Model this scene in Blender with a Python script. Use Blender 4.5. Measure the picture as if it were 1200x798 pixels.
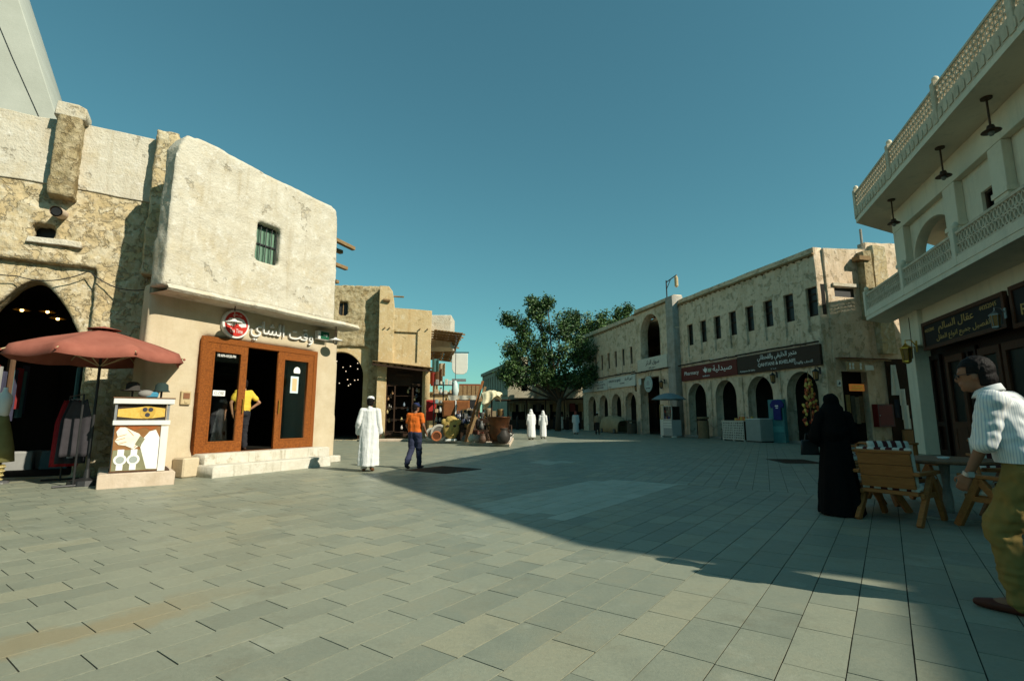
import bpy, bmesh, math, random
from mathutils import Vector, Matrix, noise, Quaternion
random.seed(11)
R = math.radians
scene = bpy.context.scene
col = scene.collection
for o in list(bpy.data.objects):
    bpy.data.objects.remove(o)

# ------------------------------------------------------------------ camera
cam_data = bpy.data.cameras.new('camera')
cam_data.sensor_width = 36.0
cam_data.lens = 18.0
cam_data.clip_start = 0.05
cam_data.clip_end = 3000
cam = bpy.data.objects.new('camera', cam_data)
col.objects.link(cam)
cam.location = (0, 0, 1.27)
cam.rotation_euler = (R(90) + math.atan(91 / 600), 0, 0)
scene.camera = cam

# ------------------------------------------------------------------ light
SUN_AZ, SUN_EL = 121.4, 36.0            # clockwise from +Y
world = bpy.data.worlds.new('World')
scene.world = world
world.use_nodes = True
wn, wl = world.node_tree.nodes, world.node_tree.links
sky = wn.new('ShaderNodeTexSky')
sky.sky_type = 'NISHITA'
sky.sun_disc = False
sky.sun_elevation = R(SUN_EL)
sky.sun_rotation = R(SUN_AZ)
sky.altitude = 0
sky.air_density = 1.0
sky.dust_density = 0.4
sky.ozone_density = 1.5
tint = wn.new('ShaderNodeMix')
tint.data_type = 'RGBA'
tint.blend_type = 'MULTIPLY'
tint.inputs[0].default_value = 1.0
tint.inputs[7].default_value = (0.515, 1.07, 0.92, 1)
gam = wn.new('ShaderNodeGamma')
gam.inputs[1].default_value = 0.80
wl.new(sky.outputs[0], gam.inputs[0])
wl.new(gam.outputs[0], tint.inputs[6])
wl.new(tint.outputs[2], wn['Background'].inputs[0])
wn['Background'].inputs[1].default_value = 0.106

sun_data = bpy.data.lights.new('sun', 'SUN')
sun_data.energy = 5.0
sun_data.angle = R(0.53)
sun_data.color = (1.0, 0.935, 0.785)
sun = bpy.data.objects.new('sun', sun_data)
col.objects.link(sun)
sa, se = R(SUN_AZ), R(SUN_EL)
to_sun = Vector((math.sin(sa) * math.cos(se), math.cos(sa) * math.cos(se), math.sin(se)))
sun.rotation_euler = (-to_sun).to_track_quat('-Z', 'Y').to_euler()
sun.location = to_sun * 60

scene.view_settings.view_transform = 'Standard'
scene.view_settings.look = 'None'
scene.view_settings.gamma = 1.0
scene.view_settings.exposure = 0.35
scene.view_settings.use_curve_mapping = False
scene.cycles.max_bounces = 6
scene.cycles.diffuse_bounces = 4
scene.cycles.glossy_bounces = 3

# ------------------------------------------------------------------ materials
MATS = {}
def mat(name, c1, c2=None, scale=4.0, rough=0.85, bump=0.0, bscale=20.0, stain=None, sscale=0.8, samt=0.6,
        metallic=0.0, detail=8.0, stretch=(1, 1, 1), spec=0.14, cracks=0.0, blotch=None, emit=None, estr=0.0, slo=0.5, shi=0.68, flake=None):
    if name in MATS:
        return MATS[name]
    m = bpy.data.materials.new(name)
    m.use_nodes = True
    n, l = m.node_tree.nodes, m.node_tree.links
    p = n['Principled BSDF']
    p.inputs['Roughness'].default_value = rough
    p.inputs['Metallic'].default_value = metallic
    p.inputs['Specular IOR Level'].default_value = spec
    c2 = c2 or tuple(x * 0.8 for x in c1)
    tc = n.new('ShaderNodeTexCoord')
    mp = n.new('ShaderNodeMapping')
    mp.inputs['Scale'].default_value = stretch
    l.new(tc.outputs['Object'], mp.inputs[0])
    nz = n.new('ShaderNodeTexNoise')
    nz.inputs['Scale'].default_value = scale
    nz.inputs['Detail'].default_value = detail
    nz.inputs['Roughness'].default_value = 0.65
    l.new(mp.outputs[0], nz.inputs[0])
    rp = n.new('ShaderNodeValToRGB')
    rp.color_ramp.elements[0].position = 0.32
    rp.color_ramp.elements[1].position = 0.68
    rp.color_ramp.elements[0].color = (*c2, 1)
    rp.color_ramp.elements[1].color = (*c1, 1)
    l.new(nz.outputs[0], rp.inputs[0])
    out = rp.outputs[0]
    def layer(out, colr, sc, amt, lo, hi, stre=None):
        nn = n.new('ShaderNodeTexNoise')
        nn.inputs['Scale'].default_value = sc
        nn.inputs['Detail'].default_value = 9
        nn.inputs['Roughness'].default_value = 0.72
        if stre:
            m2 = n.new('ShaderNodeMapping')
            m2.inputs['Scale'].default_value = stre
            m2.inputs['Location'].default_value = (3.1, 7.7, 1.3)
            l.new(tc.outputs['Object'], m2.inputs[0])
            l.new(m2.outputs[0], nn.inputs[0])
        else:
            l.new(tc.outputs['Object'], nn.inputs[0])
        r2 = n.new('ShaderNodeMapRange')
        r2.inputs[1].default_value = lo
        r2.inputs[2].default_value = hi
        r2.inputs[4].default_value = amt
        l.new(nn.outputs[0], r2.inputs[0])
        mx = n.new('ShaderNodeMix')
        mx.data_type = 'RGBA'
        l.new(r2.outputs[0], mx.inputs[0])
        l.new(out, mx.inputs[6])
        mx.inputs[7].default_value = (*colr, 1)
        return mx.outputs[2]
    if stain:
        out = layer(out, stain, sscale, samt, slo, shi)
        out = layer(out, tuple(x * 0.75 for x in stain), sscale * 2.2, samt * 0.85, 0.53, 0.70, (1.8, 1.8, 0.16))
    if blotch:
        out = layer(out, blotch, sscale * 5.0, 0.7, 0.53, 0.66)
    hsrc = None
    if cracks:
        vo = n.new('ShaderNodeTexVoronoi')
        vo.feature = 'DISTANCE_TO_EDGE'
        vo.inputs['Scale'].default_value = cracks
        ad = n.new('ShaderNodeMix')
        ad.data_type = 'RGBA'
        ad.blend_type = 'ADD'
        ad.inputs[0].default_value = 0.45
        l.new(tc.outputs['Object'], ad.inputs[6])
        l.new(nz.outputs[1], ad.inputs[7])
        l.new(ad.outputs[2], vo.inputs['Vector'])
        r3 = n.new('ShaderNodeMapRange')
        r3.inputs[2].default_value = 0.16
        l.new(vo.outputs['Distance'], r3.inputs[0])
        hsrc = r3.outputs[0]
    fl = None
    if flake:                                    # patches where the top coat has come off
        fn_ = n.new('ShaderNodeTexNoise')
        fn_.inputs['Scale'].default_value = flake[1]
        fn_.inputs['Detail'].default_value = 11
        fn_.inputs['Roughness'].default_value = 0.68
        fn_.inputs['Distortion'].default_value = 0.25
        l.new(tc.outputs['Object'], fn_.inputs[0])
        fr_ = n.new('ShaderNodeMapRange')
        fr_.inputs[1].default_value = flake[2]
        fr_.inputs[2].default_value = flake[2] + 0.035
        l.new(fn_.outputs[0], fr_.inputs[0])
        fl = fr_.outputs[0]
        fm = n.new('ShaderNodeMath')
        fm.operation = 'MULTIPLY'
        fm.inputs[1].default_value = flake[3]
        l.new(fl, fm.inputs[0])
        fx = n.new('ShaderNodeMix')
        fx.data_type = 'RGBA'
        l.new(fm.outputs[0], fx.inputs[0])
        l.new(out, fx.inputs[6])
        fx.inputs[7].default_value = (*flake[0], 1)
        out = fx.outputs[2]
    l.new(out, p.inputs['Base Color'])
    if bump:
        b1 = n.new('ShaderNodeTexNoise')
        b1.inputs['Scale'].default_value = bscale
        b1.inputs['Detail'].default_value = 10
        b1.inputs['Roughness'].default_value = 0.7
        l.new(mp.outputs[0], b1.inputs[0])
        h = b1.outputs[0]
        if bump >= 0.8:
            b2 = n.new('ShaderNodeTexNoise')
            b2.inputs['Scale'].default_value = bscale * 4.5
            b2.inputs['Detail'].default_value = 8
            l.new(mp.outputs[0], b2.inputs[0])
            ma = n.new('ShaderNodeMath')
            ma.operation = 'MULTIPLY_ADD'
            ma.inputs[1].default_value = 0.4
            l.new(b2.outputs[0], ma.inputs[0])
            l.new(h, ma.inputs[2])
            h = ma.outputs[0]
        if fl:
            fh = n.new('ShaderNodeMath')
            fh.operation = 'MULTIPLY_ADD'
            fh.inputs[1].default_value = -0.45
            l.new(fl, fh.inputs[0])
            l.new(h, fh.inputs[2])
            h = fh.outputs[0]
        if hsrc:
            mm = n.new('ShaderNodeMath')
            mm.operation = 'MULTIPLY_ADD'
            mm.inputs[1].default_value = 0.22
            l.new(hsrc, mm.inputs[0])
            l.new(h, mm.inputs[2])
            h = mm.outputs[0]
        bp = n.new('ShaderNodeBump')
        bp.inputs['Strength'].default_value = bump
        bp.inputs['Distance'].default_value = 0.05
        l.new(h, bp.inputs['Height'])
        l.new(bp.outputs[0], p.inputs['Normal'])
    if emit:
        p.inputs['Emission Color'].default_value = (*emit, 1)
        p.inputs['Emission Strength'].default_value = estr
    MATS[name] = m
    return m

def glass_mat(name='shop glass', tintc=(0.9, 0.95, 0.92)):
    if name in MATS:
        return MATS[name]
    m = bpy.data.materials.new(name)
    m.use_nodes = True
    n, l = m.node_tree.nodes, m.node_tree.links
    n.remove(n['Principled BSDF'])
    fr = n.new('ShaderNodeFresnel')
    fr.inputs[0].default_value = 1.5
    tr = n.new('ShaderNodeBsdfTransparent')
    tr.inputs[0].default_value = (*tintc, 1)
    gl = n.new('ShaderNodeBsdfGlossy')
    gl.inputs['Roughness'].default_value = 0.03
    mx = n.new('ShaderNodeMixShader')
    l.new(fr.outputs[0], mx.inputs[0])
    l.new(tr.outputs[0], mx.inputs[1])
    l.new(gl.outputs[0], mx.inputs[2])
    l.new(mx.outputs[0], n['Material Output'].inputs[0])
    MATS[name] = m
    return m

M_PLASTER = mat('cream plaster', (0.575, 0.535, 0.435), (0.485, 0.435, 0.335), 1.6, 0.92, 0.8, 5, stain=(0.47, 0.38, 0.23), sscale=1.3, samt=0.6, blotch=(0.66, 0.63, 0.55), flake=((0.44, 0.37, 0.25), 1.5, 0.60, 0.6))
M_SHOPLOW = mat('smooth shop plaster', (0.54, 0.455, 0.32), (0.46, 0.375, 0.25), 2.2, 0.9, 0.28, 14, stain=(0.44, 0.34, 0.2), sscale=1.0, samt=0.4)
M_RUBBLE = mat('rubble plaster', (0.60, 0.53, 0.38), (0.43, 0.335, 0.18), 3.4, 0.95, 1.0, 4, stain=(0.40, 0.27, 0.11), sscale=1.1, samt=0.6, blotch=(0.64, 0.60, 0.49), flake=((0.48, 0.365, 0.19), 2.3, 0.50, 0.65))
M_COARSE = mat('coarse stone face', (0.50, 0.42, 0.27), (0.31, 0.24, 0.12), 5.0, 0.95, 1.0, 9, stain=(0.34, 0.23, 0.1), sscale=1.5, samt=0.6, cracks=5.0, flake=((0.26, 0.19, 0.09), 3.0, 0.54, 0.6))
M_OCHRE = mat('ochre plaster', (0.57, 0.44, 0.25), (0.47, 0.34, 0.17), 1.4, 0.93, 0.6, 8, stain=(0.50, 0.30, 0.11), sscale=0.7, samt=0.6, blotch=(0.62, 0.54, 0.38), flake=((0.36, 0.25, 0.11), 2.0, 0.60, 0.6))
M_PHARM = mat('pharmacy plaster', (0.80, 0.635, 0.465), (0.60, 0.46, 0.315), 3.2, 0.94, 1.0, 11, stain=(0.44, 0.31, 0.165), sscale=0.8, samt=0.7, blotch=(0.72, 0.64, 0.53), flake=((0.40, 0.30, 0.18), 2.2, 0.55, 0.6))
M_PHARM2 = mat('grey pier plaster', (0.40, 0.38, 0.34), (0.28, 0.26, 0.22), 2.0, 0.94, 0.8, 10, stain=(0.24, 0.19, 0.12), sscale=0.6, samt=0.5)
M_WHITEW = mat('white lime wash', (0.76, 0.675, 0.52), (0.64, 0.565, 0.43), 1.2, 0.9, 0.25, 12, stain=(0.40, 0.37, 0.29), sscale=0.6, samt=0.4)
M_LATT = mat('carved lattice plaster', (0.66, 0.56, 0.42), (0.48, 0.40, 0.285), 3.5, 0.92, 0.3, 20, stain=(0.34, 0.28, 0.19), sscale=2, samt=0.5)
M_CONC = mat('smooth grey render', (0.40, 0.41, 0.36), (0.34, 0.35, 0.30), 0.8, 0.9, 0.15, 8, stain=(0.42, 0.42, 0.36), sscale=0.4, samt=0.35)
M_BEAM = mat('weathered timber', (0.32, 0.21, 0.10), (0.17, 0.105, 0.05), 6, 0.85, 0.5, 18, stretch=(1, 1, 5))
M_DARKWOOD = mat('dark timber', (0.05, 0.027, 0.015), (0.026, 0.014, 0.008), 5, 0.6, 0.3, 20, stretch=(6, 6, 1))
M_DOORW = mat('carved orange teak', (0.34, 0.105, 0.018), (0.15, 0.042, 0.009), 34, 0.5, 0.7, 70, detail=3)
M_TEAK = mat('teak chair wood', (0.36, 0.135, 0.036), (0.24, 0.085, 0.021), 7, 0.5, 0.2, 30, stretch=(1, 6, 6), spec=0.25)
M_TEAKD = mat('dark table wood', (0.20, 0.10, 0.05), (0.12, 0.06, 0.03), 5, 0.55, 0.2, 25, stretch=(6, 1, 1), spec=0.2)
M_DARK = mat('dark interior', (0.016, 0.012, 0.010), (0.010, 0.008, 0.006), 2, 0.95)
M_BLACK = mat('black metal', (0.02, 0.02, 0.02), (0.012, 0.012, 0.012), 8, 0.5, spec=0.4)
M_IRON = mat('rusty iron', (0.10, 0.06, 0.04), (0.05, 0.03, 0.02), 12, 0.6, 0.3, 30, metallic=0.4)
M_STEEL = mat('grey steel', (0.35, 0.36, 0.36), (0.28, 0.28, 0.28), 8, 0.4, metallic=0.7)
M_WHITE = mat('white paint', (0.68, 0.67, 0.63), (0.6, 0.59, 0.55), 3, 0.6, 0.05, 30)
M_STEP = mat('worn white step', (0.60, 0.57, 0.49), (0.48, 0.44, 0.35), 3, 0.85, 0.5, 14, stain=(0.28, 0.23, 0.14), sscale=2.2, samt=0.75, slo=0.56, shi=0.66)
M_PLINTH = mat('plinth plaster', (0.56, 0.46, 0.36), (0.47, 0.37, 0.27), 3, 0.85, 0.3, 20, stain=(0.35, 0.27, 0.18), sscale=2, samt=0.4)
M_CLOTHRED = mat('faded red canvas', (0.33, 0.115, 0.08), (0.25, 0.08, 0.055), 3, 0.9, 0.2, 60)
M_GOLD = mat('gold', (0.75, 0.46, 0.08), (0.5, 0.28, 0.04), 10, 0.3, metallic=0.8)
M_COPPER = mat('tarnished copper', (0.15, 0.058, 0.024), (0.03, 0.016, 0.01), 2.2, 0.45, 0.3, 12, metallic=0.7)
M_SKIN = mat('brown skin', (0.21, 0.10, 0.057), (0.195, 0.09, 0.05), 6, 0.5, 0.08, 90, spec=0.25)
M_SKINL = mat('tan skin', (0.36, 0.19, 0.115), (0.29, 0.145, 0.08), 6, 0.5, 0.1, 60, spec=0.4)
M_HAIR = mat('black hair', (0.011, 0.009, 0.008), (0.006, 0.005, 0.005), 30, 0.6, 0.3, 60, stretch=(1, 1, 0.2), spec=0.1)
M_THOBE = mat('white cotton', (0.66, 0.66, 0.64), (0.6, 0.6, 0.58), 3, 0.85, 0.1, 40)
M_GLASS = glass_mat()

# ------------------------------------------------------------------ scene helpers
def tag(o, label=None, cat=None, group=None, kind=None):
    if label: o['label'] = label
    if cat: o['category'] = cat
    if group: o['group'] = group
    if kind: o['kind'] = kind
    return o

def frame_rot(az):
    return R(90 - az)

def thing(name, label, cat, loc=(0, 0, 0), rz=0.0, group=None):
    o = bpy.data.objects.new(name, None)
    o.empty_display_size = 0.2
    o.location = loc
    o.rotation_euler = (0, 0, rz)
    col.objects.link(o)
    return tag(o, label, cat, group)

def link(name, me, m, parent=None, loc=(0, 0, 0), rz=0.0):
    if m is not None and not me.materials:
        me.materials.append(m)
    o = bpy.data.objects.new(name, me)
    o.location = loc
    o.rotation_euler = (0, 0, rz)
    o.parent = parent
    col.objects.link(o)
    return o

def copy_tree(o, parent=None, loc=None, rz=None, label=None):
    c = o.copy()
    col.objects.link(c)
    c.parent = parent
    if loc is not None: c.location = loc
    if rz is not None: c.rotation_euler = (0, 0, rz)
    if label: c['label'] = label
    for ch in list(o.children):
        copy_tree(ch, c)
    return c

def mesh_of(bm, smooth=False):
    me = bpy.data.meshes.new('mesh')
    bm.to_mesh(me)
    bm.free()
    if smooth:
        me.shade_smooth()
    return me

class MB:
    """collects shapes of one part"""
    def __init__(self, M=None):
        self.bm = bmesh.new()
        self.M = M or Matrix()
    def _v(self, p):
        return self.bm.verts.new(self.M @ Vector(p))
    def face(self, pts):
        vs = [self._v(p) for p in pts]
        return self.bm.faces.new(vs)
    def box(self, x0, x1, y0, y1, z0, z1):
        v = [self._v(p) for p in ((x0, y0, z0), (x1, y0, z0), (x1, y1, z0), (x0, y1, z0), (x0, y0, z1), (x1, y0, z1), (x1, y1, z1), (x0, y1, z1))]
        for f in ((3, 2, 1, 0), (4, 5, 6, 7), (0, 1, 5, 4), (1, 2, 6, 5), (2, 3, 7, 6), (3, 0, 4, 7)):
            self.bm.faces.new([v[i] for i in f])
        return self
    def bar(self, p, q, w, h, up=(0, 0, 1)):
        p, q = Vector(p), Vector(q)
        d = (q - p).normalized()
        u = Vector(up)
        s = d.cross(u)
        if s.length < 1e-4:
            s = d.cross(Vector((1, 0, 0)))
        s.normalize()
        u = s.cross(d)
        c = []
        for e in (p, q):
            for a, b in ((-1, -1), (1, -1), (1, 1), (-1, 1)):
                c.append(self._v(e + s * (a * w / 2) + u * (b * h / 2)))
        for f in ((3, 2, 1, 0), (4, 5, 6, 7), (0, 1, 5, 4), (1, 2, 6, 5), (2, 3, 7, 6), (3, 0, 4, 7)):
            self.bm.faces.new([c[i] for i in f])
        return self
    def tube(self, pts, rad, n=8, caps=True):
        pts = [Vector(p) for p in pts]
        if not isinstance(rad, (list, tuple)):
            rad = [rad] * len(pts)
        rings = []
        ref = None
        for i, p in enumerate(pts):
            d = (pts[min(i + 1, len(pts) - 1)] - pts[max(i - 1, 0)]).normalized()
            if ref is None:
                ref = d.orthogonal().normalized()
            ref = (ref - d * ref.dot(d)).normalized()
            b = d.cross(ref)
            rings.append([self._v(p + (ref * math.cos(a) + b * math.sin(a)) * rad[i]) for a in [2 * math.pi * k / n for k in range(n)]])
        for A, B in zip(rings, rings[1:]):
            for k in range(n):
                self.bm.faces.new((A[k], A[(k + 1) % n], B[(k + 1) % n], B[k]))
        if caps:
            self.bm.faces.new(list(reversed(rings[0])))
            self.bm.faces.new(rings[-1])
        return self
    def lathe(self, prof, n=20, c=(0, 0, 0), sx=1.0, sy=1.0, closed=True):
        rings = []
        for r, z in prof:
            rings.append([self._v((c[0] + max(r, 1e-4) * math.cos(a) * sx, c[1] + max(r, 1e-4) * math.sin(a) * sy, c[2] + z)) for a in [2 * math.pi * k / n for k in range(n)]])
        for A, B in zip(rings, rings[1:]):
            for k in range(n):
                self.bm.faces.new((A[k], A[(k + 1) % n], B[(k + 1) % n], B[k]))
        if closed:
            self.bm.faces.new(list(reversed(rings[0])))
            self.bm.faces.new(rings[-1])
        return self
    def ball(self, c, r, n=12, m=8):
        r = r if isinstance(r, (tuple, list)) else (r, r, r)
        prof = [(math.sin(math.pi * k / m), -math.cos(math.pi * k / m)) for k in range(m + 1)]
        rings = []
        for q, z in prof:
            rings.append([self._v((c[0] + max(q, 1e-3) * math.cos(a) * r[0], c[1] + max(q, 1e-3) * math.sin(a) * r[1], c[2] + z * r[2])) for a in [2 * math.pi * k / n for k in range(n)]])
        for A, B in zip(rings, rings[1:]):
            for k in range(n):
                self.bm.faces.new((A[k], A[(k + 1) % n], B[(k + 1) % n], B[k]))
        self.bm.faces.new(list(reversed(rings[0])))
        self.bm.faces.new(rings[-1])
        return self
    def grid(self, fn, nu, nv, thick=0.0):
        """surface fn(u,v); thick adds a back side"""
        V = [[self._v(fn(i / nu, j / nv)) for j in range(nv + 1)] for i in range(nu + 1)]
        fs = []
        for i in range(nu):
            for j in range(nv):
                fs.append(self.bm.faces.new((V[i][j], V[i + 1][j], V[i + 1][j + 1], V[i][j + 1])))
        if thick:
            self.bm.normal_update()
            bmesh.ops.solidify(self.bm, geom=fs, thickness=thick)
        return self
    def mesh(self, me, M=None):
        k = len(self.bm.verts)
        self.bm.from_mesh(me)
        self.bm.verts.ensure_lookup_table()
        T = self.M @ (M or Matrix())
        for v in self.bm.verts[k:]:
            v.co = T @ v.co
        return self
    def plate(self, outline, holes=(), y=0.0, thick=0.1, bevel=0.0):
        """outline and holes in (s, z); front face at y, going inward by thick"""
        cu = bpy.data.curves.new('plate', 'CURVE')
        cu.dimensions = '2D'
        cu.fill_mode = 'BOTH'
        cu.extrude = max(thick / 2 - bevel, 0.0005)
        cu.bevel_depth = bevel
        cu.bevel_resolution = 1
        for pts in [outline] + list(holes):
            sp = cu.splines.new('POLY')
            sp.points.add(len(pts) - 1)
            sp.use_cyclic_u = True
            for a, b in zip(sp.points, pts):
                a.co = (b[0], b[1], 0, 1)
        ob = bpy.data.objects.new('plate', cu)
        me = bpy.data.meshes.new_from_object(ob)
        bpy.data.objects.remove(ob)
        bpy.data.curves.remove(cu)
        self.mesh(me, Matrix.Translation((0, y + thick / 2, 0)) @ Matrix.Rotation(R(90), 4, 'X'))
        bpy.data.meshes.remove(me)
        return self
    def finish(self, smooth=False, bevel=0.0, weld=True):
        if weld:
            bmesh.ops.remove_doubles(self.bm, verts=self.bm.verts, dist=1e-5)
        bmesh.ops.recalc_face_normals(self.bm, faces=self.bm.faces)
        if bevel:
            ed = [e for e in self.bm.edges if len(e.link_faces) == 2 and e.calc_face_angle(0) > 0.6]
            bmesh.ops.bevel(self.bm, geom=ed, offset=bevel, segments=1, affect='EDGES', clamp_overlap=True)
        return mesh_of(self.bm, smooth)
    def build(self, name, m, parent=None, smooth=False, bevel=0.0, loc=(0, 0, 0), rz=0.0):
        return link(name, self.finish(smooth, bevel), m, parent, loc, rz)

def prism(mb, poly, z0, z1):
    a = [mb._v((x, y, z0)) for x, y in poly]
    b = [mb._v((x, y, z1)) for x, y in poly]
    mb.bm.faces.new(list(reversed(a))); mb.bm.faces.new(b)
    for i in range(len(poly)):
        j = (i + 1) % len(poly)
        mb.bm.faces.new((a[i], a[j], b[j], b[i]))
    return mb

def box_part(name, m, parent, x0, x1, y0, y1, z0, z1, bevel=0.0):
    return MB().box(x0, x1, y0, y1, z0, z1).build(name, m, parent, bevel=bevel)

def arch(x0, x1, z0, spring, top, kind='round', n=16):
    """closed outline of an arched opening, in (s, z)"""
    pts = [(x0, z0), (x1, z0), (x1, spring)]
    cx, hw, h = (x0 + x1) / 2, (x1 - x0) / 2, top - spring
    for k in range(1, n):
        t = k / n
        if kind == 'round':
            a = math.pi * t
            pts.append((cx + hw * math.cos(a), spring + h * math.sin(a)))
        else:
            u = abs(1 - 2 * t)                     # 1 at springing, 0 at the point
            x = hw * u
            z = h * (1 - u ** 1.75)
            pts.append((cx + (x if t < 0.5 else -x), spring + z))
    pts.append((x0, spring))
    return pts

def wobble(pts, amp, step=0.5, seed=0.0):
    """ragged outline: subdivide and shift the points"""
    out = []
    for i, p in enumerate(pts):
        q = pts[(i + 1) % len(pts)]
        L = math.dist(p, q)
        k = max(1, int(L / step))
        for j in range(k):
            t = j / k
            x, z = p[0] + (q[0] - p[0]) * t, p[1] + (q[1] - p[1]) * t
            a = noise.noise((x * 1.3 + seed, z * 1.3, seed)) * amp
            b = noise.noise((x * 1.3, z * 1.3 + seed, seed + 9)) * amp
            out.append((x + a, z + b if z > 0.3 else z))
    return out

def remesh(me, voxel, smooth_it=0, disp=None):
    """one continuous surface from overlapping shapes, then optional displacement fn(co)->offset along the normal"""
    ob = bpy.data.objects.new('tmp', me)
    col.objects.link(ob)
    md = ob.modifiers.new('r', 'REMESH')
    md.mode = 'VOXEL'
    md.voxel_size = voxel
    md.use_smooth_shade = True
    dg = bpy.context.evaluated_depsgraph_get()
    out = bpy.data.meshes.new_from_object(ob.evaluated_get(dg))
    bpy.data.objects.remove(ob)
    bpy.data.meshes.remove(me)
    if smooth_it or disp:
        bm = bmesh.new()
        bm.from_mesh(out)
        for _ in range(smooth_it):
            bmesh.ops.smooth_vert(bm, verts=bm.verts, factor=0.5, use_axis_x=True, use_axis_y=True, use_axis_z=True)
        if disp:
            bm.normal_update()
            for v in bm.verts:
                v.co += v.normal * disp(v.co, v.normal)
        bm.to_mesh(out)
        bm.free()
    out.shade_smooth()
    out.materials.clear()
    return out

def rough_disp(amp, sc, seed=0.0):
    def f(c, n):
        return amp * (noise.noise(c * sc + Vector((seed, 0, 0))) + 0.5 * noise.noise(c * sc * 2.3 + Vector((0, seed, 5))) + 0.3 * noise.noise(c * sc * 5.1))
    return f

# ---- writing
AR = {'ا': (0xFE8D, 2), 'أ': (0xFE83, 2), 'ب': (0xFE8F, 4), 'ة': (0xFE93, 2), 'ت': (0xFE95, 4), 'ج': (0xFE9D, 4), 'ح': (0xFEA1, 4), 'خ': (0xFEA5, 4), 'د': (0xFEA9, 2),
      'ر': (0xFEAD, 2), 'س': (0xFEB1, 4), 'ش': (0xFEB5, 4), 'ص': (0xFEB9, 4), 'ط': (0xFEC1, 4), 'ع': (0xFEC9, 4), 'ف': (0xFED1, 4), 'ق': (0xFED5, 4), 'ك': (0xFED9, 4), 'ل': (0xFEDD, 4),
      'م': (0xFEE1, 4), 'ن': (0xFEE5, 4), 'ه': (0xFEE9, 4), 'و': (0xFEED, 2), 'ي': (0xFEF1, 4)}
def arabic(t):
    if not any(c in AR for c in t):
        return t
    out = []
    for i, c in enumerate(t):
        if c not in AR:
            out.append(c)
            continue
        u, n = AR[c]
        pj = i > 0 and t[i - 1] in AR and AR[t[i - 1]][1] == 4
        nj = n == 4 and i + 1 < len(t) and t[i + 1] in AR
        out.append(chr(u + (3 if pj and nj else 2 if nj else 1 if pj else 0)))
    return ''.join(reversed(out))

def inside(p, poly):
    c = False
    j = len(poly) - 1
    for i in range(len(poly)):
        a, b = poly[i], poly[j]
        if (a[1] > p[1]) != (b[1] > p[1]) and p[0] < (b[0] - a[0]) * (p[1] - a[1]) / (b[1] - a[1]) + a[0]:
            c = not c
        j = i
    return c

def text_mesh(s, height, thick, bold=0.0):
    """letters in (s, z), centred at the origin, front face towards -y"""
    cu = bpy.data.curves.new('txt', 'FONT')
    cu.body = arabic(s)
    ob = bpy.data.objects.new('txt', cu)
    col.objects.link(ob)
    dg = bpy.context.evaluated_depsgraph_get()
    cv = ob.evaluated_get(dg).to_curve(dg)
    polys = []
    for sp in cv.splines:
        pts = []
        if sp.type == 'BEZIER':
            bp = list(sp.bezier_points)
            for i, b in enumerate(bp):
                c = bp[(i + 1) % len(bp)]
                for t in (0, 0.34, 0.67):
                    u = 1 - t
                    q = b.co * u ** 3 + b.handle_right * 3 * u * u * t + c.handle_left * 3 * u * t * t + c.co * t ** 3
                    if not pts or (Vector(pts[-1]) - Vector((q.x, q.y))).length > 1e-4:
                        pts.append((q.x, q.y))
        else:
            pts = [(p.co.x, p.co.y) for p in sp.points]
        if len(pts) > 2:
            polys.append(pts)
    bpy.data.objects.remove(ob)
    area = lambda P: sum(P[i][0] * P[(i + 1) % len(P)][1] - P[(i + 1) % len(P)][0] * P[i][1] for i in range(len(P))) / 2
    xs = [p[0] for P in polys for p in P]
    zs = [p[1] for P in polys for p in P]
    k = height / (max(zs) - min(zs))
    cx, cz = (max(xs) + min(xs)) / 2, (max(zs) + min(zs)) / 2
    big = max(polys, key=lambda P: abs(area(P)))
    sgn = 1 if area(big) > 0 else -1
    outer = [P for P in polys if area(P) * sgn > 0]
    hole = [P for P in polys if area(P) * sgn <= 0]
    mb = MB()
    for i, P in enumerate(outer):
        hs = [H for H in hole if inside(H[0], P)]
        T = lambda Q: [((p[0] - cx) * k, (p[1] - cz) * k) for p in Q]
        mb.plate(T(P), [T(H) for H in hs], y=-thick - 0.0004 * (i % 7), thick=thick, bevel=bold)
    return mb.finish(weld=False)

def lettering(name, s, height, m, parent, x, y, z, thick=0.01, width=None):
    me = text_mesh(s, height, thick)
    if width:
        w = max(v.co.x for v in me.vertices) - min(v.co.x for v in me.vertices)
        for v in me.vertices:
            v.co.x *= width / w
    o = link(name, me, m, parent)
    o.location = (x, y, z)
    return o

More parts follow.
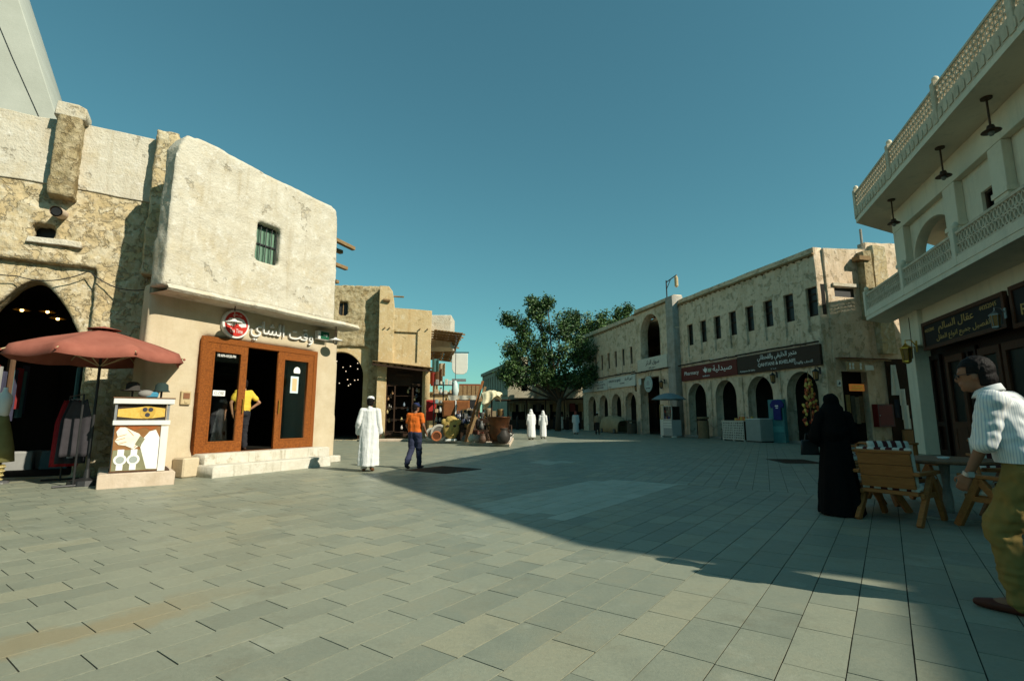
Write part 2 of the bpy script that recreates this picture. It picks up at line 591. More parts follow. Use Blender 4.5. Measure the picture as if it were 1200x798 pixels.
# ------------------------------------------------------------------ ground and paving
def paving_mat(name, ca, cb, cc):
    m = bpy.data.materials.new(name)
    m.use_nodes = True
    n, l = m.node_tree.nodes, m.node_tree.links
    p = n['Principled BSDF']
    geo = n.new('ShaderNodeNewGeometry')
    oi = n.new('ShaderNodeObjectInfo')
    ad = n.new('ShaderNodeMath'); ad.operation = 'ADD'
    l.new(geo.outputs['Random Per Island'], ad.inputs[0])
    l.new(oi.outputs['Random'], ad.inputs[1])
    fr = n.new('ShaderNodeMath'); fr.operation = 'FRACT'
    l.new(ad.outputs[0], fr.inputs[0])
    rp = n.new('ShaderNodeValToRGB')
    e = rp.color_ramp.elements
    e[0].color = (*ca, 1); e[1].color = (*cb, 1)
    x = e.new(0.45); x.color = tuple((a + b) / 2 for a, b in zip(ca, cb)) + (1,)
    x = e.new(0.86); x.color = (*cb, 1)
    x = e.new(0.94); x.color = (*cc, 1)
    l.new(fr.outputs[0], rp.inputs[0])
    def nz(scale, det=8, rgh=0.65):
        t = n.new('ShaderNodeTexNoise')
        t.inputs['Scale'].default_value = scale
        t.inputs['Detail'].default_value = det
        t.inputs['Roughness'].default_value = rgh
        l.new(geo.outputs['Position'], t.inputs[0])
        return t
    def rng(src, lo, hi, a, b):
        t = n.new('ShaderNodeMapRange')
        t.inputs[1].default_value = lo; t.inputs[2].default_value = hi
        t.inputs[3].default_value = a; t.inputs[4].default_value = b
        l.new(src, t.inputs[0])
        return t.outputs[0]
    def mix(fac, a, b, mode='MIX'):
        t = n.new('ShaderNodeMix'); t.data_type = 'RGBA'; t.blend_type = mode
        l.new(fac, t.inputs[0]) if not isinstance(fac, float) else setattr(t.inputs[0], 'default_value', fac)
        l.new(a, t.inputs[6])
        if isinstance(b, tuple): t.inputs[7].default_value = (*b, 1)
        else: l.new(b, t.inputs[7])
        return t.outputs[2]
    fine = nz(34, 6)
    mid = nz(2.6, 9, 0.7)
    big = nz(0.45, 6)
    c = mix(rng(fine.outputs[0], 0.35, 0.7, 0.0, 0.30), rp.outputs[0], tuple(v * 0.62 for v in ca))
    c = mix(rng(mid.outputs[0], 0.5, 0.7, 0.0, 0.4), c, (0.27, 0.25, 0.17))
    c = mix(rng(mid.outputs[0], 0.47, 0.3, 0.0, 0.35), c, tuple(v * 0.7 for v in ca))
    c = mix(rng(big.outputs[0], 0.52, 0.68, 0.0, 0.4), c, (0.26, 0.235, 0.15))
    sc_ = nz(1.15, 10, 0.75)
    c = mix(rng(sc_.outputs[0], 0.57, 0.74, 0.0, 0.7), c, (0.37, 0.385, 0.31))
    sd_ = nz(0.9, 10, 0.8)
    c = mix(rng(sd_.outputs[0], 0.55, 0.72, 0.0, 0.5), c, (0.12, 0.11, 0.075))
    vg = n.new('ShaderNodeTexVoronoi'); vg.inputs['Scale'].default_value = 2.6
    l.new(geo.outputs['Position'], vg.inputs['Vector'])
    gd = rng(vg.outputs['Distance'], 0.035, 0.06, 1.0, 0.0)
    gs = n.new('ShaderNodeSeparateColor'); l.new(vg.outputs['Color'], gs.inputs[0])
    gk = n.new('ShaderNodeMath'); gk.operation = 'GREATER_THAN'; gk.inputs[1].default_value = 0.62; l.new(gs.outputs[0], gk.inputs[0])
    gm = n.new('ShaderNodeMath'); gm.operation = 'MULTIPLY'; l.new(gd, gm.inputs[0]); l.new(gk.outputs[0], gm.inputs[1])
    g2 = n.new('ShaderNodeMath'); g2.operation = 'MULTIPLY'; g2.inputs[1].default_value = 0.55; l.new(gm.outputs[0], g2.inputs[0])
    c = mix(g2.outputs[0], c, (0.10, 0.10, 0.08))          # trodden gum and drips
    # a sandy stain left along one course
    sx = n.new('ShaderNodeVectorMath'); sx.operation = 'DOT_PRODUCT'
    sx.inputs[1].default_value = (0.809, -0.588, 0)
    l.new(geo.outputs['Position'], sx.inputs[0])
    su = n.new('ShaderNodeVectorMath'); su.operation = 'DOT_PRODUCT'
    su.inputs[1].default_value = (0.588, 0.809, 0)
    l.new(geo.outputs['Position'], su.inputs[0])
    nb = nz(1.6, 5)
    s2 = n.new('ShaderNodeMath'); s2.operation = 'MULTIPLY_ADD'; s2.inputs[1].default_value = 0.9
    l.new(nb.outputs[0], s2.inputs[0]); l.new(sx.outputs['Value'], s2.inputs[2])
    d = n.new('ShaderNodeMath'); d.operation = 'ADD'; d.inputs[1].default_value = 3.62
    l.new(s2.outputs[0], d.inputs[0])
    da = n.new('ShaderNodeMath'); da.operation = 'ABSOLUTE'; l.new(d.outputs[0], da.inputs[0])
    band = rng(da.outputs[0], 0.10, 0.24, 1.0, 0.0)
    u1 = rng(su.outputs['Value'], 2.3, 1.4, 0.0, 1.0)
    mm = n.new('ShaderNodeMath'); mm.operation = 'MULTIPLY'; l.new(band, mm.inputs[0]); l.new(u1, mm.inputs[1])
    m3 = n.new('ShaderNodeMath'); m3.operation = 'MULTIPLY'; m3.inputs[1].default_value = 0.5; l.new(mm.outputs[0], m3.inputs[0])
    c = mix(m3.outputs[0], c, (0.27, 0.20, 0.10))
    l.new(c, p.inputs['Base Color'])
    p.inputs['Specular IOR Level'].default_value = 0.3
    l.new(rng(mid.outputs[0], 0.3, 0.7, 0.36, 0.58), p.inputs['Roughness'])
    bp = n.new('ShaderNodeBump'); bp.inputs['Strength'].default_value = 0.35; bp.inputs['Distance'].default_value = 0.012
    b2 = nz(55, 8, 0.75); l.new(b2.outputs[0], bp.inputs['Height']); l.new(bp.outputs[0], p.inputs['Normal'])
    return m

M_PAVE = paving_mat('grey green paving stone', (0.205, 0.222, 0.17), (0.268, 0.28, 0.208), (0.295, 0.288, 0.20))
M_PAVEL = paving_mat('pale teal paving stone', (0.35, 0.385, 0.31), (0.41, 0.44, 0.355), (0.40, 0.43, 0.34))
M_JOINT = mat('sandy joint', (0.05, 0.044, 0.03), (0.028, 0.025, 0.018), 8, 0.95)

def half_clip(poly, nx, ny, d):
    """keep the side nx*x + ny*y <= d"""
    out = []
    for i, p in enumerate(poly):
        q = poly[(i + 1) % len(poly)]
        a, b = nx * p[0] + ny * p[1] - d, nx * q[0] + ny * q[1] - d
        if a <= 0: out.append(p)
        if (a < 0 < b) or (b < 0 < a):
            t = a / (a - b)
            out.append((p[0] + (q[0] - p[0]) * t, p[1] + (q[1] - p[1]) * t))
    return out

CT, ST = math.cos(math.atan(91 / 600)), math.sin(math.atan(91 / 600))
def picture(x, y, z=0.0):
    """where a point falls in the 1200 x 798 picture; used only to skip slabs nobody can see"""
    f = y * CT + (z - 1.27) * ST
    if f < 0.3: return None
    return 600 + 600 * x / f, 399 - 600 * (-y * ST + (z - 1.27) * CT) / f, f

gb = MB(); gb.face([(-700, -700, -0.005), (700, -700, -0.005), (700, 1400, -0.005), (-700, 1400, -0.005)])
ground = gb.build('plaza_ground', M_JOINT)
tag(ground, 'grey green stone paved plaza between the souq buildings', 'pavement', kind='structure')

SEAM = 10.2
UN = (math.sin(R(36)), math.cos(R(36)))
def field(az, w, far):
    u = (math.sin(R(az)), math.cos(R(az)))
    v = (u[1], -u[0])
    res = []
    for r in range(-190, 190):
        pos = -60 + random.random() * 0.6
        rr = random.Random(r * 7 + int(far))
        while pos < 90:
            L = rr.choice((0.46, 0.52, 0.58))
            cu_, cv_ = pos + L / 2, (r + 0.5) * w
            cx, cy = u[0] * cu_ + v[0] * cv_, u[1] * cu_ + v[1] * cv_
            k = cx * UN[0] + cy * UN[1]
            pos += L
            if (k < SEAM - 0.6) == far or abs(k - SEAM) < 0.6 or True:
                if far and k < SEAM - 0.6: continue
                if not far and k > SEAM + 0.6: continue
            q = picture(cx, cy)
            if q is None or not (-130 < q[0] < 1330 and q[1] < 930) or q[2] > 66: continue
            if cy < 1.6: continue
            a, b = L / 2 - 0.0036, w / 2 - 0.0036
            poly = [(cx + u[0] * i * a + v[0] * j * b, cy + u[1] * i * a + v[1] * j * b) for i, j in ((-1, -1), (-1, 1), (1, 1), (1, -1))]
            full = True
            if abs(k - SEAM) < 0.7:
                full = False
                poly = half_clip(poly, -UN[0], -UN[1], -SEAM - 0.004) if far else half_clip(poly, UN[0], UN[1], SEAM - 0.004)
                if len(poly) < 3: continue
            res.append((q[2], cx, cy, L, az, poly, full))
    return res
slabs = field(36, 0.283, False) + field(26, 0.283, True)
slabs.sort(key=lambda s: s[0] ** 2)
slab_mesh = {}
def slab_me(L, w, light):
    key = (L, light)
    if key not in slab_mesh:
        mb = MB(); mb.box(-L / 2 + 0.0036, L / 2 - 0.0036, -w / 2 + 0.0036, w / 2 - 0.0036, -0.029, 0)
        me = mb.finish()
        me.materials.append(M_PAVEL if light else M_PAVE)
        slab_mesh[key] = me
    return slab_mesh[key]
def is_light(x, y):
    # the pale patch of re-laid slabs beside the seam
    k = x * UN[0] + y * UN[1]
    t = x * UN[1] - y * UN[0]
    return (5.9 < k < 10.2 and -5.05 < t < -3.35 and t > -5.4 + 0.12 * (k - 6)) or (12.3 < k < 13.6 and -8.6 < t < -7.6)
n_one = 0
rest = bmesh.new()
rest_l = []
for f, cx, cy, L, az, poly, full in slabs:
    q = picture(cx, cy)
    if n_one < 300 and full and -20 < q[0] < 1220 and q[1] < 820:
        o = bpy.data.objects.new('paving_slab', slab_me(L, 0.283, is_light(cx, cy)))
        o.location = (cx, cy, random.uniform(0.0, 0.0012))
        o.rotation_euler = (random.uniform(-0.003, 0.003), random.uniform(-0.002, 0.002), R(90 - az) + random.uniform(-0.004, 0.004))
        o.parent = ground
        col.objects.link(o)
        n_one += 1
    else:
        dz = random.uniform(0.0, 0.0012)
        tx, ty = random.uniform(-0.002, 0.002), random.uniform(-0.002, 0.002)
        top = [rest.verts.new((x, y, dz + (x - cx) * tx + (y - cy) * ty)) for x, y in poly]
        fc = rest.faces.new(top)
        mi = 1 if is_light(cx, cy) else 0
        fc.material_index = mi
        if f < 30:
            bot = [rest.verts.new((x, y, -0.029)) for x, y in poly]
            for i in range(len(top)):
                j = (i + 1) % len(top)
                rest.faces.new((top[j], top[i], bot[i], bot[j])).material_index = mi
bmesh.ops.recalc_face_normals(rest, faces=rest.faces)
for fc in rest.faces:
    if fc.normal.z < -0.5: fc.normal_flip()
me = mesh_of(rest)
me.materials.append(M_PAVE); me.materials.append(M_PAVEL)
o = link('paving_slabs', me, None, ground)
tag(o, kind='stuff')

def drain(loc, rz, w, h, label):
    t = thing('drain_cover', label, 'drain cover', loc, rz, 'drain covers in the paving')
    mb = MB()
    for a in (-1, 1):
        mb.box(-w / 2, w / 2, a * h / 2 - 0.03, a * h / 2 + 0.03, 0.002, 0.012)
        mb.box(a * w / 2 - 0.03, a * w / 2 + 0.03, -h / 2 + 0.03, h / 2 - 0.03, 0.002, 0.012)
    mb.build('frame', M_IRON, t)
    box_part('pit', M_BLACK, t, -w / 2 + 0.03, w / 2 - 0.03, -h / 2 + 0.03, h / 2 - 0.03, 0.001, 0.004)
    k = int(h / 0.09)
    bar = None
    for i in range(1, k):
        y = -h / 2 + h * i / k
        if bar is None:
            bar = MB().box(-w / 2 + 0.03, w / 2 - 0.03, -0.018, 0.018, 0.005, 0.011).build('bar', M_IRON, t)
            bar.location.y = y
        else:
            b = bar.copy(); b.location.y = y; col.objects.link(b)
    return t
drain((8.4, 15.6, 0), R(-8), 1.05, 1.5, 'dark iron drain cover in the paving in front of the lattice counter')
drain((-1.7, 13.1, 0), R(54), 1.3, 1.3, 'dark iron drain cover in the paving beside the man in orange')

# ------------------------------------------------------------------ tea shop
SHOP_AZ = 27
SHOP = (-7.25, 11.75, 0)
shop = thing('tea_shop_building', 'cream plastered two storey shop with orange doors and a smooth overhanging upper floor', 'building', SHOP, frame_rot(SHOP_AZ))
mb = MB()
mb.plate([(-1.15, 0), (4.32, 0), (4.25, 4.2), (-1.1, 4.2)], [[(0.06, 0.44), (3.42, 0.44), (3.42, 3.17), (0.06, 3.17)]], 0.0, 0.42)
prism(mb, [(-1.15, 0.02), (-0.6, 0.02), (0.5, 1.9), (0.1, 2.1)], 0, 4.2)
mb.box(3.9, 4.3, 0.2, 6.0, 0, 4.2)
lower = link('lower_wall', remesh(mb.finish(), 0.07, 2, rough_disp(0.008, 1.6)), M_SHOPLOW, shop)
mb = MB()
mb.plate([(-1.22, 4.02), (3.54, 4.05), (3.46, 7.2), (3.38, 7.42), (3.2, 7.46), (0.9, 7.5), (-0.72, 7.58), (-1.02, 7.5), (-1.16, 7.2)],
         [[(0.86, 5.18), (1.55, 5.18), (1.55, 6.16), (0.86, 6.16)]], -0.55, 0.5)
prism(mb, [(-1.2, -0.5), (-0.7, -0.18), (3.42, -0.18), (3.42, 6.0), (0.4, 6.0), (0.25, 1.9)], 4.05, 7.0)
prism(mb, [(-0.9, -0.4), (3.3, -0.25), (3.3, 6.0), (0.6, 6.0), (0.45, 1.9)], 6.9, 7.38)
link('upper_wall', remesh(mb.finish(), 0.05, 1, rough_disp(0.024, 1.5, 3.0)), M_PLASTER, shop)
# projecting lip below the upper floor
mb = MB()
prof = [(-0.58, 4.08), (-0.66, 3.99), (-0.60, 3.93), (0.05, 3.93), (0.05, 4.1), (-0.3, 4.12)]
def lip(u, v):
    k = v * (len(prof) - 1)
    i = min(int(k), len(prof) - 2)
    f = k - i
    a, b = prof[i], prof[i + 1]
    s = -1.15 + u * 5.6
    dz = 0.02 * noise.noise((s * 1.2, 0, 4))
    return (s, a[0] + (b[0] - a[0]) * f, a[1] + (b[1] - a[1]) * f + dz)
mb.grid(lip, 30, 5)
mb.box(3.3, 4.45, -0.56, 0.02, 3.935, 4.085)
mb.build('canopy_slab', M_PLASTER, shop, bevel=0.01)
# shuttered window of the upper floor
win = box_part('window', M_BLACK, shop, 0.84, 1.57, -0.26, -0.2, 5.16, 6.18)
M_SHUT = mat('faded green shutter', (0.16, 0.27, 0.19), (0.11, 0.19, 0.13), 6, 0.7, 0.3, 20, stretch=(6, 1, 1))
for k in range(4):
    MB().box(0.885 + k * 0.16, 1.03 + k * 0.16, -0.33, -0.28, 5.22, 6.14).build('shutter_board', M_SHUT, win, bevel=0.004)
mb = MB()
for z in (5.19, 5.66, 6.13): mb.box(0.865, 1.55, -0.36, -0.34, z - 0.02, z + 0.02)
mb.build('shutter_rail', M_BLACK, win)
for k in range(5):
    MB().tube([(0.9 + k * 0.16, -0.4, 5.18), (0.9 + k * 0.16, -0.4, 6.16)], 0.012, 6).build('window_bar', M_BLACK, win)
# roof beams sticking out at the far end
for k, (y, z, L, dz) in enumerate(((0.6, 7.1, 2.0, -0.1), (0.9, 6.8, 1.75, 0.05), (1.5, 6.62, 2.6, -0.04), (2.1, 6.2, 2.8, 0.0))):
    MB().bar((3.2, y, z), (3.4 + L, y + 0.1, z + dz), 0.15, 0.12).build('roof_beam', M_BEAM, shop, bevel=0.01)
MB().box(3.44, 3.62, 1.1, 1.6, 5.9, 6.4).build('beam_pad', M_PLASTER, shop)
# steps
MB().plate([(-0.04, 0), (3.24, 0), (3.22, 0.2), (3.2, 0.225), (0.0, 0.23), (-0.03, 0.2)], y=-0.97, thick=1.0, bevel=0.02).build('step', M_STEP, shop)
MB().plate([(0.06, 0.2), (3.62, 0.2), (3.62, 0.44), (3.58, 0.455), (0.1, 0.455), (0.07, 0.43)], y=-0.5, thick=0.5, bevel=0.018).build('step', M_STEP, shop)
MB().box(-0.36, 0.0, -0.42, -0.004, 0, 0.42).build('step_side_block', M_SHOPLOW, shop, bevel=0.03)
MB().box(3.26, 4.3, -0.28, -0.004, 0, 0.19).build('step_end_block', M_STEP, shop, bevel=0.02)
# door frame and leaves
df = MB().plate([(0.06, 0.456), (3.42, 0.456), (3.42, 3.17), (0.06, 3.17)], [[(0.17, 0.47), (3.31, 0.47), (3.31, 3.05), (0.17, 3.05)]], -0.06, 0.2, 0.006).build('door_frame', M_DOORW, shop)
def leaf(x0, x1):
    d = MB().plate([(x0, 0.475), (x1, 0.475), (x1, 3.04), (x0, 3.04)], [[(x0 + 0.17, 0.72), (x1 - 0.17, 0.72), (x1 - 0.17, 2.85), (x0 + 0.17, 2.85)]], -0.045, 0.07, 0.008).build('door', M_DOORW, shop)
    MB().plate([(x0 + 0.145, 0.695), (x1 - 0.145, 0.695), (x1 - 0.145, 2.875), (x0 + 0.145, 2.875)], [[(x0 + 0.185, 0.735), (x1 - 0.185, 0.735), (x1 - 0.185, 2.835), (x0 + 0.185, 2.835)]], -0.055, 0.015).build('moulding', M_DOORW, d)
    MB().box(x0 + 0.171, x1 - 0.171, -0.014, -0.008, 0.721, 2.849).build('pane', M_GLASS, d)
    return d
d1 = leaf(0.18, 1.22)
d2 = leaf(2.14, 3.30)
for hx in (1.16, 2.2):
    MB().tube([(hx, -0.09, 1.4), (hx, -0.09, 1.75)], 0.014, 8).build('door_handle', M_GOLD, d1 if hx < 2 else d2)
# room behind the doors
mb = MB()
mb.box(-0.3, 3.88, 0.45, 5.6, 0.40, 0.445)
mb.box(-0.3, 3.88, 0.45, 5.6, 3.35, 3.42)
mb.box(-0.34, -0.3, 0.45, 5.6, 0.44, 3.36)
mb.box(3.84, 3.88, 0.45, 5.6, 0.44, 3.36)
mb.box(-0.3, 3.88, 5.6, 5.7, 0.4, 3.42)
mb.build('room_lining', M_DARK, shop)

def shop_at(s, y, z=0.0):
    a = frame_rot(SHOP_AZ)
    return (SHOP[0] + s * math.cos(a) - y * math.sin(a), SHOP[1] + s * math.sin(a) + y * math.cos(a), z)
SR = frame_rot(SHOP_AZ)
# writing on the wall
letters = thing('shop_letters', 'white raised Arabic letters on the wall above the orange doors', 'sign', shop_at(2.22, -0.005, 3.5), SR)
lettering('letters', 'وقت الشاي', 0.52, M_WHITE, letters, 0, 0, 0, 0.07, 1.98)
rs = thing('round_sign', 'round red and white sign mounted above the orange doors', 'sign', shop_at(0.80, -0.01, 3.56), SR)
M_RED = mat('sign red', (0.50, 0.035, 0.025), (0.42, 0.03, 0.02), 5, 0.5)
def disc(r, n=40): return [(r * math.cos(2 * math.pi * k / n), r * math.sin(2 * math.pi * k / n)) for k in range(n)]
MB().plate(disc(0.345), [], -0.10, 0.1, 0.01).build('rim', M_WHITE, rs)
MB().plate(disc(0.30), [], -0.112, 0.02).build('red_disc', M_RED, rs)
MB().plate([(-0.26, -0.04), (-0.13, -0.07), (-0.03, -0.02), (0.03, -0.02), (0.13, -0.07), (0.26, -0.04), (0.24, 0.05), (0.17, 0.13), (0.06, 0.16), (-0.08, 0.15), (-0.2, 0.12), (-0.25, 0.04)], [], -0.117, 0.01).build('white_band', M_WHITE, rs)
MB().plate([(-0.085, -0.085), (0.085, -0.085), (0.05, -0.03), (0.04, 0.03), (0.02, 0.05), (0.012, 0.1), (-0.012, 0.1), (-0.02, 0.05), (-0.04, 0.03), (-0.05, -0.03)], [], -0.122, 0.01).build('emblem', M_RED, rs)
lettering('letters', 'Tea Time', 0.10, M_WHITE, rs, 0, -0.112, -0.17, 0.006, 0.34)
lettering('letters', 'وقت الشاي', 0.06, M_WHITE, rs, 0, -0.112, 0.215, 0.006, 0.24)
ex = thing('exit_sign', 'small green lit box sign at the end of the white letters', 'sign', shop_at(3.5, -0.12, 3.66), SR)
MB().box(-0.2, 0.2, -0.06, 0.1, -0.13, 0.13).build('casing', M_WHITE, ex, bevel=0.01)
M_GREENS = mat('exit green', (0.015, 0.10, 0.05), (0.01, 0.08, 0.04), 4, 0.5)
MB().box(-0.12, 0.19, -0.068, -0.061, -0.11, 0.11).build('panel', M_GREENS, ex)
MB().plate([(-0.02, -0.012), (0.08, -0.012), (0.08, -0.04), (0.14, 0), (0.08, 0.04), (0.08, 0.012), (-0.02, 0.012)], [], -0.074, 0.005).build('arrow', M_WHITE, ex)

def shop_lamp(s, label, z=3.94):
    t = thing('wall_lamp', label, 'lamp', shop_at(s, -0.42, z), SR, 'pendant lamps under the shop overhang')
    MB().tube([(0, 0, 0.02), (0, 0, -0.36)], 0.012, 8).build('stem', M_IRON, t)
    MB().lathe([(0.19, -0.42), (0.185, -0.40), (0.06, -0.36), (0.035, -0.33), (0.02, -0.33), (0.05, -0.37), (0.18, -0.415)], 24, closed=False).build('shade', M_WHITE, t, smooth=True)
    MB().ball((0, 0, -0.45), (0.04, 0.04, 0.055)).build('bulb', mat('frosted glass', (0.7, 0.7, 0.65), (0.65, 0.65, 0.6), 3, 0.2), t, smooth=True)
    mb = MB()
    for k in range(6):
        a = math.pi * k / 3
        mb.tube([(0.06 * math.cos(a), 0.06 * math.sin(a), -0.40), (0.07 * math.cos(a), 0.07 * math.sin(a), -0.47), (0.01 * math.cos(a), 0.01 * math.sin(a), -0.54)], 0.005, 5)
    mb.build('cage', M_IRON, t)
shop_lamp(0.52, 'white pendant lamp under the overhang beside the round red sign')
shop_lamp(3.72, 'white pendant lamp under the overhang beside the green sign')
mt = thing('meter_box', 'small beige electric box on the wall beside the orange doors', 'box', shop_at(-0.22, -0.005, 1.72), SR)
M_BEIGE = mat('beige plastic', (0.48, 0.38, 0.22), (0.4, 0.3, 0.16), 4, 0.5)
MB().box(-0.11, 0.11, -0.06, 0.0, -0.15, 0.15).build('casing', M_BEIGE, mt, bevel=0.012)
MB().box(-0.07, 0.07, -0.072, -0.061, -0.02, 0.11).build('dial_window', mat('brown plastic', (0.22, 0.10, 0.05)), mt)
MB().box(-0.03, 0.03, -0.075, -0.061, -0.11, -0.06).build('switch', M_BEIGE, mt)
def flat_sign(name, label, cat, s, z, w, h, m, y=-0.02, th=0.006):
    o = MB().box(-w / 2, w / 2, -th, 0, -h / 2, h / 2).build(name, m, None, loc=shop_at(s, y, z), rz=SR)
    return tag(o, label, cat)
M_PAPER = mat('paper white', (0.78, 0.77, 0.72), (0.7, 0.69, 0.64), 4, 0.8)
M_INK = mat('dark ink', (0.05, 0.05, 0.06), (0.04, 0.04, 0.05))
cs = flat_sign('close_sign', 'small white sign reading CLOSE hung on the glass of the orange door', 'sign', 0.56, 1.86, 0.3, 0.13, M_PAPER)
o = lettering('letters', 'CLOSE', 0.075, M_INK, cs, 0, -0.0065, 0, 0.002, 0.24)
ps = flat_sign('door_poster', 'pale framed notice stuck to the glass of the orange door', 'poster', 2.70, 2.18, 0.26, 0.46, mat('pale blue paper', (0.55, 0.66, 0.66), (0.5, 0.6, 0.6)))
MB().box(-0.075, 0.075, -0.009, -0.0065, -0.17, 0.17).build('print', mat('peach print', (0.62, 0.45, 0.24), (0.55, 0.38, 0.2)), ps)
wsn = flat_sign('door_sticker', 'white rounded sticker above the notice on the orange door', 'sticker', 2.76, 2.58, 0.02, 0.02, M_PAPER)
me = MB().plate([(-0.1, -0.08), (0.1, -0.08), (0.11, 0.0), (0.08, 0.07), (0.0, 0.1), (-0.07, 0.07), (-0.11, 0.0)], [], -0.006, 0.006).finish()
me.materials.append(M_PAPER); wsn.data = me
hs = flat_sign('hours_sticker', 'strip of small white lettering across the top of the door glass', 'sticker', 0.68, 2.76, 0.46, 0.005, M_PAPER)
lettering('letters', '10 AM-10:30 PM', 0.07, M_PAPER, hs, 0, -0.006, 0.0, 0.002, 0.46)

# ------------------------------------------------------------------ old souq wall with the pointed arch
AW = (-8.358, 12.079, 0)
AWR = frame_rot(60)
souq = thing('arched_souq_building', 'weathered rubble plaster building with a pointed arch and rooftop piers', 'building', AW, AWR)
PANEL = [(-6.4, -0.1), (-1.36, -0.1), (-1.38, 4.68), (-6.4, 4.66)]
mb = MB()
mb.plate(wobble([(-9, 0), (0.9, 0), (0.9, 8.12), (-9, 7.9)], 0.05, 0.45, 2.0), [PANEL, [(-2.58, 5.2), (-2.2, 5.2), (-2.2, 5.56), (-2.58, 5.56)]], 0.0, 0.5)
mb.box(-9, 0.9, 0.42, 1.3, 6.6, 7.8)
wall_rough = rough_disp(0.035, 1.7, 1.0)
def wall_disp(c, n):
    k = 1.0 if c.z < 6.3 else 0.45                      # the upper band was re-plastered and is smoother
    return wall_rough(c, n) * k + ((0.02 * noise.noise(c * 5.5) + 0.016 * noise.noise(c * 13)) if c.z < 6.3 else 0)
link('wall', remesh(mb.finish(), 0.042, 1, wall_disp), M_RUBBLE, souq)
mb = MB()
mb.plate([(-6.6, 0), (-1.2, 0), (-1.2, 4.85), (-6.6, 4.85)], [arch(-3.42, -1.42, -0.2, 2.75, 4.28, 'pointed', 24), arch(-5.9, -4.2, -0.2, 2.75, 4.1, 'pointed', 24)], 0.16, 0.5)
link('arch_panel', remesh(mb.finish(), 0.05, 1, rough_disp(0.02, 2.2, 6)), M_RUBBLE, souq)
MB().plate(wobble([(-9, 6.42), (0.9, 6.5), (0.9, 8.08), (-9, 7.88)], 0.05, 0.4, 8.0), [], -0.035, 0.1, 0.02).build('plaster_band', M_PLASTER, souq)
for x0, x1, z0, z1, dp, mm in ((-2.36, -1.88, 6.15, 8.1, 0.34, M_COARSE), (-0.52, -0.02, 4.6, 8.2, 0.4, M_RUBBLE)):
    mb = MB()
    mb.plate(wobble([(x0, z0), (x1, z0), (x1 - 0.02, z1), (x0 + 0.02, z1)], 0.03, 0.3, x0), [], -dp, dp + 0.1)
    link('pier', remesh(mb.finish(), 0.045, 1, rough_disp(0.03, 3.4, x0)), mm, souq)
MB().plate([(-2.37, 8.05), (-1.87, 8.05), (-1.88, 8.28), (-2.0, 8.33), (-2.34, 8.33)], [], -0.35, 0.6, 0.03).build('pier_cap', M_PLASTER, souq)
MB().tube([(-2.1, -0.5, 5.72), (-2.1, 0.2, 5.86)], 0.115, 16, caps=False).build('drain_pipe', M_PLINTH, souq, smooth=True)
MB().tube([(-2.1, -0.48, 5.724), (-2.1, 0.2, 5.86)], 0.085, 16).build('pipe_bore', M_BLACK, souq)
MB().plate(wobble([(-2.62, 5.1), (-1.7, 5.1), (-1.72, 5.2), (-2.6, 5.19)], 0.02, 0.2), [], -0.09, 0.2, 0.02).build('ledge', M_PLASTER, souq)
box_part('hole_back', M_BLACK, souq, -2.7, -2.1, 0.36, 0.46, 5.1, 5.66)
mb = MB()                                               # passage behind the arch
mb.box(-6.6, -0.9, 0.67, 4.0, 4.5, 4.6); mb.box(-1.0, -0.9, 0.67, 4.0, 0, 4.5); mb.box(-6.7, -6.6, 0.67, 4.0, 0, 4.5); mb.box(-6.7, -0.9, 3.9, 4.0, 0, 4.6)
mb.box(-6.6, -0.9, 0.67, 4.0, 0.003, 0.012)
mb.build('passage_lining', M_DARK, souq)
def aw_at(s, y, z=0.0):
    return (AW[0] + s * math.cos(AWR) - y * math.sin(AWR), AW[1] + s * math.sin(AWR) + y * math.cos(AWR), z)
# cables drooping across the wall
def cable(name, pts, sag, m, label, loc, rz, r=0.012):
    P = []
    for a, b in zip(pts, pts[1:]):
        a, b = Vector(a), Vector(b)
        for k in range(10):
            t = k / 10
            q = a.lerp(b, t); q.z -= sag * 4 * t * (1 - t)
            P.append(q)
    P.append(Vector(pts[-1]))
    o = MB().tube(P, r, 5).build(name, m, None, loc=loc, rz=rz)
    return tag(o, label, 'cable')
cable('wall_cable', [(-4.2, -0.03, 4.75), (-2.7, -0.03, 4.3), (-1.5, -0.03, 4.58), (-0.4, -0.42, 4.2)], 0.16, M_BLACK, 'black cable drooping over the pointed arch', AW, AWR)
M_BULB = mat('lit bulb', (0.9, 0.7, 0.3), (0.9, 0.7, 0.3), emit=(1.0, 0.62, 0.18), estr=9.0)
for k, (s, y, z) in enumerate(((-2.95, 1.6, 3.85), (-2.62, 2.2, 3.95), (-2.3, 1.7, 3.72), (-2.0, 2.8, 3.5))):
    t = thing('pendant_lamp', 'lit brass pendant lamp hanging inside the pointed arch', 'lamp', aw_at(s, y, z), AWR, 'pendant lamps inside the pointed arch')
    MB().tube([(0, 0, 0.05), (0, 0, 4.5 - z)], 0.006, 5).build('cord', M_BLACK, t)
    MB().lathe([(0.17, -0.03), (0.16, -0.015), (0.05, 0.04), (0.03, 0.07), (0.02, 0.07), (0.04, 0.03), (0.15, -0.03)], 18, closed=False).build('shade', M_GOLD, t, smooth=True)
    MB().ball((0, 0, -0.03), 0.035).build('bulb', M_BULB, t, smooth=True)

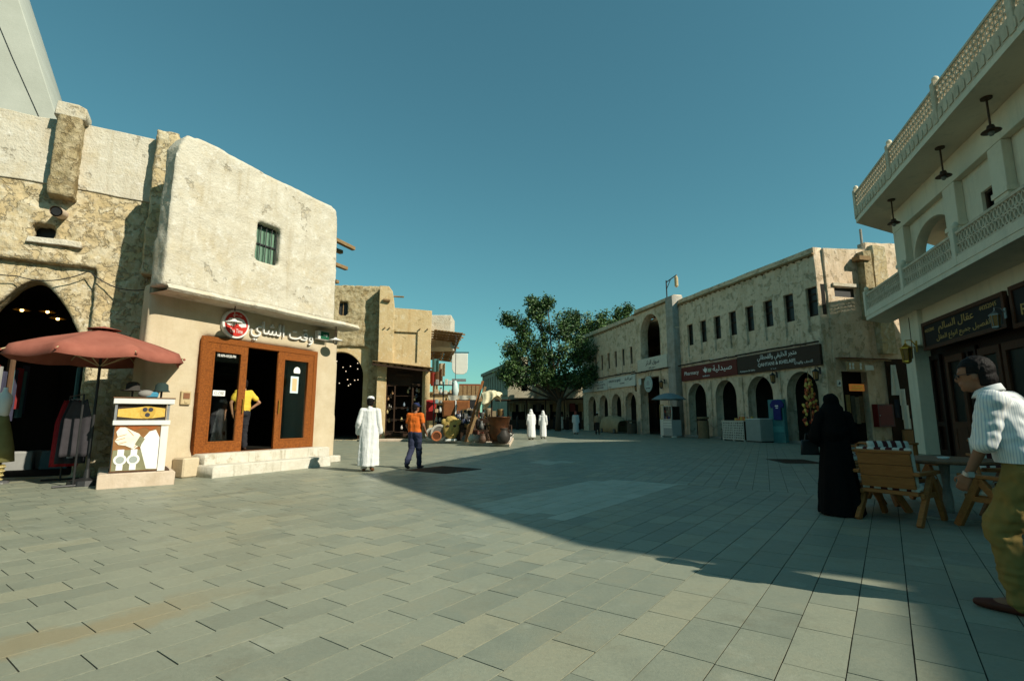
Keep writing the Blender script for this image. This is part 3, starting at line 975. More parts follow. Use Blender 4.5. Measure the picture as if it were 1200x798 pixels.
# tall grey tower behind
tw = thing('grey_tower', 'tall smooth grey rendered tower with a slanting edge rising behind the old wall', 'building', (-10.176 - 0.9, 15.074 + 1.6, 0), AWR)
MB().plate([(-14, 0), (-2.2, 0), (-3.15, 9.0), (-6.9, 19.5), (-14, 19.5)], [], 0, 4.0, 0.03).build('wall', M_CONC, tw)
MB().tube([(-5.6, -0.01, 13.8), (-4.9, -0.01, 12.2), (-4.3, -0.01, 10.9), (-3.7, -0.01, 9.6)], 0.012, 4).build('render_seam', M_BLACK, tw)
MB().tube([(-5.6, -0.01, 13.8), (-5.8, -0.01, 12.6)], 0.012, 4).build('render_seam', M_BLACK, tw)

# ------------------------------------------------------------------ pharmacy row
PH = (15.0, 26.2, 0)
PHR = frame_rot(166)
ph = thing('pharmacy_building', 'long two storey plaster souq building with ground floor arches and narrow upper windows', 'building', PH, PHR)
def ph_at(s, y, z=0.0):
    return (PH[0] + s * math.cos(PHR) - y * math.sin(PHR), PH[1] + s * math.sin(PHR) + y * math.cos(PHR), z)
WX = [0.83 - 1.53 * k for k in range(8)]
AX = [-0.28 - 3.06 * k for k in range(4)]
holes = [[(x - 0.37, 5.56), (x + 0.37, 5.56), (x + 0.37, 7.88), (x - 0.37, 7.88)] for x in WX]
holes += [arch(x - 1.02, x + 1.02, -0.1, 2.62, 3.66, 'round', 18) for x in AX]
MB().plate(wobble([(-11.2, 0), (1.35, 0), (1.15, 9.85), (-11.2, 9.9)], 0.05, 0.6, 1.0), holes, 0, 0.55, 0.03).build('main_wall', M_PHARM, ph)
# tower bay with the big arch
MB().plate(wobble([(-17.4, 0), (-11.25, 0), (-11.25, 10.3), (-17.4, 10.35)], 0.04, 0.6, 5.0),
           [arch(-16.5, -13.35, 6.05, 8.0, 9.6, 'round', 20), [(-16.8, -0.1), (-13.75, -0.1), (-13.75, 4.5), (-16.8, 4.5)]], -0.35, 0.7, 0.03).build('gate_bay_wall', M_PHARM, ph)
MB().plate([(-12.15, 0), (-11.24, 0), (-11.24, 10.22), (-12.1, 10.25)], [], -0.5, 0.9, 0.04).build('grey_pier', M_PHARM2, ph)
LX = [-18.9 - 1.56 * k for k in range(7)]
LA = [-19.3 - 2.85 * k for k in range(4)]
holes = [[(x - 0.27, 4.75), (x + 0.27, 4.75), (x + 0.27, 7.5), (x - 0.27, 7.5)] for x in LX]
holes += [arch(x - 1.0, x + 1.0, -0.1, 2.5, 3.5, 'round', 16) for x in LA]
MB().plate(wobble([(-30.2, 0), (-17.42, 0), (-17.42, 10.15), (-30.2, 10.2)], 0.05, 0.6, 9.0), holes, 0, 0.55, 0.03).build('far_wing_wall', M_PHARM, ph)
# recessed fields and windows
M_WDARK = mat('window dark', (0.016, 0.014, 0.012), (0.011, 0.01, 0.008), 4, 0.3, spec=0.25)
for x in WX:
    box_part('window_field', M_PHARM, ph, x - 0.42, x + 0.42, 0.13, 0.5, 5.5, 6.38)
    w = box_part('window', M_WDARK, ph, x - 0.42, x + 0.42, 0.22, 0.45, 6.385, 7.95)
    MB().plate([(x - 0.37, 6.385), (x + 0.37, 6.385), (x + 0.37, 7.88), (x - 0.37, 7.88)], [[(x - 0.29, 6.46), (x + 0.29, 6.46), (x + 0.29, 7.12), (x - 0.29, 7.12)], [(x - 0.29, 7.2), (x + 0.29, 7.2), (x + 0.29, 7.48), (x - 0.29, 7.48)], [(x - 0.29, 7.54), (x + 0.29, 7.54), (x + 0.29, 7.82), (x - 0.29, 7.82)]], 0.16, 0.055).build('frame', M_DARKWOOD, w)
for x in LX:
    box_part('window_field', M_PHARM, ph, x - 0.3, x + 0.3, 0.08, 0.5, 4.7, 5.98)
    box_part('window', M_WDARK, ph, x - 0.3, x + 0.3, 0.13, 0.45, 5.985, 7.55)
# inside the big arch and behind the arcades
box_part('loggia_back', mat('loggia brown', (0.10, 0.075, 0.05), (0.07, 0.05, 0.035)), ph, -17.2, -12.6, 2.6, 2.7, 5.9, 9.9)
box_part('loggia_jamb', M_PHARM2, ph, -15.2, -14.75, 1.4, 2.6, 6.05, 9.8)
box_part('loggia_roof', M_PHARM2, ph, -17.2, -12.2, 0.36, 2.6, 9.7, 9.85)
box_part('loggia_floor', M_PHARM, ph, -17.2, -12.6, 0.36, 2.6, 5.9, 6.04)
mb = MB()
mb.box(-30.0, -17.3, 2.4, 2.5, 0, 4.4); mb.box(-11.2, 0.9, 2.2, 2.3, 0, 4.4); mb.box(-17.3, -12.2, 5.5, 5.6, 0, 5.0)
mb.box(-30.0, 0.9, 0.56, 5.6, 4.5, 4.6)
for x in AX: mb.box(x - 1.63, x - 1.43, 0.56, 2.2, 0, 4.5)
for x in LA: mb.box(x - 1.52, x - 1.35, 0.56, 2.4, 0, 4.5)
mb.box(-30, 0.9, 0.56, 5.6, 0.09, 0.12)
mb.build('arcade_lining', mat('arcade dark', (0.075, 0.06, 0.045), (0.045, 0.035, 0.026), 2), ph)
for x in AX + LA:
    d = box_part('shop_door', M_DARKWOOD, ph, x - 0.8, x + 0.8, 2.08, 2.16, 0.12, 2.9)
    box_part('pane', M_WDARK, d, x - 0.6, x - 0.05, 2.05, 2.075, 0.5, 2.6)
    box_part('pane', M_WDARK, d, x + 0.05, x + 0.6, 2.05, 2.075, 0.5, 2.6)
# closed body and roof
mb = MB()
mb.box(-30.0, 1.0, 0.6, 9.0, 9.2, 9.4); mb.box(-30.0, 1.0, 8.6, 9.0, 0, 9.4); mb.box(-30.2, -29.9, 0.56, 9.0, 0, 10.0)
mb.build('roof', M_PHARM, ph)
# end wall towards the alley
EM = Matrix.Translation((1.32, 0, 0)) @ Matrix.Rotation(R(90), 4, 'Z')
MB(EM).plate(wobble([(0.56, 0), (5.4, 0), (5.4, 10.4), (3.3, 10.35), (3.25, 9.95), (0.56, 9.82)], 0.05, 0.5, 4.0), [[(0.9, -0.1), (2.45, -0.1), (2.45, 3.55), (0.9, 3.55)], [(0.95, 7.3), (2.3, 7.3), (2.3, 7.85), (0.95, 7.85)]], 0, 0.5, 0.03).build('end_wall', M_PHARM, ph)
MB(EM).plate(wobble([(2.55, 6.2), (3.1, 6.2), (3.05, 9.75), (2.6, 9.7)], 0.05, 0.3, 3.0), [], -0.4, 0.5, 0.03).build('end_pier', M_COARSE, ph)
MB(EM).plate(wobble([(3.3, 4.5), (4.2, 4.5), (4.1, 10.1), (3.4, 10.1)], 0.08, 0.3, 6.0), [], -0.3, 0.4, 0.03).build('end_pier', M_RUBBLE, ph)
MB(EM).tube([(2.9, -0.1, 10.2), (2.9, -0.1, 11.0)], 0.06, 8).build('roof_pipe', M_PHARM2, ph)
MB(EM).box(2.2, 2.9, -0.5, -0.05, 9.2, 9.42).build('beam', M_BEAM, ph)
MB(EM).box(0.93, 2.32, 0.1, 0.2, 7.2, 7.95).build('vent_back', M_BLACK, ph)
MB(EM).box(0.85, 2.4, -0.1, 0.1, 7.86, 8.02).build('lintel', M_PLASTER, ph)
MB(EM).box(0.85, 2.5, 0.35, 0.48, 0, 3.6).build('doorway_back', M_DARK, ph)
for k in range(6):
    MB(EM).bar((0.5, -0.28, 4.14 + 0.002 * k), (3.6, -0.28 - 0.05 * k, 4.13 - 0.012 * k), 0.07, 0.05).build('awning_pole', M_BEAM, ph) if k < 3 else None
MB(EM).box(0.6, 3.5, -0.36, -0.02, 4.16, 4.2).build('awning_board', mat('rusty red sheet', (0.14, 0.03, 0.02), (0.09, 0.02, 0.015)), ph)
# eaves: pole ends and a rough coping
pole = None
for i in range(64):
    s = 0.9 - i * 0.48
    if -17.5 < s < -11.1: continue
    y = random.uniform(-0.2, -0.1)
    me_s = MB().tube([(0, 0.2, 0), (0.03, y, random.uniform(-0.03, 0.02))], 0.04, 6)
    o = me_s.build('pole_end', M_BEAM, ph)
    o.location = (s, 0, 9.42 + (0.2 if s < -17 else 0) + random.uniform(-0.02, 0.02))
MB().plate(wobble([(-11.15, 9.5), (1.2, 9.47), (1.2, 9.56), (-11.15, 9.6)], 0.03, 0.3, 2.0), [], -0.12, 0.14, 0.01).build('eave_board', M_BEAM, ph)
MB().plate(wobble([(-30.2, 9.72), (-17.42, 9.72), (-17.42, 9.8), (-30.2, 9.82)], 0.03, 0.3, 4.0), [], -0.12, 0.14, 0.01).build('eave_board', M_BEAM, ph)
MB().plate(wobble([(-17.5, 9.95), (-12.2, 9.95), (-12.2, 10.04), (-17.5, 10.04)], 0.03, 0.3, 5.0), [], -0.5, 0.16, 0.01).build('eave_board', M_BEAM, ph)
# string course of poles above the shop signs
for i in range(36):
    s = 1.2 - i * 0.87
    z = 5.02 if s > -11 else 4.98 if s > -17.4 else 5.2
    y0 = -0.2 if s > -11 or s < -17.4 else -0.52
    MB().tube([(0, y0 + random.uniform(-0.05, 0.05), random.uniform(-0.03, 0.03)), (0.95, y0 + random.uniform(-0.05, 0.05), random.uniform(-0.03, 0.03))], 0.045, 6).build('pole', M_DARKWOOD, ph).location = (s - 0.9, 0, z)
# slender pilasters between the arches
for x in [a + 1.53 for a in AX] + [AX[-1] - 1.4]:
    MB().box(x - 0.16, x + 0.16, -0.07, 0.05, 0, 3.7).build('pilaster', M_PHARM, ph, bevel=0.015)
for x in [a + 1.42 for a in LA]:
    MB().box(x - 0.13, x + 0.13, -0.07, 0.05, 0, 3.6).build('pilaster', M_PHARM, ph, bevel=0.015)
MB().box(-11.0, 1.2, -0.18, -0.0, 0, 0.12).build('threshold', M_PHARM2, ph)
# iron bracket on the roof
mb = MB(); mb.tube([(-13.0, 0.2, 10.2), (-13.0, 0.2, 11.9)], 0.05, 6); mb.tube([(-13.0, 0.2, 11.75), (-11.5, 0.2, 11.95)], 0.04, 6); mb.tube([(-13.0, 0.2, 11.2), (-12.4, 0.2, 11.8)], 0.03, 6)
mb.build('roof_bracket', M_BLACK, ph)
mb = MB(); mb.lathe([(0.05, 0), (0.14, 0.1), (0.14, 0.75), (0.05, 0.9)], 10, (-11.6, 0.2, 11.0)); mb.build('roof_lantern', M_BEIGE, ph)

# --- signs of the row
def board(name, label, x0, x1, z0, z1, m, y=-0.12, th=0.1):
    t = thing(name, label, 'sign', ph_at((x0 + x1) / 2, y, (z0 + z1) / 2), PHR)
    w, h = (x1 - x0) / 2, (z1 - z0) / 2
    MB().box(-w, w, -th / 2, th / 2 + 0.05, -h, h).build('panel', m, t, bevel=0.01)
    return t, -th / 2
M_SIGNRED = mat('dark red sign', (0.12, 0.017, 0.011), (0.10, 0.014, 0.01), 3, 0.5)
M_SIGNBR = mat('dark brown sign', (0.042, 0.024, 0.015), (0.035, 0.02, 0.013), 3, 0.5)
M_SIGNW = mat('off white sign', (0.66, 0.67, 0.60), (0.58, 0.59, 0.53), 3, 0.6)
t, y = board('shop_sign', 'dark brown shop sign in Arabic and English capitals above the wide arches', -4.9, 1.22, 3.86, 4.9, M_SIGNBR)
lettering('letters', 'متجر الخليفي والقحطاني', 0.42, M_PAPER, t, 0.15, y, 0.24, 0.012, 2.9)
lettering('letters', 'QAHTANI & KHELAIFI', 0.23, M_PAPER, t, 0.1, y, -0.14, 0.012, 2.75)
lettering('letters', 'للتحف والهدايا', 0.17, M_PAPER, t, 2.0, y, -0.28, 0.008, 1.2)
lettering('letters', 'Antiques & Gifts', 0.12, M_PAPER, t, -2.2, y, -0.37, 0.006, 1.3)
lettering('letters', 'Tel.', 0.05, M_PAPER, t, -0.1, y, -0.42, 0.004, 0.5)
t, y = board('shop_sign', 'dark red pharmacy sign with white lettering and a leaf mark', -10.95, -4.94, 3.88, 4.84, M_SIGNRED)
lettering('letters', 'Pharmacy', 0.34, M_PAPER, t, -1.75, y, -0.02, 0.012, 1.7)
lettering('letters', 'صيدلية', 0.48, M_PAPER, t, 1.6, y, 0.06, 0.012, 1.9)
lettering('letters', 'wellcare', 0.12, M_PAPER, t, -0.1, y, -0.3, 0.01, 0.75)
MB().plate([(-0.42, 0.18), (-0.3, 0.0), (-0.1, -0.12), (0.04, 0.06), (0.06, 0.22), (-0.06, 0.12), (-0.16, 0.3), (-0.26, 0.12)], [], y - 0.012, 0.012).build('leaf_mark', M_PAPER, t)
mb = MB()
for k in range(3): mb.plate([(0.1 + k * 0.13, -0.08), (0.16 + k * 0.13, -0.1), (0.26 + k * 0.13, 0.1), (0.2 + k * 0.13, 0.17), (0.12 + k * 0.13, 0.05)], [], y - 0.012, 0.012)
mb.build('leaf_mark', mat('pale green', (0.5, 0.6, 0.45)), t)
t, y = board('shop_sign', 'white shop sign with bold black capitals above the far wing arches', -23.6, -18.0, 4.02, 5.0, M_SIGNW)
lettering('letters', 'KINON ALAJAID', 0.3, M_INK, t, -1.2, y, 0.14, 0.01, 2.5)
lettering('letters', 'كنون الاجياد', 0.34, M_INK, t, 1.6, y, 0.18, 0.01, 1.5)
lettering('letters', 'TRADING', 0.12, M_INK, t, 0.3, y, -0.14, 0.006, 1.0)
lettering('letters', 'Mob.', 0.11, M_INK, t, -2.2, y, -0.36, 0.006, 0.7)
t, y = board('shop_sign', 'white shop sign with two lines of small black capitals at the far wing', -26.9, -23.7, 3.95, 4.92, M_SIGNW)
lettering('letters', 'TOYS & GIFTS', 0.2, M_INK, t, 0, y, 0.06, 0.008, 2.4)
lettering('letters', 'AND OTHER', 0.16, M_INK, t, 0, y, -0.22, 0.008, 1.6)
lettering('letters', 'العاب', 0.16, M_INK, t, 0.2, y, 0.33, 0.008, 1.0)
t, y = board('shop_sign', 'pale grey shop sign with faded lettering at the far corner', -30.0, -27.0, 3.95, 4.85, mat('grey white sign', (0.5, 0.5, 0.45), (0.42, 0.42, 0.38)))
lettering('letters', 'محل العاب', 0.4, mat('grey ink', (0.2, 0.2, 0.19)), t, -0.6, y, 0, 0.008, 1.4)
t, y = board('calligraphy_sign', 'cream sign with Arabic calligraphy under the large upper arch', -16.9, -12.3, 5.06, 6.02, mat('cream sign', (0.6, 0.58, 0.48), (0.52, 0.5, 0.42)), y=-0.42)
lettering('letters', 'سوق الذكر'.replace('ذ', 'د'), 0.46, M_INK, t, 0.1, y, 0.08, 0.012, 2.1)
lettering('letters', 'سوق واقف', 0.16, M_INK, t, 0.0, y, -0.32, 0.01, 1.1)
rs2 = thing('round_sign', 'round pale grey sign hanging in the gateway under the calligraphy sign', 'sign', ph_at(-15.1, -0.5, 3.95), PHR)
MB().plate(disc(0.62), [], -0.06, 0.06, 0.01).build('disc', mat('pale teal enamel', (0.42, 0.5, 0.47), (0.38, 0.45, 0.42)), rs2)
MB().plate(disc(0.5), [disc(0.46)], -0.066, 0.01).build('ring', M_STEEL, rs2)
MB().box(-0.3, 0.3, -0.07, -0.061, -0.36, -0.3).build('line_mark', M_INK, rs2)
MB().plate(arch(-0.22, 0.22, -0.1, 0.05, 0.28), [], -0.068, 0.01).build('arch_mark', M_STEEL, rs2)
MB().tube([(0, 0, 0.6), (0, 0, 0.85)], 0.02, 6).build('hanger', M_IRON, rs2)
MB().box(-1.5, -1.1, -0.1, -0.04, 0.0, 0.5).build('side_plate', M_SIGNW, rs2)

# wall lanterns
def lantern(loc, rz, label, sc=1.0, m=None, bracket=True):
    t = thing('wall_lantern', label, 'lantern', loc, rz, 'wall lanterns')
    m = m or M_BLACK
    k = sc
    MB().lathe([(0.02 * k, 0.34 * k), (0.05 * k, 0.30 * k), (0.15 * k, 0.22 * k), (0.15 * k, 0.20 * k)], 6, (0, -0.25 * k, 0)).build('cap', m, t)
    MB().lathe([(0.12 * k, 0.20 * k), (0.085 * k, -0.12 * k)], 6, (0, -0.25 * k, 0)).build('lantern_glass', mat('amber glass', (0.30, 0.17, 0.06), (0.24, 0.12, 0.04), 3, 0.2), t)
    mb = MB()
    for i in range(6):
        a = i * math.pi / 3
        mb.tube([(0.125 * k * math.cos(a), -0.25 * k + 0.125 * k * math.sin(a), 0.21 * k), (0.09 * k * math.cos(a), -0.25 * k + 0.09 * k * math.sin(a), -0.13 * k)], 0.01 * k, 4)
    mb.lathe([(0.10 * k, -0.12 * k), (0.10 * k, -0.15 * k), (0.03 * k, -0.2 * k)], 6, (0, -0.25 * k, 0))
    mb.build('frame', m, t)
    if bracket:
        MB().tube([(0, 0, 0.25 * k), (0, -0.12 * k, 0.42 * k), (0, -0.25 * k, 0.42 * k), (0, -0.25 * k, 0.33 * k)], 0.016 * k, 6).build('bracket', m, t)
        MB().box(-0.05 * k, 0.05 * k, -0.02, 0.0, 0.1 * k, 0.4 * k).build('back_plate', m, t)
    return t
lantern(ph_at(1.0, -0.02, 3.3), PHR, 'black wall lantern below the right end of the brown sign', 1.15)
lantern(ph_at(-1.82, -0.09, 3.35), PHR, 'black wall lantern between the two wide arches under the brown sign', 1.1)
lantern(ph_at(-12.9, -0.38, 3.7), PHR, 'black wall lantern beside the gateway under the calligraphy sign', 1.2)
lantern(ph_at(-17.6, -0.02, 3.7), PHR, 'black wall lantern at the end of the white sign with capitals', 1.1)

# --- alley signs and boxes on the end wall
ER = PHR + R(90)
EO = ph_at(1.32, 0)
def en_at(x, y, z): 
    return (EO[0] + x * math.cos(ER) - y * math.sin(ER), EO[1] + x * math.sin(ER) + y * math.cos(ER), z)
def en_box(name, label, cat, x0, x1, y0, y1, z0, z1, m, bevel=0.01):
    o = MB().box(-(x1 - x0) / 2, (x1 - x0) / 2, y0, y1, 0, z1 - z0).build(name, m, None, bevel=bevel, loc=en_at((x0 + x1) / 2, 0, z0), rz=ER)
    return tag(o, label, cat)
M_TAN = mat('tan sign', (0.42, 0.29, 0.15), (0.36, 0.24, 0.12), 3, 0.6)
g = en_box('restroom_sign', 'tan sign with small white figures over the alley doorway', 'sign', 0.9, 1.95, -0.36, -0.3, 3.55, 4.0, M_TAN)
for x in (-0.34, -0.16, 0.3):
    mb = MB(); mb.lathe([(0.05, -0.06), (0.05, 0.06)], 10, (x, -0.362, 0.32)); mb.plate([(x - 0.06, 0.08), (x + 0.06, 0.08), (x + 0.04, 0.25), (x - 0.04, 0.25)], [], -0.368, 0.008)
    mb.build('figure_mark', M_PAPER, g)
en_box('white_plate_sign', 'plain white plate sign beside the tan figures sign', 'sign', 2.02, 2.55, -0.34, -0.3, 3.6, 3.85, M_SIGNW)
g = en_box('arrow_sign', 'small white square sign with a dark mark beside the alley doorway', 'sign', 0.58, 0.82, -0.03, -0.002, 2.8, 3.12, M_PAPER)
MB().plate([(-0.06, 0.1), (0.05, 0.1), (0.05, 0.14), (0.08, 0.16), (0.02, 0.25), (-0.03, 0.18), (0.0, 0.17), (-0.06, 0.14)], [], -0.036, 0.005).build('arrow', M_INK, g)
g = en_box('orange_sign', 'lit orange sign hanging inside the alley doorway', 'sign', 1.45, 2.35, 0.1, 0.16, 2.6, 2.95, mat('orange sign', (0.5, 0.18, 0.04), (0.42, 0.13, 0.03), 4, emit=(0.9, 0.35, 0.07), estr=0.12))
MB().box(-0.36, 0.3, 0.092, 0.099, 0.06, 0.12).build('print_line', M_GOLD, g); MB().box(-0.3, 0.36, 0.092, 0.099, 0.2, 0.26).build('print_line', M_GOLD, g)
g = en_box('fire_hose_cabinet', 'dark red steel cabinet on the alley wall beside the doorway', 'cabinet', 2.55, 3.55, -0.3, -0.004, 0.85, 1.95, mat('dark red steel', (0.16, 0.018, 0.016), (0.13, 0.014, 0.012), 3, 0.4))
MB().ball((-0.4, -0.32, 0.55), 0.03).build('knob', M_STEEL, g)
MB().plate([(-0.46, 0.04), (0.46, 0.04), (0.46, 1.06), (-0.46, 1.06)], [[(-0.43, 0.07), (0.43, 0.07), (0.43, 1.03), (-0.43, 1.03)]], -0.306, 0.01).build('door_rim', M_BLACK, g)
for k, (x, cz, cm) in enumerate(((1.2, 2.4, (0.35, 0.22, 0.08)), (1.5, 2.35, (0.12, 0.10, 0.07)), (1.75, 2.3, (0.28, 0.2, 0.12)), (2.0, 2.35, (0.2, 0.12, 0.06)))):
    o = MB().grid(lambda u, v: ((u - 0.5) * 0.24, 0.04 * math.sin(u * 14), -v * 1.3), 12, 6, 0.01).build('hanging_scarf', mat('scarf cloth %d' % k, cm, tuple(c * 0.6 for c in cm), 8), None, loc=en_at(x, 0.05, cz), rz=ER)
    tag(o, ['ochre scarf hanging in the alley doorway', 'dark olive scarf hanging in the alley doorway', 'tan scarf hanging in the alley doorway', 'brown scarf hanging in the alley doorway'][k], 'scarf', 'scarves in the alley doorway')
# dark board with pinned papers and hung garments at the alley mouth
hb = thing('display_board', 'dark board hung with white garments and papers at the mouth of the alley', 'display board', en_at(3.95, -0.35, 0), ER - R(20))
MB().box(-0.5, 0.5, 0.0, 0.06, 0.05, 4.2).build('board', M_DARKWOOD, hb)
for k, (x, z, w, h) in enumerate(((-0.18, 2.4, 0.42, 1.5), (0.1, 1.9, 0.3, 0.8), (0.16, 1.2, 0.36, 0.7), (0.2, 0.75, 0.34, 0.5), (-0.2, 1.3, 0.2, 0.9))):
    MB().grid(lambda u, v, x=x, z=z, w=w, h=h: (x + (u - 0.5) * w * (0.5 + 0.5 * v if k == 0 else 1), -0.04 - 0.03 * math.sin(u * 9 + k), z + h * (1 - v)), 8, 4, 0.008).build('pinned_garment', M_SIGNW if k != 4 else M_INK, hb)
MB().box(-0.1, 0.35, -0.14, -0.02, 0.1, 0.7).build('cardboard_box', mat('cardboard', (0.30, 0.17, 0.08), (0.25, 0.14, 0.06)), hb)

# ------------------------------------------------------------------ white balcony building
RB = (14.2, 20.6, 0)
RBR = frame_rot(198.7)
rb = thing('balcony_building', 'whitewashed two storey building with carved lattice balconies and a deep flat roof', 'building', RB, RBR)
def rb_at(s, y, z=0.0):
    return (RB[0] + s * math.cos(RBR) - y * math.sin(RBR), RB[1] + s * math.sin(RBR) + y * math.cos(RBR), z)
ROOF = [(0.9, 0), (16.8, 0), (21.79, 6.1), (20.5, 10.65), (-6.0, 10.65), (-6.0, 6.75)]
prism(MB(), ROOF, 9.06, 9.22).build('roof_slab', M_WHITEW, rb)
prism(MB(), [(0.9, 0), (16.8, 0), (18.0, 1.05), (-0.17, 1.05)], 5.05, 5.2).build('balcony_slab', M_WHITEW, rb)
def ring(mb, cx, cz, r, w, y, th, n=14):
    O = [(cx + r * math.cos(2 * math.pi * k / n), cz + r * math.sin(2 * math.pi * k / n)) for k in range(n)]
    I = [(cx + (r - w) * math.cos(2 * math.pi * k / n), cz + (r - w) * math.sin(2 * math.pi * k / n)) for k in range(n)]
    V = [[mb._v((p[0], yy, p[1])) for p in P] for P, yy in ((O, y), (I, y), (I, y + th), (O, y + th))]
    for a in range(4):
        A, B = V[a], V[(a + 1) % 4]
        for k in range(n):
            mb.bm.faces.new((A[k], A[(k + 1) % n], B[(k + 1) % n], B[k]))
def lattice(parent, x0, x1, z0, z1, rows, style):
    mb = MB()
    y = 0.03
    mb.box(x0, x1, y - 0.02, y + 0.11, z1 - 0.07, z1)
    mb.box(x0, x1, y - 0.02, y + 0.11, z0, z0 + 0.06)
    h = (z1 - z0 - 0.13) / rows
    r = h * 0.58
    n = max(1, round((x1 - x0) / (h * (0.55 if style == 'ring' else 0.95))))
    for j in range(rows):
        for i in range(n):
            cx = x0 + (i + 0.5) * (x1 - x0) / n + (0 if j % 2 == 0 else 0.0)
            cz = z0 + 0.06 + h * (j + 0.5)
            ring(mb, cx, cz, r, 0.03, y + 0.003 * (i % 2) + 0.0015 * (j % 2), 0.05, 12)
            if style == 'star':
                mb.bar((cx - h * 0.5, y + 0.03, cz - h * 0.5), (cx + h * 0.5, y + 0.03, cz + h * 0.5), 0.03, 0.025)
                mb.bar((cx - h * 0.5, y + 0.036, cz + h * 0.5), (cx + h * 0.5, y + 0.036, cz - h * 0.5), 0.03, 0.025)
    return mb.build('lattice_panel', M_LATT, parent)
PX = [0.98, 4.64, 8.1, 11.6, 15.1, 16.72]
for a, b in zip(PX, PX[1:]):
    lattice(rb, a + 0.12, b - 0.12, 5.42, 6.08, 2, 'ring')
    lattice(rb, a + 0.1, b - 0.1, 9.62, 10.3, 3, 'star')
for lvl, z0, z1 in ((0, 5.2, 6.2), (1, 9.22, 10.42)):
    for x in PX:
        po = MB().box(x - 0.1, x + 0.1, -0.03, 0.2, z0, z1).build('post', M_WHITEW if lvl == 0 else M_LATT, rb, bevel=0.012)
        MB().lathe([(0.05, 0), (0.07, 0.02), (0.09, 0.08), (0.075, 0.14), (0.03, 0.18), (0.0, 0.185)], 14, (x, 0.085, z1)).build('finial', M_WHITEW, po, smooth=True)
box_part('balcony_kerb', M_WHITEW, rb, 0.9, 16.8, -0.015, 0.16, 5.202, 5.42)
# carved frieze under the roof lattice: shallow niches
mb = MB()
mb.box(0.9, 16.8, 0.0, 0.14, 9.222, 9.62)
mb.build('roof_kerb', M_LATT, rb)
for i in range(int(15.6 / 0.3)):
    x = 1.05 + i * 0.3
    MB().plate(arch(x, x + 0.2, 9.27, 9.45, 9.56, 'round', 6), [], -0.025, 0.03).build('frieze_tooth', M_LATT, rb)
# far-end returns of the balconies
for z0, z1, rows, st in ((5.42, 6.08, 2, 'ring'), (9.62, 10.3, 3, 'star')):
    sk = math.atan2(6.75, -6.9)
    L = 1.3 if z0 < 6 else 9.5
    RM = Matrix.Translation((0.9 + L * math.cos(sk), L * math.sin(sk), 0)) @ Matrix.Rotation(sk + math.pi, 4, 'Z')
    o = lattice(rb, 0, L, z0, z1, rows, st)
    o.matrix_local = RM
MB().bar((0.98, 0.1, 5.311), (0.05, 1.01, 5.311), 0.15, 0.216).build('balcony_kerb', M_WHITEW, rb)
MB().bar((0.98, 0.1, 9.42), (-5.95, 6.87, 9.42), 0.14, 0.396).build('roof_kerb', M_LATT, rb)
prism(MB(), [(16.9, 1.62), (21.7, 6.12), (20.4, 10.0), (16.9, 10.0)], 0, 9.05).build('near_wing', M_WHITEW, rb)
# parapet along the hidden near end
for p, q in (((16.8, 0.0), (21.79, 6.1)), ((21.79, 6.1), (20.5, 10.65))):
    MB().bar((p[0], p[1] + 0.02, 9.8), (q[0], q[1], 9.8), 0.2, 1.2).build('parapet', M_WHITEW, rb)
# upper floor: front wall with loggia arch, recessed fields and pilasters
holes = [arch(2.4, 5.35, 5.25, 7.0, 7.95, 'round', 16), [(6.98, 6.2), (7.95, 6.2), (7.95, 7.52), (6.98, 7.52)], [(9.6, 6.2), (10.6, 6.2), (10.6, 7.52), (9.6, 7.52)]]
MB().plate([(1.42, 5.2), (18.2, 5.2), (18.2, 9.06), (1.42, 9.06)], holes, 1.25, 0.35, 0.01).build('upper_wall', M_WHITEW, rb)
box_part('cornice_beam', M_WHITEW, rb, 1.40, 18.2, 1.02, 1.248, 8.28, 9.058, 0.01)
for x0, x1 in ((1.40, 2.3), (5.42, 6.15), (7.98, 8.62), (10.9, 11.6), (14.0, 14.7)):
    box_part('upper_pilaster', M_WHITEW, rb, x0, x1, 1.03, 1.249, 5.2, 8.279, 0.012)
    box_part('pilaster_cap', M_WHITEW, rb, x0 - 0.04, x1 + 0.04, 0.995, 1.249, 6.9, 7.05, 0.01)
for x in (7.0, 9.62):
    w = MB().plate([(x - 0.02, 6.2), (x + 0.96, 6.2), (x + 0.96, 7.52), (x - 0.02, 7.52)], [[(x + 0.06, 6.28), (x + 0.88, 6.28), (x + 0.88, 7.44), (x + 0.06, 7.44)]], 1.34, 0.1).build('window', M_DARKWOOD, rb)
    box_part('pane', M_WDARK, w, x, x + 0.92, 1.45, 1.47, 6.22, 7.5)
mb = MB(); mb.box(5.5, 5.6, 1.6, 5.0, 5.2, 9.05); mb.box(1.4, 18.0, 5.0, 5.2, 5.2, 9.05);  mb.box(1.4, 17.0, 1.06, 5.0, 5.05, 5.19)
mb.build('loggia_lining', M_WHITEW, rb)
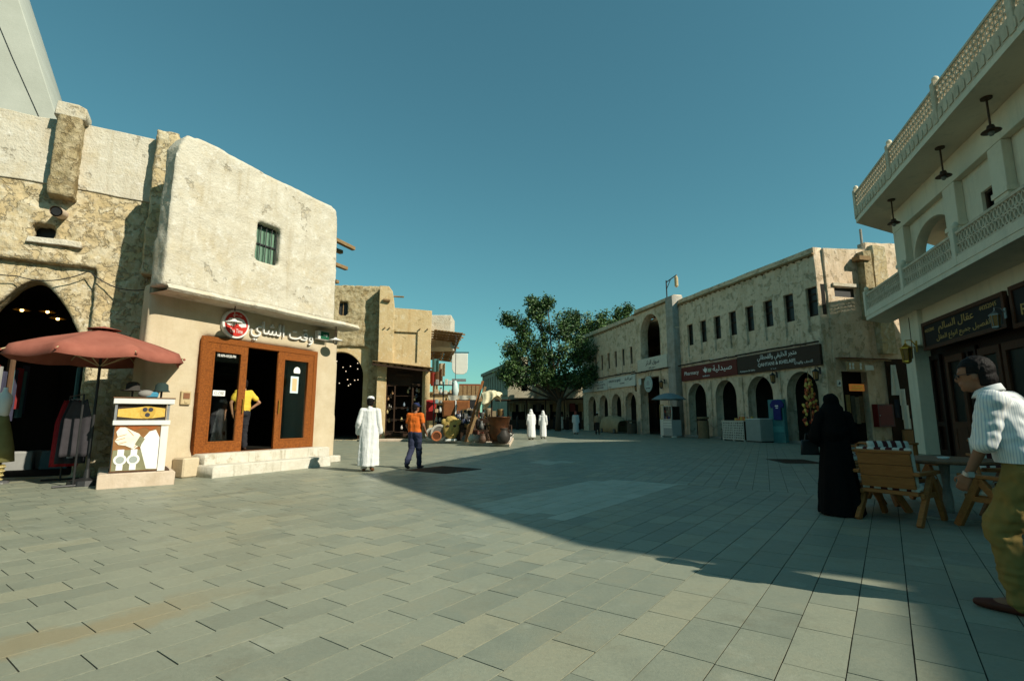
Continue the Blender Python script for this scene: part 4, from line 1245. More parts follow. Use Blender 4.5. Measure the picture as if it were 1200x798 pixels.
for k, x in enumerate((3.1, 6.9, 9.37, 12.6)):
    t = thing('balcony_lamp', 'dark pendant lamp under the deep roof ' + ('in front of the loggia arch', 'in front of the pilaster beside the loggia arch', 'in front of the pilaster beyond the small window', 'beyond the second small window')[k], 'lamp', rb_at(x, 0.5, 9.06), RBR, 'pendant lamps under the balcony roof')
    MB().lathe([(0.12, -0.04), (0.12, 0.0)], 14).build('rose', M_IRON, t)
    MB().tube([(0, 0, -0.04), (0, 0, -0.78)], 0.025, 8).build('stem', M_IRON, t)
    MB().lathe([(0.2, -0.9), (0.19, -0.885), (0.09, -0.82), (0.07, -0.74), (0.025, -0.72)], 18).build('cap', M_IRON, t, smooth=True)
    MB().lathe([(0.06, -0.9), (0.07, -0.95), (0.04, -1.0), (0.01, -1.01)], 12).build('lamp_glass', mat('dusty glass', (0.2, 0.2, 0.18), (0.15, 0.15, 0.13), 3, 0.2), t, smooth=True)
# ground floor
box_part('corner_pillar', M_WHITEW, rb, 1.15, 1.95, 1.05, 1.9, 0, 5.05, 0.015)
MB().plate([(1.1, 3.82), (2.7, 3.82), (2.7, 5.05), (1.1, 5.05)], [], 1.0, 0.5).build('corner_head', M_WHITEW, rb)
box_part('lintel_wall', M_WHITEW, rb, 2.7, 18.0, 1.15, 1.6, 4.4, 5.05)
MB().bar((1.35, 1.3, 2.52), (-4.6, 7.1, 2.52), 0.3, 5.04).build('end_wall', M_WHITEW, rb)
MB().bar((-1.2, 3.9, 7.1), (-4.6, 7.1, 7.1), 0.3, 3.9).build('end_wall', M_WHITEW, rb)
box_part('rear_wall', M_WHITEW, rb, -5.0, 20, 10.0, 10.3, 0, 9.05)
# dark timber shop front
M_SHOPF = mat('dark red brown timber', (0.028, 0.010, 0.006), (0.017, 0.006, 0.004), 4, 0.5, 0.2, 20, stretch=(5, 5, 1))
M_FRAMEB = mat('brown door timber', (0.09, 0.034, 0.016), (0.06, 0.022, 0.011), 5, 0.5, 0.2, 20, stretch=(5, 5, 1))
sf = box_part('shop_front', M_SHOPF, rb, 1.95, 18.0, 1.55, 1.65, 0, 4.45)
for x0, x1 in ((2.0, 2.75), (4.55, 5.1), (8.2, 8.7), (11.6, 12.1)):
    MB().plate([(x0, 0.02), (x1, 0.02), (x1, 3.45), (x0, 3.45)], [[(x0 + 0.12, 0.2), (x1 - 0.12, 0.2), (x1 - 0.12, 1.0), (x0 + 0.12, 1.0)], [(x0 + 0.12, 1.15), (x1 - 0.12, 1.15), (x1 - 0.12, 3.3), (x0 + 0.12, 3.3)]], 1.46, 0.085, 0.006).build('timber_panel', M_SHOPF, rb)
for x0 in (3.25, 5.3, 6.55, 9.0, 10.3):
    x1 = x0 + 1.12
    d = MB().plate([(x0, 0.05), (x1, 0.05), (x1, 3.3), (x0, 3.3)], [[(x0 + 0.16, 1.15), (x1 - 0.16, 1.15), (x1 - 0.16, 3.1), (x0 + 0.16, 3.1)]], 1.42, 0.1, 0.008).build('timber_door', M_FRAMEB, rb)
    MB().plate([(x0 + 0.16, 0.2), (x1 - 0.16, 0.2), (x1 - 0.16, 1.0), (x0 + 0.16, 1.0)], [[(x0 + 0.24, 0.28), (x1 - 0.24, 0.28), (x1 - 0.24, 0.92), (x0 + 0.24, 0.92)]], 1.405, 0.02).build('moulding', M_FRAMEB, d)
    box_part('pane', M_WDARK, d, x0 + 0.14, x1 - 0.14, 1.5, 1.515, 1.14, 3.12)
MB().tube([(2.0, 1.0, 4.9), (2.0, 1.0, 4.0), (1.98, 0.98, 3.4)], 0.02, 6).build('conduit', M_IRON, rb)
# carved sign boards
def rb_board(label, x0, x1, z0, z1):
    t = thing('carved_sign', label, 'sign', rb_at((x0 + x1) / 2, 1.1, (z0 + z1) / 2), RBR)
    w, h = (x1 - x0) / 2, (z1 - z0) / 2
    MB().box(-w, w, -0.02, 0.1, -h, h).build('panel', mat('black brown board', (0.016, 0.008, 0.006), (0.012, 0.006, 0.005), 4, 0.5), t)
    MB().plate([(-w, -h), (w, -h), (w, h), (-w, h)], [[(-w + 0.1, -h + 0.1), (w - 0.1, -h + 0.1), (w - 0.1, h - 0.1), (-w + 0.1, h - 0.1)]], -0.06, 0.1, 0.012).build('frame', M_FRAMEB, t)
    return t
M_GOLDP = mat('gold paint', (0.50, 0.33, 0.12), (0.4, 0.25, 0.08), 8, 0.5)
t = rb_board('carved dark sign with gold Arabic lettering and phone numbers under the balcony', 2.8, 7.72, 3.58, 4.52)
lettering('letters', 'عقال السالم', 0.34, M_GOLDP, t, -0.2, -0.02, 0.12, 0.012, 2.2)
lettering('letters', 'تفصيل جميع انواع العقل', 0.24, M_GOLDP, t, 0.1, -0.02, -0.2, 0.01, 3.2)
lettering('letters', '44352045', 0.12, M_GOLDP, t, 1.65, -0.02, 0.25, 0.008, 0.85)
lettering('letters', '44352045', 0.11, M_GOLDP, t, -1.95, -0.02, 0.18, 0.008, 0.7)
t = rb_board('carved dark sign with gold letters beginning Royal under the balcony', 7.98, 12.6, 3.5, 4.56)
lettering('letters', 'Royal', 0.36, M_GOLDP, t, -1.4, -0.02, -0.16, 0.012, 1.1)
lettering('letters', 'رويال', 0.34, M_GOLDP, t, -1.0, -0.02, 0.2, 0.012, 1.0)
lantern(rb_at(2.4, 1.0, 3.45), RBR, 'brass oil lantern hanging from the corner of the balcony building', 1.35, M_GOLD)
lantern(rb_at(7.85, 1.0, 3.7), RBR, 'grey glass lantern between the two carved signs', 0.9, M_STEEL)

# the neighbour further along the street, out of the picture; its shade falls beside the cafe
nb = thing('neighbour_building', 'plain plastered block further along the street behind the cafe terrace', 'building', (18.4, -4.8, 0), R(90 - 211))
prism(MB(), [(0, 0), (26, 0), (26, 12), (0, 12)], 0, 13.0).build('wall', M_PLASTER, nb)
for k in range(5):
    box_part('window', M_WDARK, nb, 2 + k * 4.6, 3.4 + k * 4.6, -0.03, 0.1, 5.5, 7.4)

# ------------------------------------------------------------------ coarse stone building with the dark round arch
SW = (-7.3, 30.9, 0)
SWR = frame_rot(75)
sw = thing('stone_arch_building', 'coarse stone faced building with a tall round archway and a small square window', 'building', SW, SWR)
mb = MB()
mb.plate(wobble([(-9, 0), (-0.3, 0), (-0.5, 9.3), (-9, 9.1)], 0.06, 0.5, 3.0), [[(-4.6, -0.1), (-1.35, -0.1), (-1.35, 5.5), (-4.6, 5.5)], [(-3.2, 7.4), (-2.7, 7.4), (-2.7, 8.2), (-3.2, 8.2)]], 0, 0.6)
sw_d = rough_disp(0.05, 1.9, 2)
link('wall', remesh(mb.finish(), 0.065, 1, lambda c, n: sw_d(c, n) + 0.03 * noise.noise(c * 5.0) + 0.025 * noise.noise(c * 12)), M_COARSE, sw)
MB().plate([(-4.7, 0), (-1.25, 0), (-1.25, 5.6), (-4.7, 5.6)], [arch(-4.25, -1.62, -0.1, 3.7, 5.2, 'round', 20)], 0.18, 0.5, 0.02).build('arch_surround', M_OCHRE, sw)
w = box_part('window', M_BLACK, sw, -3.25, -2.65, 0.3, 0.4, 7.35, 8.25)
box_part('window_bar', M_BEAM, w, -2.97, -2.93, 0.2, 0.25, 7.38, 8.22)
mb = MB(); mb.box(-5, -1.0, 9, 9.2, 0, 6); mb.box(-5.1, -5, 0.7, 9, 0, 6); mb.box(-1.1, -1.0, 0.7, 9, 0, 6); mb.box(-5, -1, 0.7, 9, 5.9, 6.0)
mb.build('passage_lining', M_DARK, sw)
mb = MB(); mb.box(-9, -0.8, 0.5, 8, 8.3, 8.5)
mb.build('roof', M_PLASTER, sw)
fr = random.Random(5)
M_FAIRY = mat('fairy light', (0.9, 0.8, 0.6), (0.9, 0.8, 0.6), emit=(1.0, 0.85, 0.6), estr=0.9)
for i in range(12):
    o = MB().ball((0, 0, 0), 0.035, 8, 6).build('hanging_bulb', M_FAIRY, None, smooth=True)
    o.location = (Matrix.Translation(SW) @ Matrix.Rotation(SWR, 4, 'Z')) @ Vector((fr.uniform(-3.4, -2.0), fr.uniform(2, 4), fr.uniform(3.3, 5.0)))
    tag(o, 'small lit bulb strung inside the dark round archway', 'light bulb', 'lit bulbs inside the round archway')

# ------------------------------------------------------------------ ochre bay house
BY = (-7.8, 29.9, 0)
BYR = frame_rot(78)
by = thing('ochre_bay_house', 'ochre plaster house with a projecting upper bay and a pole canopy along its side', 'building', BY, BYR)
def by_at(s, y, z=0.0):
    return (BY[0] + s * math.cos(BYR) - y * math.sin(BYR), BY[1] + s * math.sin(BYR) + y * math.cos(BYR), z)
mb = MB()
mb.plate(wobble([(0.72, 4.4), (2.95, 4.25), (2.98, 7.7), (0.72, 7.8)], 0.03, 0.4, 1.0), [[(0.78, 4.5), (2.2, 4.5), (2.2, 6.38), (0.72 + 0.06, 6.4)]], 0, 0.25, 0.02)
mb.build('bay_wall', M_OCHRE, by)
box_part('bay_panel', M_OCHRE, by, 0.76, 2.24, 0.12, 0.22, 4.45, 6.45)
MB().plate(wobble([(-0.05, 4.4), (0.72, 4.4), (0.74, 7.9), (0.62, 8.8), (0.4, 9.1), (-0.1, 9.1)], 0.03, 0.3, 7.0), [], -0.02, 1.2, 0.03).build('corner_tower', M_OCHRE, by)
SIDE = Matrix.Translation((2.98, 0, 0)) @ Matrix.Rotation(R(88), 4, 'Z')
MB(SIDE).plate([(0.02, 0), (14.5, 0), (14.5, 7.3), (9, 7.4), (3, 7.7), (0.02, 7.7)], [[(1 + k * 1.6, 5.2), (1.5 + k * 1.6, 5.2), (1.5 + k * 1.6, 6.1), (1 + k * 1.6, 6.1)] for k in range(7)], 0.0, 0.3, 0.02).build('side_wall', M_OCHRE, by)
MB(SIDE).box(0.3, 14, 0.28, 0.35, 5.0, 6.3).build('side_window_back', M_BLACK, by)
MB((Matrix.Translation(BY) @ Matrix.Rotation(BYR, 4, 'Z')).inverted()).box(-6.4, -4.15, 34.4, 36.5, 6.0, 8.25).build('parapet_block', M_PLASTER, by, bevel=0.04)
box_part('body', M_OCHRE, by, 0.0, 2.9, 1.25, 8, 0, 7.5)
box_part('bay_floor', M_OCHRE, by, 0.0, 2.9, 0.25, 1.25, 4.4, 4.5)
box_part('bay_roof', M_OCHRE, by, 0.72, 2.9, 0.25, 1.25, 7.3, 7.5)
for x in (0.25, 0.52, 2.3, 2.75):
    MB().tube([(x, 0.1, 6.55), (x, -0.14, 6.57)], 0.045, 6).build('pole_end', M_BEAM, by)
MB().tube([(0.1, -0.1, 8.25), (0.5, -0.12, 8.2)], 0.09, 8).build('pole_end', M_BEAM, by)
MB().tube([(0.7, 0.2, 8.55), (1.3, 0.1, 8.52)], 0.05, 6).build('pole_end', M_BEAM, by)
# sagging pole awning over the shop window
for k in range(9):
    x = -0.3 + k * 0.4
    MB().bar((x, 0.3, 4.5 - 0.04 * k), (x, -0.55, 4.36 - 0.045 * k + random.uniform(-0.02, 0.02)), 0.14, 0.06).build('awning_pole', M_DARKWOOD, by)
MB().bar((-0.35, -0.5, 4.34), (3.1, -0.5, 3.98), 0.1, 0.1).build('awning_beam', M_DARKWOOD, by)
MB().bar((-0.35, -0.1, 4.53), (3.1, -0.1, 4.2), 0.9, 0.03).build('awning_sheet', M_BEAM, by)
# shop window below
box_part('shop_pier', M_OCHRE, by, -0.1, 0.45, 0.15, 1.25, 0, 4.4, 0.02)
box_part('shop_pier', M_OCHRE, by, 2.55, 2.96, 0.15, 1.25, 0, 4.3, 0.02)
wd = MB().plate([(0.45, 0.2), (2.55, 0.2), (2.55, 3.3), (2.0, 3.3), (2.0, 3.9), (0.95, 3.9), (0.95, 3.3), (0.45, 3.3)], [[(1.0, 0.4), (1.95, 0.4), (1.95, 3.75), (1.0, 3.75)], [(0.52, 0.4), (0.92, 0.4), (0.92, 3.15), (0.52, 3.15)], [(2.05, 0.4), (2.48, 0.4), (2.48, 3.15), (2.05, 3.15)]], 0.3, 0.12).build('shop_window', M_DARKWOOD, by)
box_part('window_back', M_DARK, wd, 0.45, 2.55, 1.1, 1.2, 0.2, 4.3)
box_part('window_head', M_DARKWOOD, wd, 0.45, 2.55, 0.45, 0.5, 3.2, 4.4)
wr = random.Random(3)
for i in range(34):
    c = wr.choice(((0.6, 0.6, 0.55), (0.35, 0.2, 0.1), (0.5, 0.4, 0.2), (0.2, 0.25, 0.3), (0.55, 0.5, 0.45)))
    x, z = wr.choice((wr.uniform(1.05, 1.85), wr.uniform(0.55, 0.85), wr.uniform(2.1, 2.4))), wr.uniform(0.5, 3.4)
    o = MB().lathe([(0.02, 0), (0.06, 0.03), (0.07, 0.12), (0.03, 0.2), (0.045, 0.25)], 8).build('shop_jar', mat('jar %s' % str(c), c), None, loc=by_at(x, 0.6 + wr.uniform(0, 0.3), z), rz=BYR)
    tag(o, 'small trinket on the shelves in the dark window of the ochre house', 'trinket', 'trinkets in the ochre house window')
for z in (0.48, 1.2, 1.9, 2.6, 3.2):
    box_part('window_shelf', M_DARKWOOD, wd, 0.5, 2.5, 0.5, 1.0, z - 0.03, z)
# canopy of poles along the side
for k in range(16):
    y = 1.2 + k * 0.75
    L = 1.9 + random.uniform(-0.3, 0.3)
    o = MB(SIDE).bar((y, 0.1, 6.65 - 0.03 * k), (y + 0.2, -L, 6.5 - 0.03 * k + random.uniform(-0.05, 0.05)), 0.1, 0.09).build('canopy_pole', M_BEAM, by)
for k in range(9):
    MB(SIDE).bar((1.0, -0.3 - 0.2 * k, 6.74 - 0.02 * k), (13.2, -0.3 - 0.2 * k + random.uniform(-0.05, 0.05), 6.3 - 0.02 * k), 0.19, 0.03).build('canopy_slat', M_BEAM, by)
bs = thing('blade_sign', 'white shield shaped sign projecting from the pole canopy of the ochre house', 'sign', (-4.1 - 1.8, 40, 0.9), R(4))
MB().plate([(1.2, 4.2), (1.32, 3.95), (1.55, 3.8), (2.1, 3.8), (2.32, 3.95), (2.4, 4.2), (2.4, 5.4), (1.2, 5.4)], [], 0, 0.12, 0.02).build('panel', M_SIGNW, bs)
MB().bar((-0.6, 0.06, 5.5), (2.5, 0.06, 5.5), 0.06, 0.08).build('arm', M_BLACK, bs)
MB().box(1.2, 2.3, -0.02, 0.1, 3.2, 3.42).build('lower_plate', M_STEEL, bs)

hg = random.Random(12)
BM = Matrix.Translation(BY) @ Matrix.Rotation(BYR, 4, 'Z') @ SIDE
for k in range(9):
    nm, c = hg.choice((('rust', (0.4, 0.16, 0.05)), ('cream', (0.5, 0.42, 0.28)), ('dark red', (0.25, 0.04, 0.03)), ('teal', (0.08, 0.2, 0.2)), ('brown', (0.16, 0.09, 0.05))))
    L = hg.uniform(0.6, 1.3)
    o = MB().grid(lambda u, v: (0.06 * math.sin(u * 8), (u - 0.5) * 0.55, -v * L), 8, 4, 0.02).build('hanging_rug', mat('rug ' + nm, c, tuple(v * 0.6 for v in c), 9), None)
    o.matrix_world = BM @ Matrix.Translation((1.0 + k * 1.25, -0.3 - 0.25 * (k % 3), 4.9 - 0.5 * (k % 2))) @ Matrix.Rotation(R(-40), 4, 'Z')
    tag(o, '%s rug hanging along the side wall of the ochre house' % nm, 'rug', 'rugs hung along the ochre house')

# ------------------------------------------------------------------ market platform and its goods
pf = prism(MB(), [(-0.1, 23.2), (0.1, 31.0), (-4.3, 31.0), (-5.2, 29.6), (-8.6, 28.9), (-8.3, 28.5), (-5.0, 28.9)], 0, 0.14).build('market_platform', M_PLINTH, bevel=0.02)
tag(pf, 'low worn stone platform under the market goods beside the ochre house', 'platform')
PZ = 0.14
def at_px(px, Y):
    """a spot on the platform, given the bearing as a fraction of the view"""
    return ((px - 600) / 600 * Y * 0.99, Y)
M_CARPET = mat('red carpet', (0.36, 0.03, 0.025), (0.26, 0.02, 0.02), 20, 0.9)
gx, gy = at_px(505, 29.0)
t = thing('red_cabinet', 'tall red panel cabinet beside the black goods rack', 'cabinet', (gx, gy, PZ), R(10))
box_part('panel', M_CARPET, t, -0.28, 0.28, 0, 0.2, 1.0, 2.15, 0.02); box_part('leg', M_BLACK, t, -0.26, -0.22, 0.02, 0.18, 0, 1.0); box_part('leg', M_BLACK, t, 0.22, 0.26, 0.02, 0.18, 0, 1.0)
gx, gy = at_px(519, 28.0)
t = thing('goods_rack', 'black metal rack filled with small boxes and pots', 'rack', (gx, gy, PZ), R(8))
for x in (-0.5, 0.0, 0.5): MB().tube([(x, 0, 0), (x, 0, 3.1)], 0.035, 6).build('post', M_BLACK, t)
for k in range(6):
    box_part('shelf', M_BLACK, t, -0.52, 0.52, -0.15, 0.3, 0.4 + k * 0.5, 0.43 + k * 0.5)
gr = random.Random(8)
for k in range(6):
    for x in (-0.36, -0.14, 0.14, 0.36):
        c = gr.choice(((0.6, 0.55, 0.42), (0.3, 0.3, 0.27), (0.5, 0.35, 0.2), (0.25, 0.35, 0.35), (0.6, 0.6, 0.55)))
        h = gr.uniform(0.14, 0.36)
        if gr.random() < 0.5: o = MB().box(-0.08, 0.08, -0.08, 0.08, 0, h).build('goods_box', mat('goods %s' % str(c), c), None, bevel=0.01)
        else: o = MB().lathe([(0.05, 0), (0.09, h * 0.4), (0.05, h * 0.8), (0.07, h)], 10).build('goods_pot', mat('goods %s' % str(c), c), None, smooth=True)
        o.location = (gx + x + gr.uniform(-0.02, 0.02), gy + 0.06 + x * 0.14, PZ + 0.432 + k * 0.5)
        tag(o, 'small %s piece on the black goods rack' % {(0.6, 0.55, 0.42): 'cream', (0.3, 0.3, 0.27): 'grey', (0.5, 0.35, 0.2): 'brown', (0.25, 0.35, 0.35): 'teal', (0.6, 0.6, 0.55): 'white'}[c], 'trinket', 'goods on the black rack')
gx, gy = at_px(534, 27.0)
t = thing('wooden_cabinet', 'brown wooden cabinet with two door panels and a carved gold front below', 'cabinet', (gx, gy, PZ), R(5))
M_CABW = mat('cabinet wood', (0.30, 0.12, 0.04), (0.2, 0.075, 0.025), 6, 0.5, 0.2, 20)
box_part('case', M_CABW, t, -0.68, 0.72, 0, 0.5, 1.2, 2.05, 0.02)
for x in (-0.62, 0.05): box_part('door', mat('cabinet door', (0.22, 0.085, 0.03), (0.15, 0.055, 0.02), 6), t, x, x + 0.6, -0.03, -0.002, 1.26, 1.98, 0.01)
box_part('middle_post', M_WHITE, t, -0.03, 0.03, -0.06, -0.032, 1.05, 2.05)
box_part('stand', M_DARKWOOD, t, -0.6, 0.6, 0.1, 0.5, 0, 1.2)
gx, gy = at_px(529, 26.4)
M_YEL = mat('gilded carving', (0.50, 0.36, 0.11), (0.28, 0.18, 0.05), 10, 0.5, 0.6, 20)
t = thing('gilded_mask', 'large gilded carved mask propped in front of the wooden cabinet', 'mask', (gx, gy, PZ), R(5))
mb = MB(); mb.ball((0, 0, 0.62), (0.42, 0.14, 0.55), 18, 12); mb.ball((0, -0.12, 0.55), (0.08, 0.09, 0.16)); mb.ball((0, -0.09, 0.3), (0.16, 0.07, 0.06)); mb.ball((0, -0.02, 1.05), (0.3, 0.12, 0.2)); mb.ball((-0.36, 0, 0.95), (0.14, 0.08, 0.16)); mb.ball((0.36, 0, 0.95), (0.14, 0.08, 0.16))
mb.build('face', M_YEL, t, smooth=True)
for x in (-0.17, 0.17): MB().ball((x, -0.12, 0.74), (0.09, 0.05, 0.06)).build('eye', M_DARKWOOD, t, smooth=True)
MB().box(-0.3, 0.3, -0.1, 0.15, 0, 0.1).build('base', M_WHITE, t)
for k, (px, Y, r, c, lb) in enumerate(((506.5, 26.8, 0.33, (0.6, 0.58, 0.5), 'cream round shield leaning below the red cabinet'), (515, 26.4, 0.42, (0.55, 0.52, 0.45), 'large pale wheel leaning below the black rack'), (512, 26.2, 0.25, (0.42, 0.14, 0.06), 'small rust red round tray on the platform'))):
    gx, gy = at_px(px, Y)
    t = thing('round_tray', lb, 'tray', (gx, gy, PZ + r * 0.95), R(10))
    T = Matrix.Rotation(R(15), 4, 'X')
    MB(T).plate(disc(r, 24), [disc(r * 0.78, 24)], 0, 0.06, 0.01).build('rim', mat('tray %d' % k, c), t)
    MB(T).plate(disc(r * 0.78, 24), [], 0.02, 0.03).build('dish', mat('tray in %d' % k, tuple(v * 0.35 for v in c)), t)
gx, gy = at_px(547, 26.5)
t = thing('dark_stall', 'dark stall stacked with blue and black bric a brac', 'stall', (gx, gy, PZ), R(4))
box_part('table', M_DARKWOOD, t, -0.6, 0.6, 0, 0.9, 0.0, 0.8, 0.02)
box_part('back_panel', M_BLACK, t, -0.6, 0.6, 0.85, 0.95, 0.8, 2.1)
for k in range(26):
    c = gr.choice(((0.05, 0.06, 0.1), (0.10, 0.10, 0.14), (0.03, 0.03, 0.03), (0.16, 0.13, 0.1), (0.2, 0.2, 0.22)))
    o = MB().lathe([(0.06, 0), (0.13, 0.08), (0.1, 0.2), (0.05, 0.26), (0.08, 0.3)], 9).build('brass_pot', mat('bric %s' % str(c), c, rough=0.4, metallic=0.3), None, smooth=True)
    layer = k // 9
    o.location = (gx - 0.5 + (k % 9) * 0.12 + gr.uniform(-0.03, 0.03), gy + 0.15 + 0.22 * layer, PZ + 0.8 + 0.28 * layer)
    tag(o, 'dark metal pot piled on the bric a brac stall', 'pot', 'pots on the bric a brac stall')
for k, (a, b) in enumerate((((556.5, 25.6), 3.0), ((559.5, 25.4), 2.7))):
    gx, gy = at_px(*a)
    o = MB().bar((-0.45, 0.0, 0), (0.35, 0.5, b), 0.13, 0.05, (0, -1, 0.2)).build('leaning_plank', M_CABW if k == 0 else M_BEAM, None, loc=(gx, gy, PZ), bevel=0.01)
    tag(o, ['long reddish plank leaning behind the copper cauldron', 'shorter weathered plank leaning behind the copper cauldron'][k], 'plank')
# striped cloth canopy on poles and a cloth bundle
gx, gy = at_px(549, 28.2)
t = thing('cloth_canopy', 'white scalloped cloth canopy on thin poles over the market goods', 'canopy', (gx, gy, PZ), R(3))
for x in (-0.95, 0.95):
    for y in (0, 1.6): MB().tube([(x, y, 0), (x, y, 2.3)], 0.03, 6).build('pole', M_STEEL, t)
MB().grid(lambda u, v: (-1.1 + 2.2 * u, -0.3 + 2.2 * v, 2.35 + 0.1 * v - 0.06 * math.sin(u * 9.4) ** 2), 24, 6, 0.012).build('sheet', mat('soiled canvas', (0.42, 0.40, 0.32), (0.34, 0.32, 0.25), 4), t)
MB().grid(lambda u, v: (-1.1 + 2.2 * u, -0.3 + 0.03 * math.sin(u * 30), 2.35 - v * (0.12 + 0.3 * abs(math.sin(u * 12)))), 40, 3, 0.01).build('fringe', mat('soiled canvas', (0.42, 0.40, 0.32)), t)
gx, gy = at_px(576, 25.2)
t = thing('cloth_bundle', 'crumpled cream cloth thrown over a pole above the copper cauldron', 'cloth', (gx, gy, PZ))
def drape(u, v):
    x = -0.42 + 0.84 * u
    d = abs(v - 0.45) * 2
    z = 2.5 - 0.25 * (x * 2) ** 2 - (0.5 + 0.22 * math.sin(u * 5 + 0.6)) * d ** 1.6 + 0.05 * noise.noise((u * 6, v * 6, 1))
    y = 0.1 + (v - 0.45) * (0.6 + 0.2 * d) + 0.05 * math.sin(u * 17 + 3 * d) * d
    return (x * 1.15 + 0.06 * math.sin(v * 9 + u * 3), y, z)
link('cloth', MB().grid(drape, 30, 24, 0.01).finish(smooth=True), mat('cream cloth', (0.66, 0.60, 0.40), (0.55, 0.48, 0.3), 5), t)
MB().tube([(0, 0.1, 0), (0, 0.1, 2.42)], 0.04, 6).build('pole', M_DARKWOOD, t)
gx, gy = at_px(585, 23.9)
t = thing('copper_cauldron', 'huge tarnished copper cauldron standing at the corner of the market platform', 'cauldron', (gx, gy, PZ))
MB().lathe([(0.3, 0.08), (0.42, 0.2), (0.5, 0.45), (0.46, 0.72), (0.47, 0.95), (0.54, 1.15), (0.57, 1.19), (0.53, 1.2), (0.42, 0.95), (0.38, 0.7)], 32).build('bowl', M_COPPER, t, smooth=True)
MB().lathe([(0.34, 0), (0.32, 0.1)], 24).build('foot', M_IRON, t)
for k in (-1, 1): MB().tube([(k * 0.44, -0.15, 0.8), (k * 0.56, -0.2, 0.8), (k * 0.56, -0.2, 0.5), (k * 0.46, -0.15, 0.5)], 0.035, 8).build('handle', M_IRON, t)
for k, (px, Y, s, lb) in enumerate(((566, 23.8, 0.55, 'small dark clay jar beside the foot of the copper cauldron'), (560, 24.2, 0.5, 'squat grey bowl on the platform by the leaning planks'), (590, 23.6, 0.9, 'tall black jug at the corner of the market platform'), (553, 24.9, 0.5, 'small pale bowl at the edge of the platform'), (593, 24.0, 0.7, 'white kettle beside the copper cauldron'))):
    gx, gy = at_px(px, Y)
    c = ((0.10, 0.06, 0.04), (0.22, 0.2, 0.17), (0.04, 0.035, 0.03), (0.5, 0.45, 0.35), (0.6, 0.55, 0.5))[k]
    t = thing('clay_pot', lb, 'pot', (gx, gy, PZ + (0.0 if k != 4 else 0.0)))
    MB().lathe([(0.2 * s, 0), (0.34 * s, 0.2 * s), (0.36 * s, 0.4 * s), (0.22 * s, 0.62 * s), (0.2 * s, 0.7 * s), (0.25 * s, 0.76 * s)], 18).build('body', mat('pot clay %d' % k, c, rough=0.5), t, smooth=True)
    MB().tube([(0.34 * s, 0, 0.35 * s), (0.5 * s, 0, 0.5 * s), (0.24 * s, 0, 0.66 * s)], 0.035 * s, 6).build('handle', mat('pot clay %d' % k, c), t)
gx, gy = at_px(549, 31.5)
t = thing('wooden_kiosk', 'small rust red timber kiosk rising behind the cloth canopy', 'kiosk', (gx, gy, 0), R(4))
box_part('cabin', mat('rust red timber', (0.20, 0.07, 0.035), (0.2, 0.06, 0.03), 5), t, -0.6, 0.7, 0, 1.4, 0, 3.35)
for k in range(5): box_part('board', M_BEAM, t, -0.6 + k * 0.26, -0.38 + k * 0.26, -0.03, -0.002, 2.2, 3.25)
gx, gy = at_px(533, 30.6)
t = thing('glass_lamp', 'tall pale glass lamp hanging beside the pole canopy', 'lamp', (gx, gy, 2.5))
MB().lathe([(0.05, 0), (0.16, 0.1), (0.22, 0.42), (0.14, 0.8), (0.05, 1.0)], 14).build('shade', mat('pale glass', (0.5, 0.58, 0.56), (0.42, 0.5, 0.48), 3, 0.2), t, smooth=True)
MB().tube([(0, 0, 1.0), (0, 0, 3.75)], 0.02, 5).build('chain', M_BLACK, t)

hp = random.Random(31)
DK = [('black', (0.02, 0.018, 0.016)), ('dark brown', (0.07, 0.04, 0.025)), ('bronze', (0.16, 0.10, 0.04)), ('grey', (0.14, 0.14, 0.13)), ('rust red', (0.16, 0.05, 0.03)), ('tan', (0.3, 0.23, 0.14))]
for k in range(64):                                        # heaped curios between the rack and the cauldron
    px = hp.uniform(543, 588)
    lay = k // 22
    gx, gy = at_px(px, 25.9 + 0.5 * lay + hp.uniform(-0.1, 0.1))
    nm, c = hp.choice(DK)
    m_ = mat('curio ' + nm, c, tuple(v * 0.6 for v in c), 9, 0.5, metallic=0.3 if nm in ('bronze', 'grey') else 0.0)
    h = hp.uniform(0.22, 0.55)
    kind = hp.choice(('vase', 'box', 'frame', 'urn'))
    if kind == 'vase': mb = MB().lathe([(0.07, 0), (0.14, h * 0.3), (0.09, h * 0.7), (0.05, h * 0.85), (0.08, h)], 10)
    elif kind == 'urn': mb = MB().lathe([(0.1, 0), (0.05, h * 0.2), (0.16, h * 0.5), (0.14, h * 0.8), (0.18, h)], 10)
    elif kind == 'box': mb = MB().box(-0.16, 0.16, -0.12, 0.12, 0, h * 0.8)
    else: mb = MB().plate([(-0.17, 0), (0.17, 0), (0.17, h), (-0.17, h)], [[(-0.11, 0.06), (0.11, 0.06), (0.11, h - 0.06), (-0.11, h - 0.06)]], 0, 0.05)
    base = PZ + (0.0, 0.55, 1.1)[lay]
    o = mb.build({'vase': 'curio_vase', 'urn': 'curio_urn', 'box': 'curio_chest', 'frame': 'framed_picture'}[kind], m_, None, loc=(gx, gy, base), rz=hp.uniform(-0.5, 0.5), smooth=kind in ('vase', 'urn'))
    tag(o, '%s %s heaped behind the copper cauldron' % (nm, {'vase': 'vase', 'urn': 'urn', 'box': 'wooden box', 'frame': 'picture frame'}[kind]), {'vase': 'vase', 'urn': 'urn', 'box': 'box', 'frame': 'frame'}[kind], 'curios heaped on the market platform')
gx, gy = at_px(566, 26.6)
sh_ = thing('curio_shelf', 'dark stepped shelf carrying the heaped curios', 'shelf', (gx, gy, PZ))
box_part('step', M_DARKWOOD, sh_, -1.1, 1.2, -0.45, 0.1, 0, 0.548); box_part('step', M_DARKWOOD, sh_, -1.1, 1.2, 0.101, 0.7, 0, 1.098)

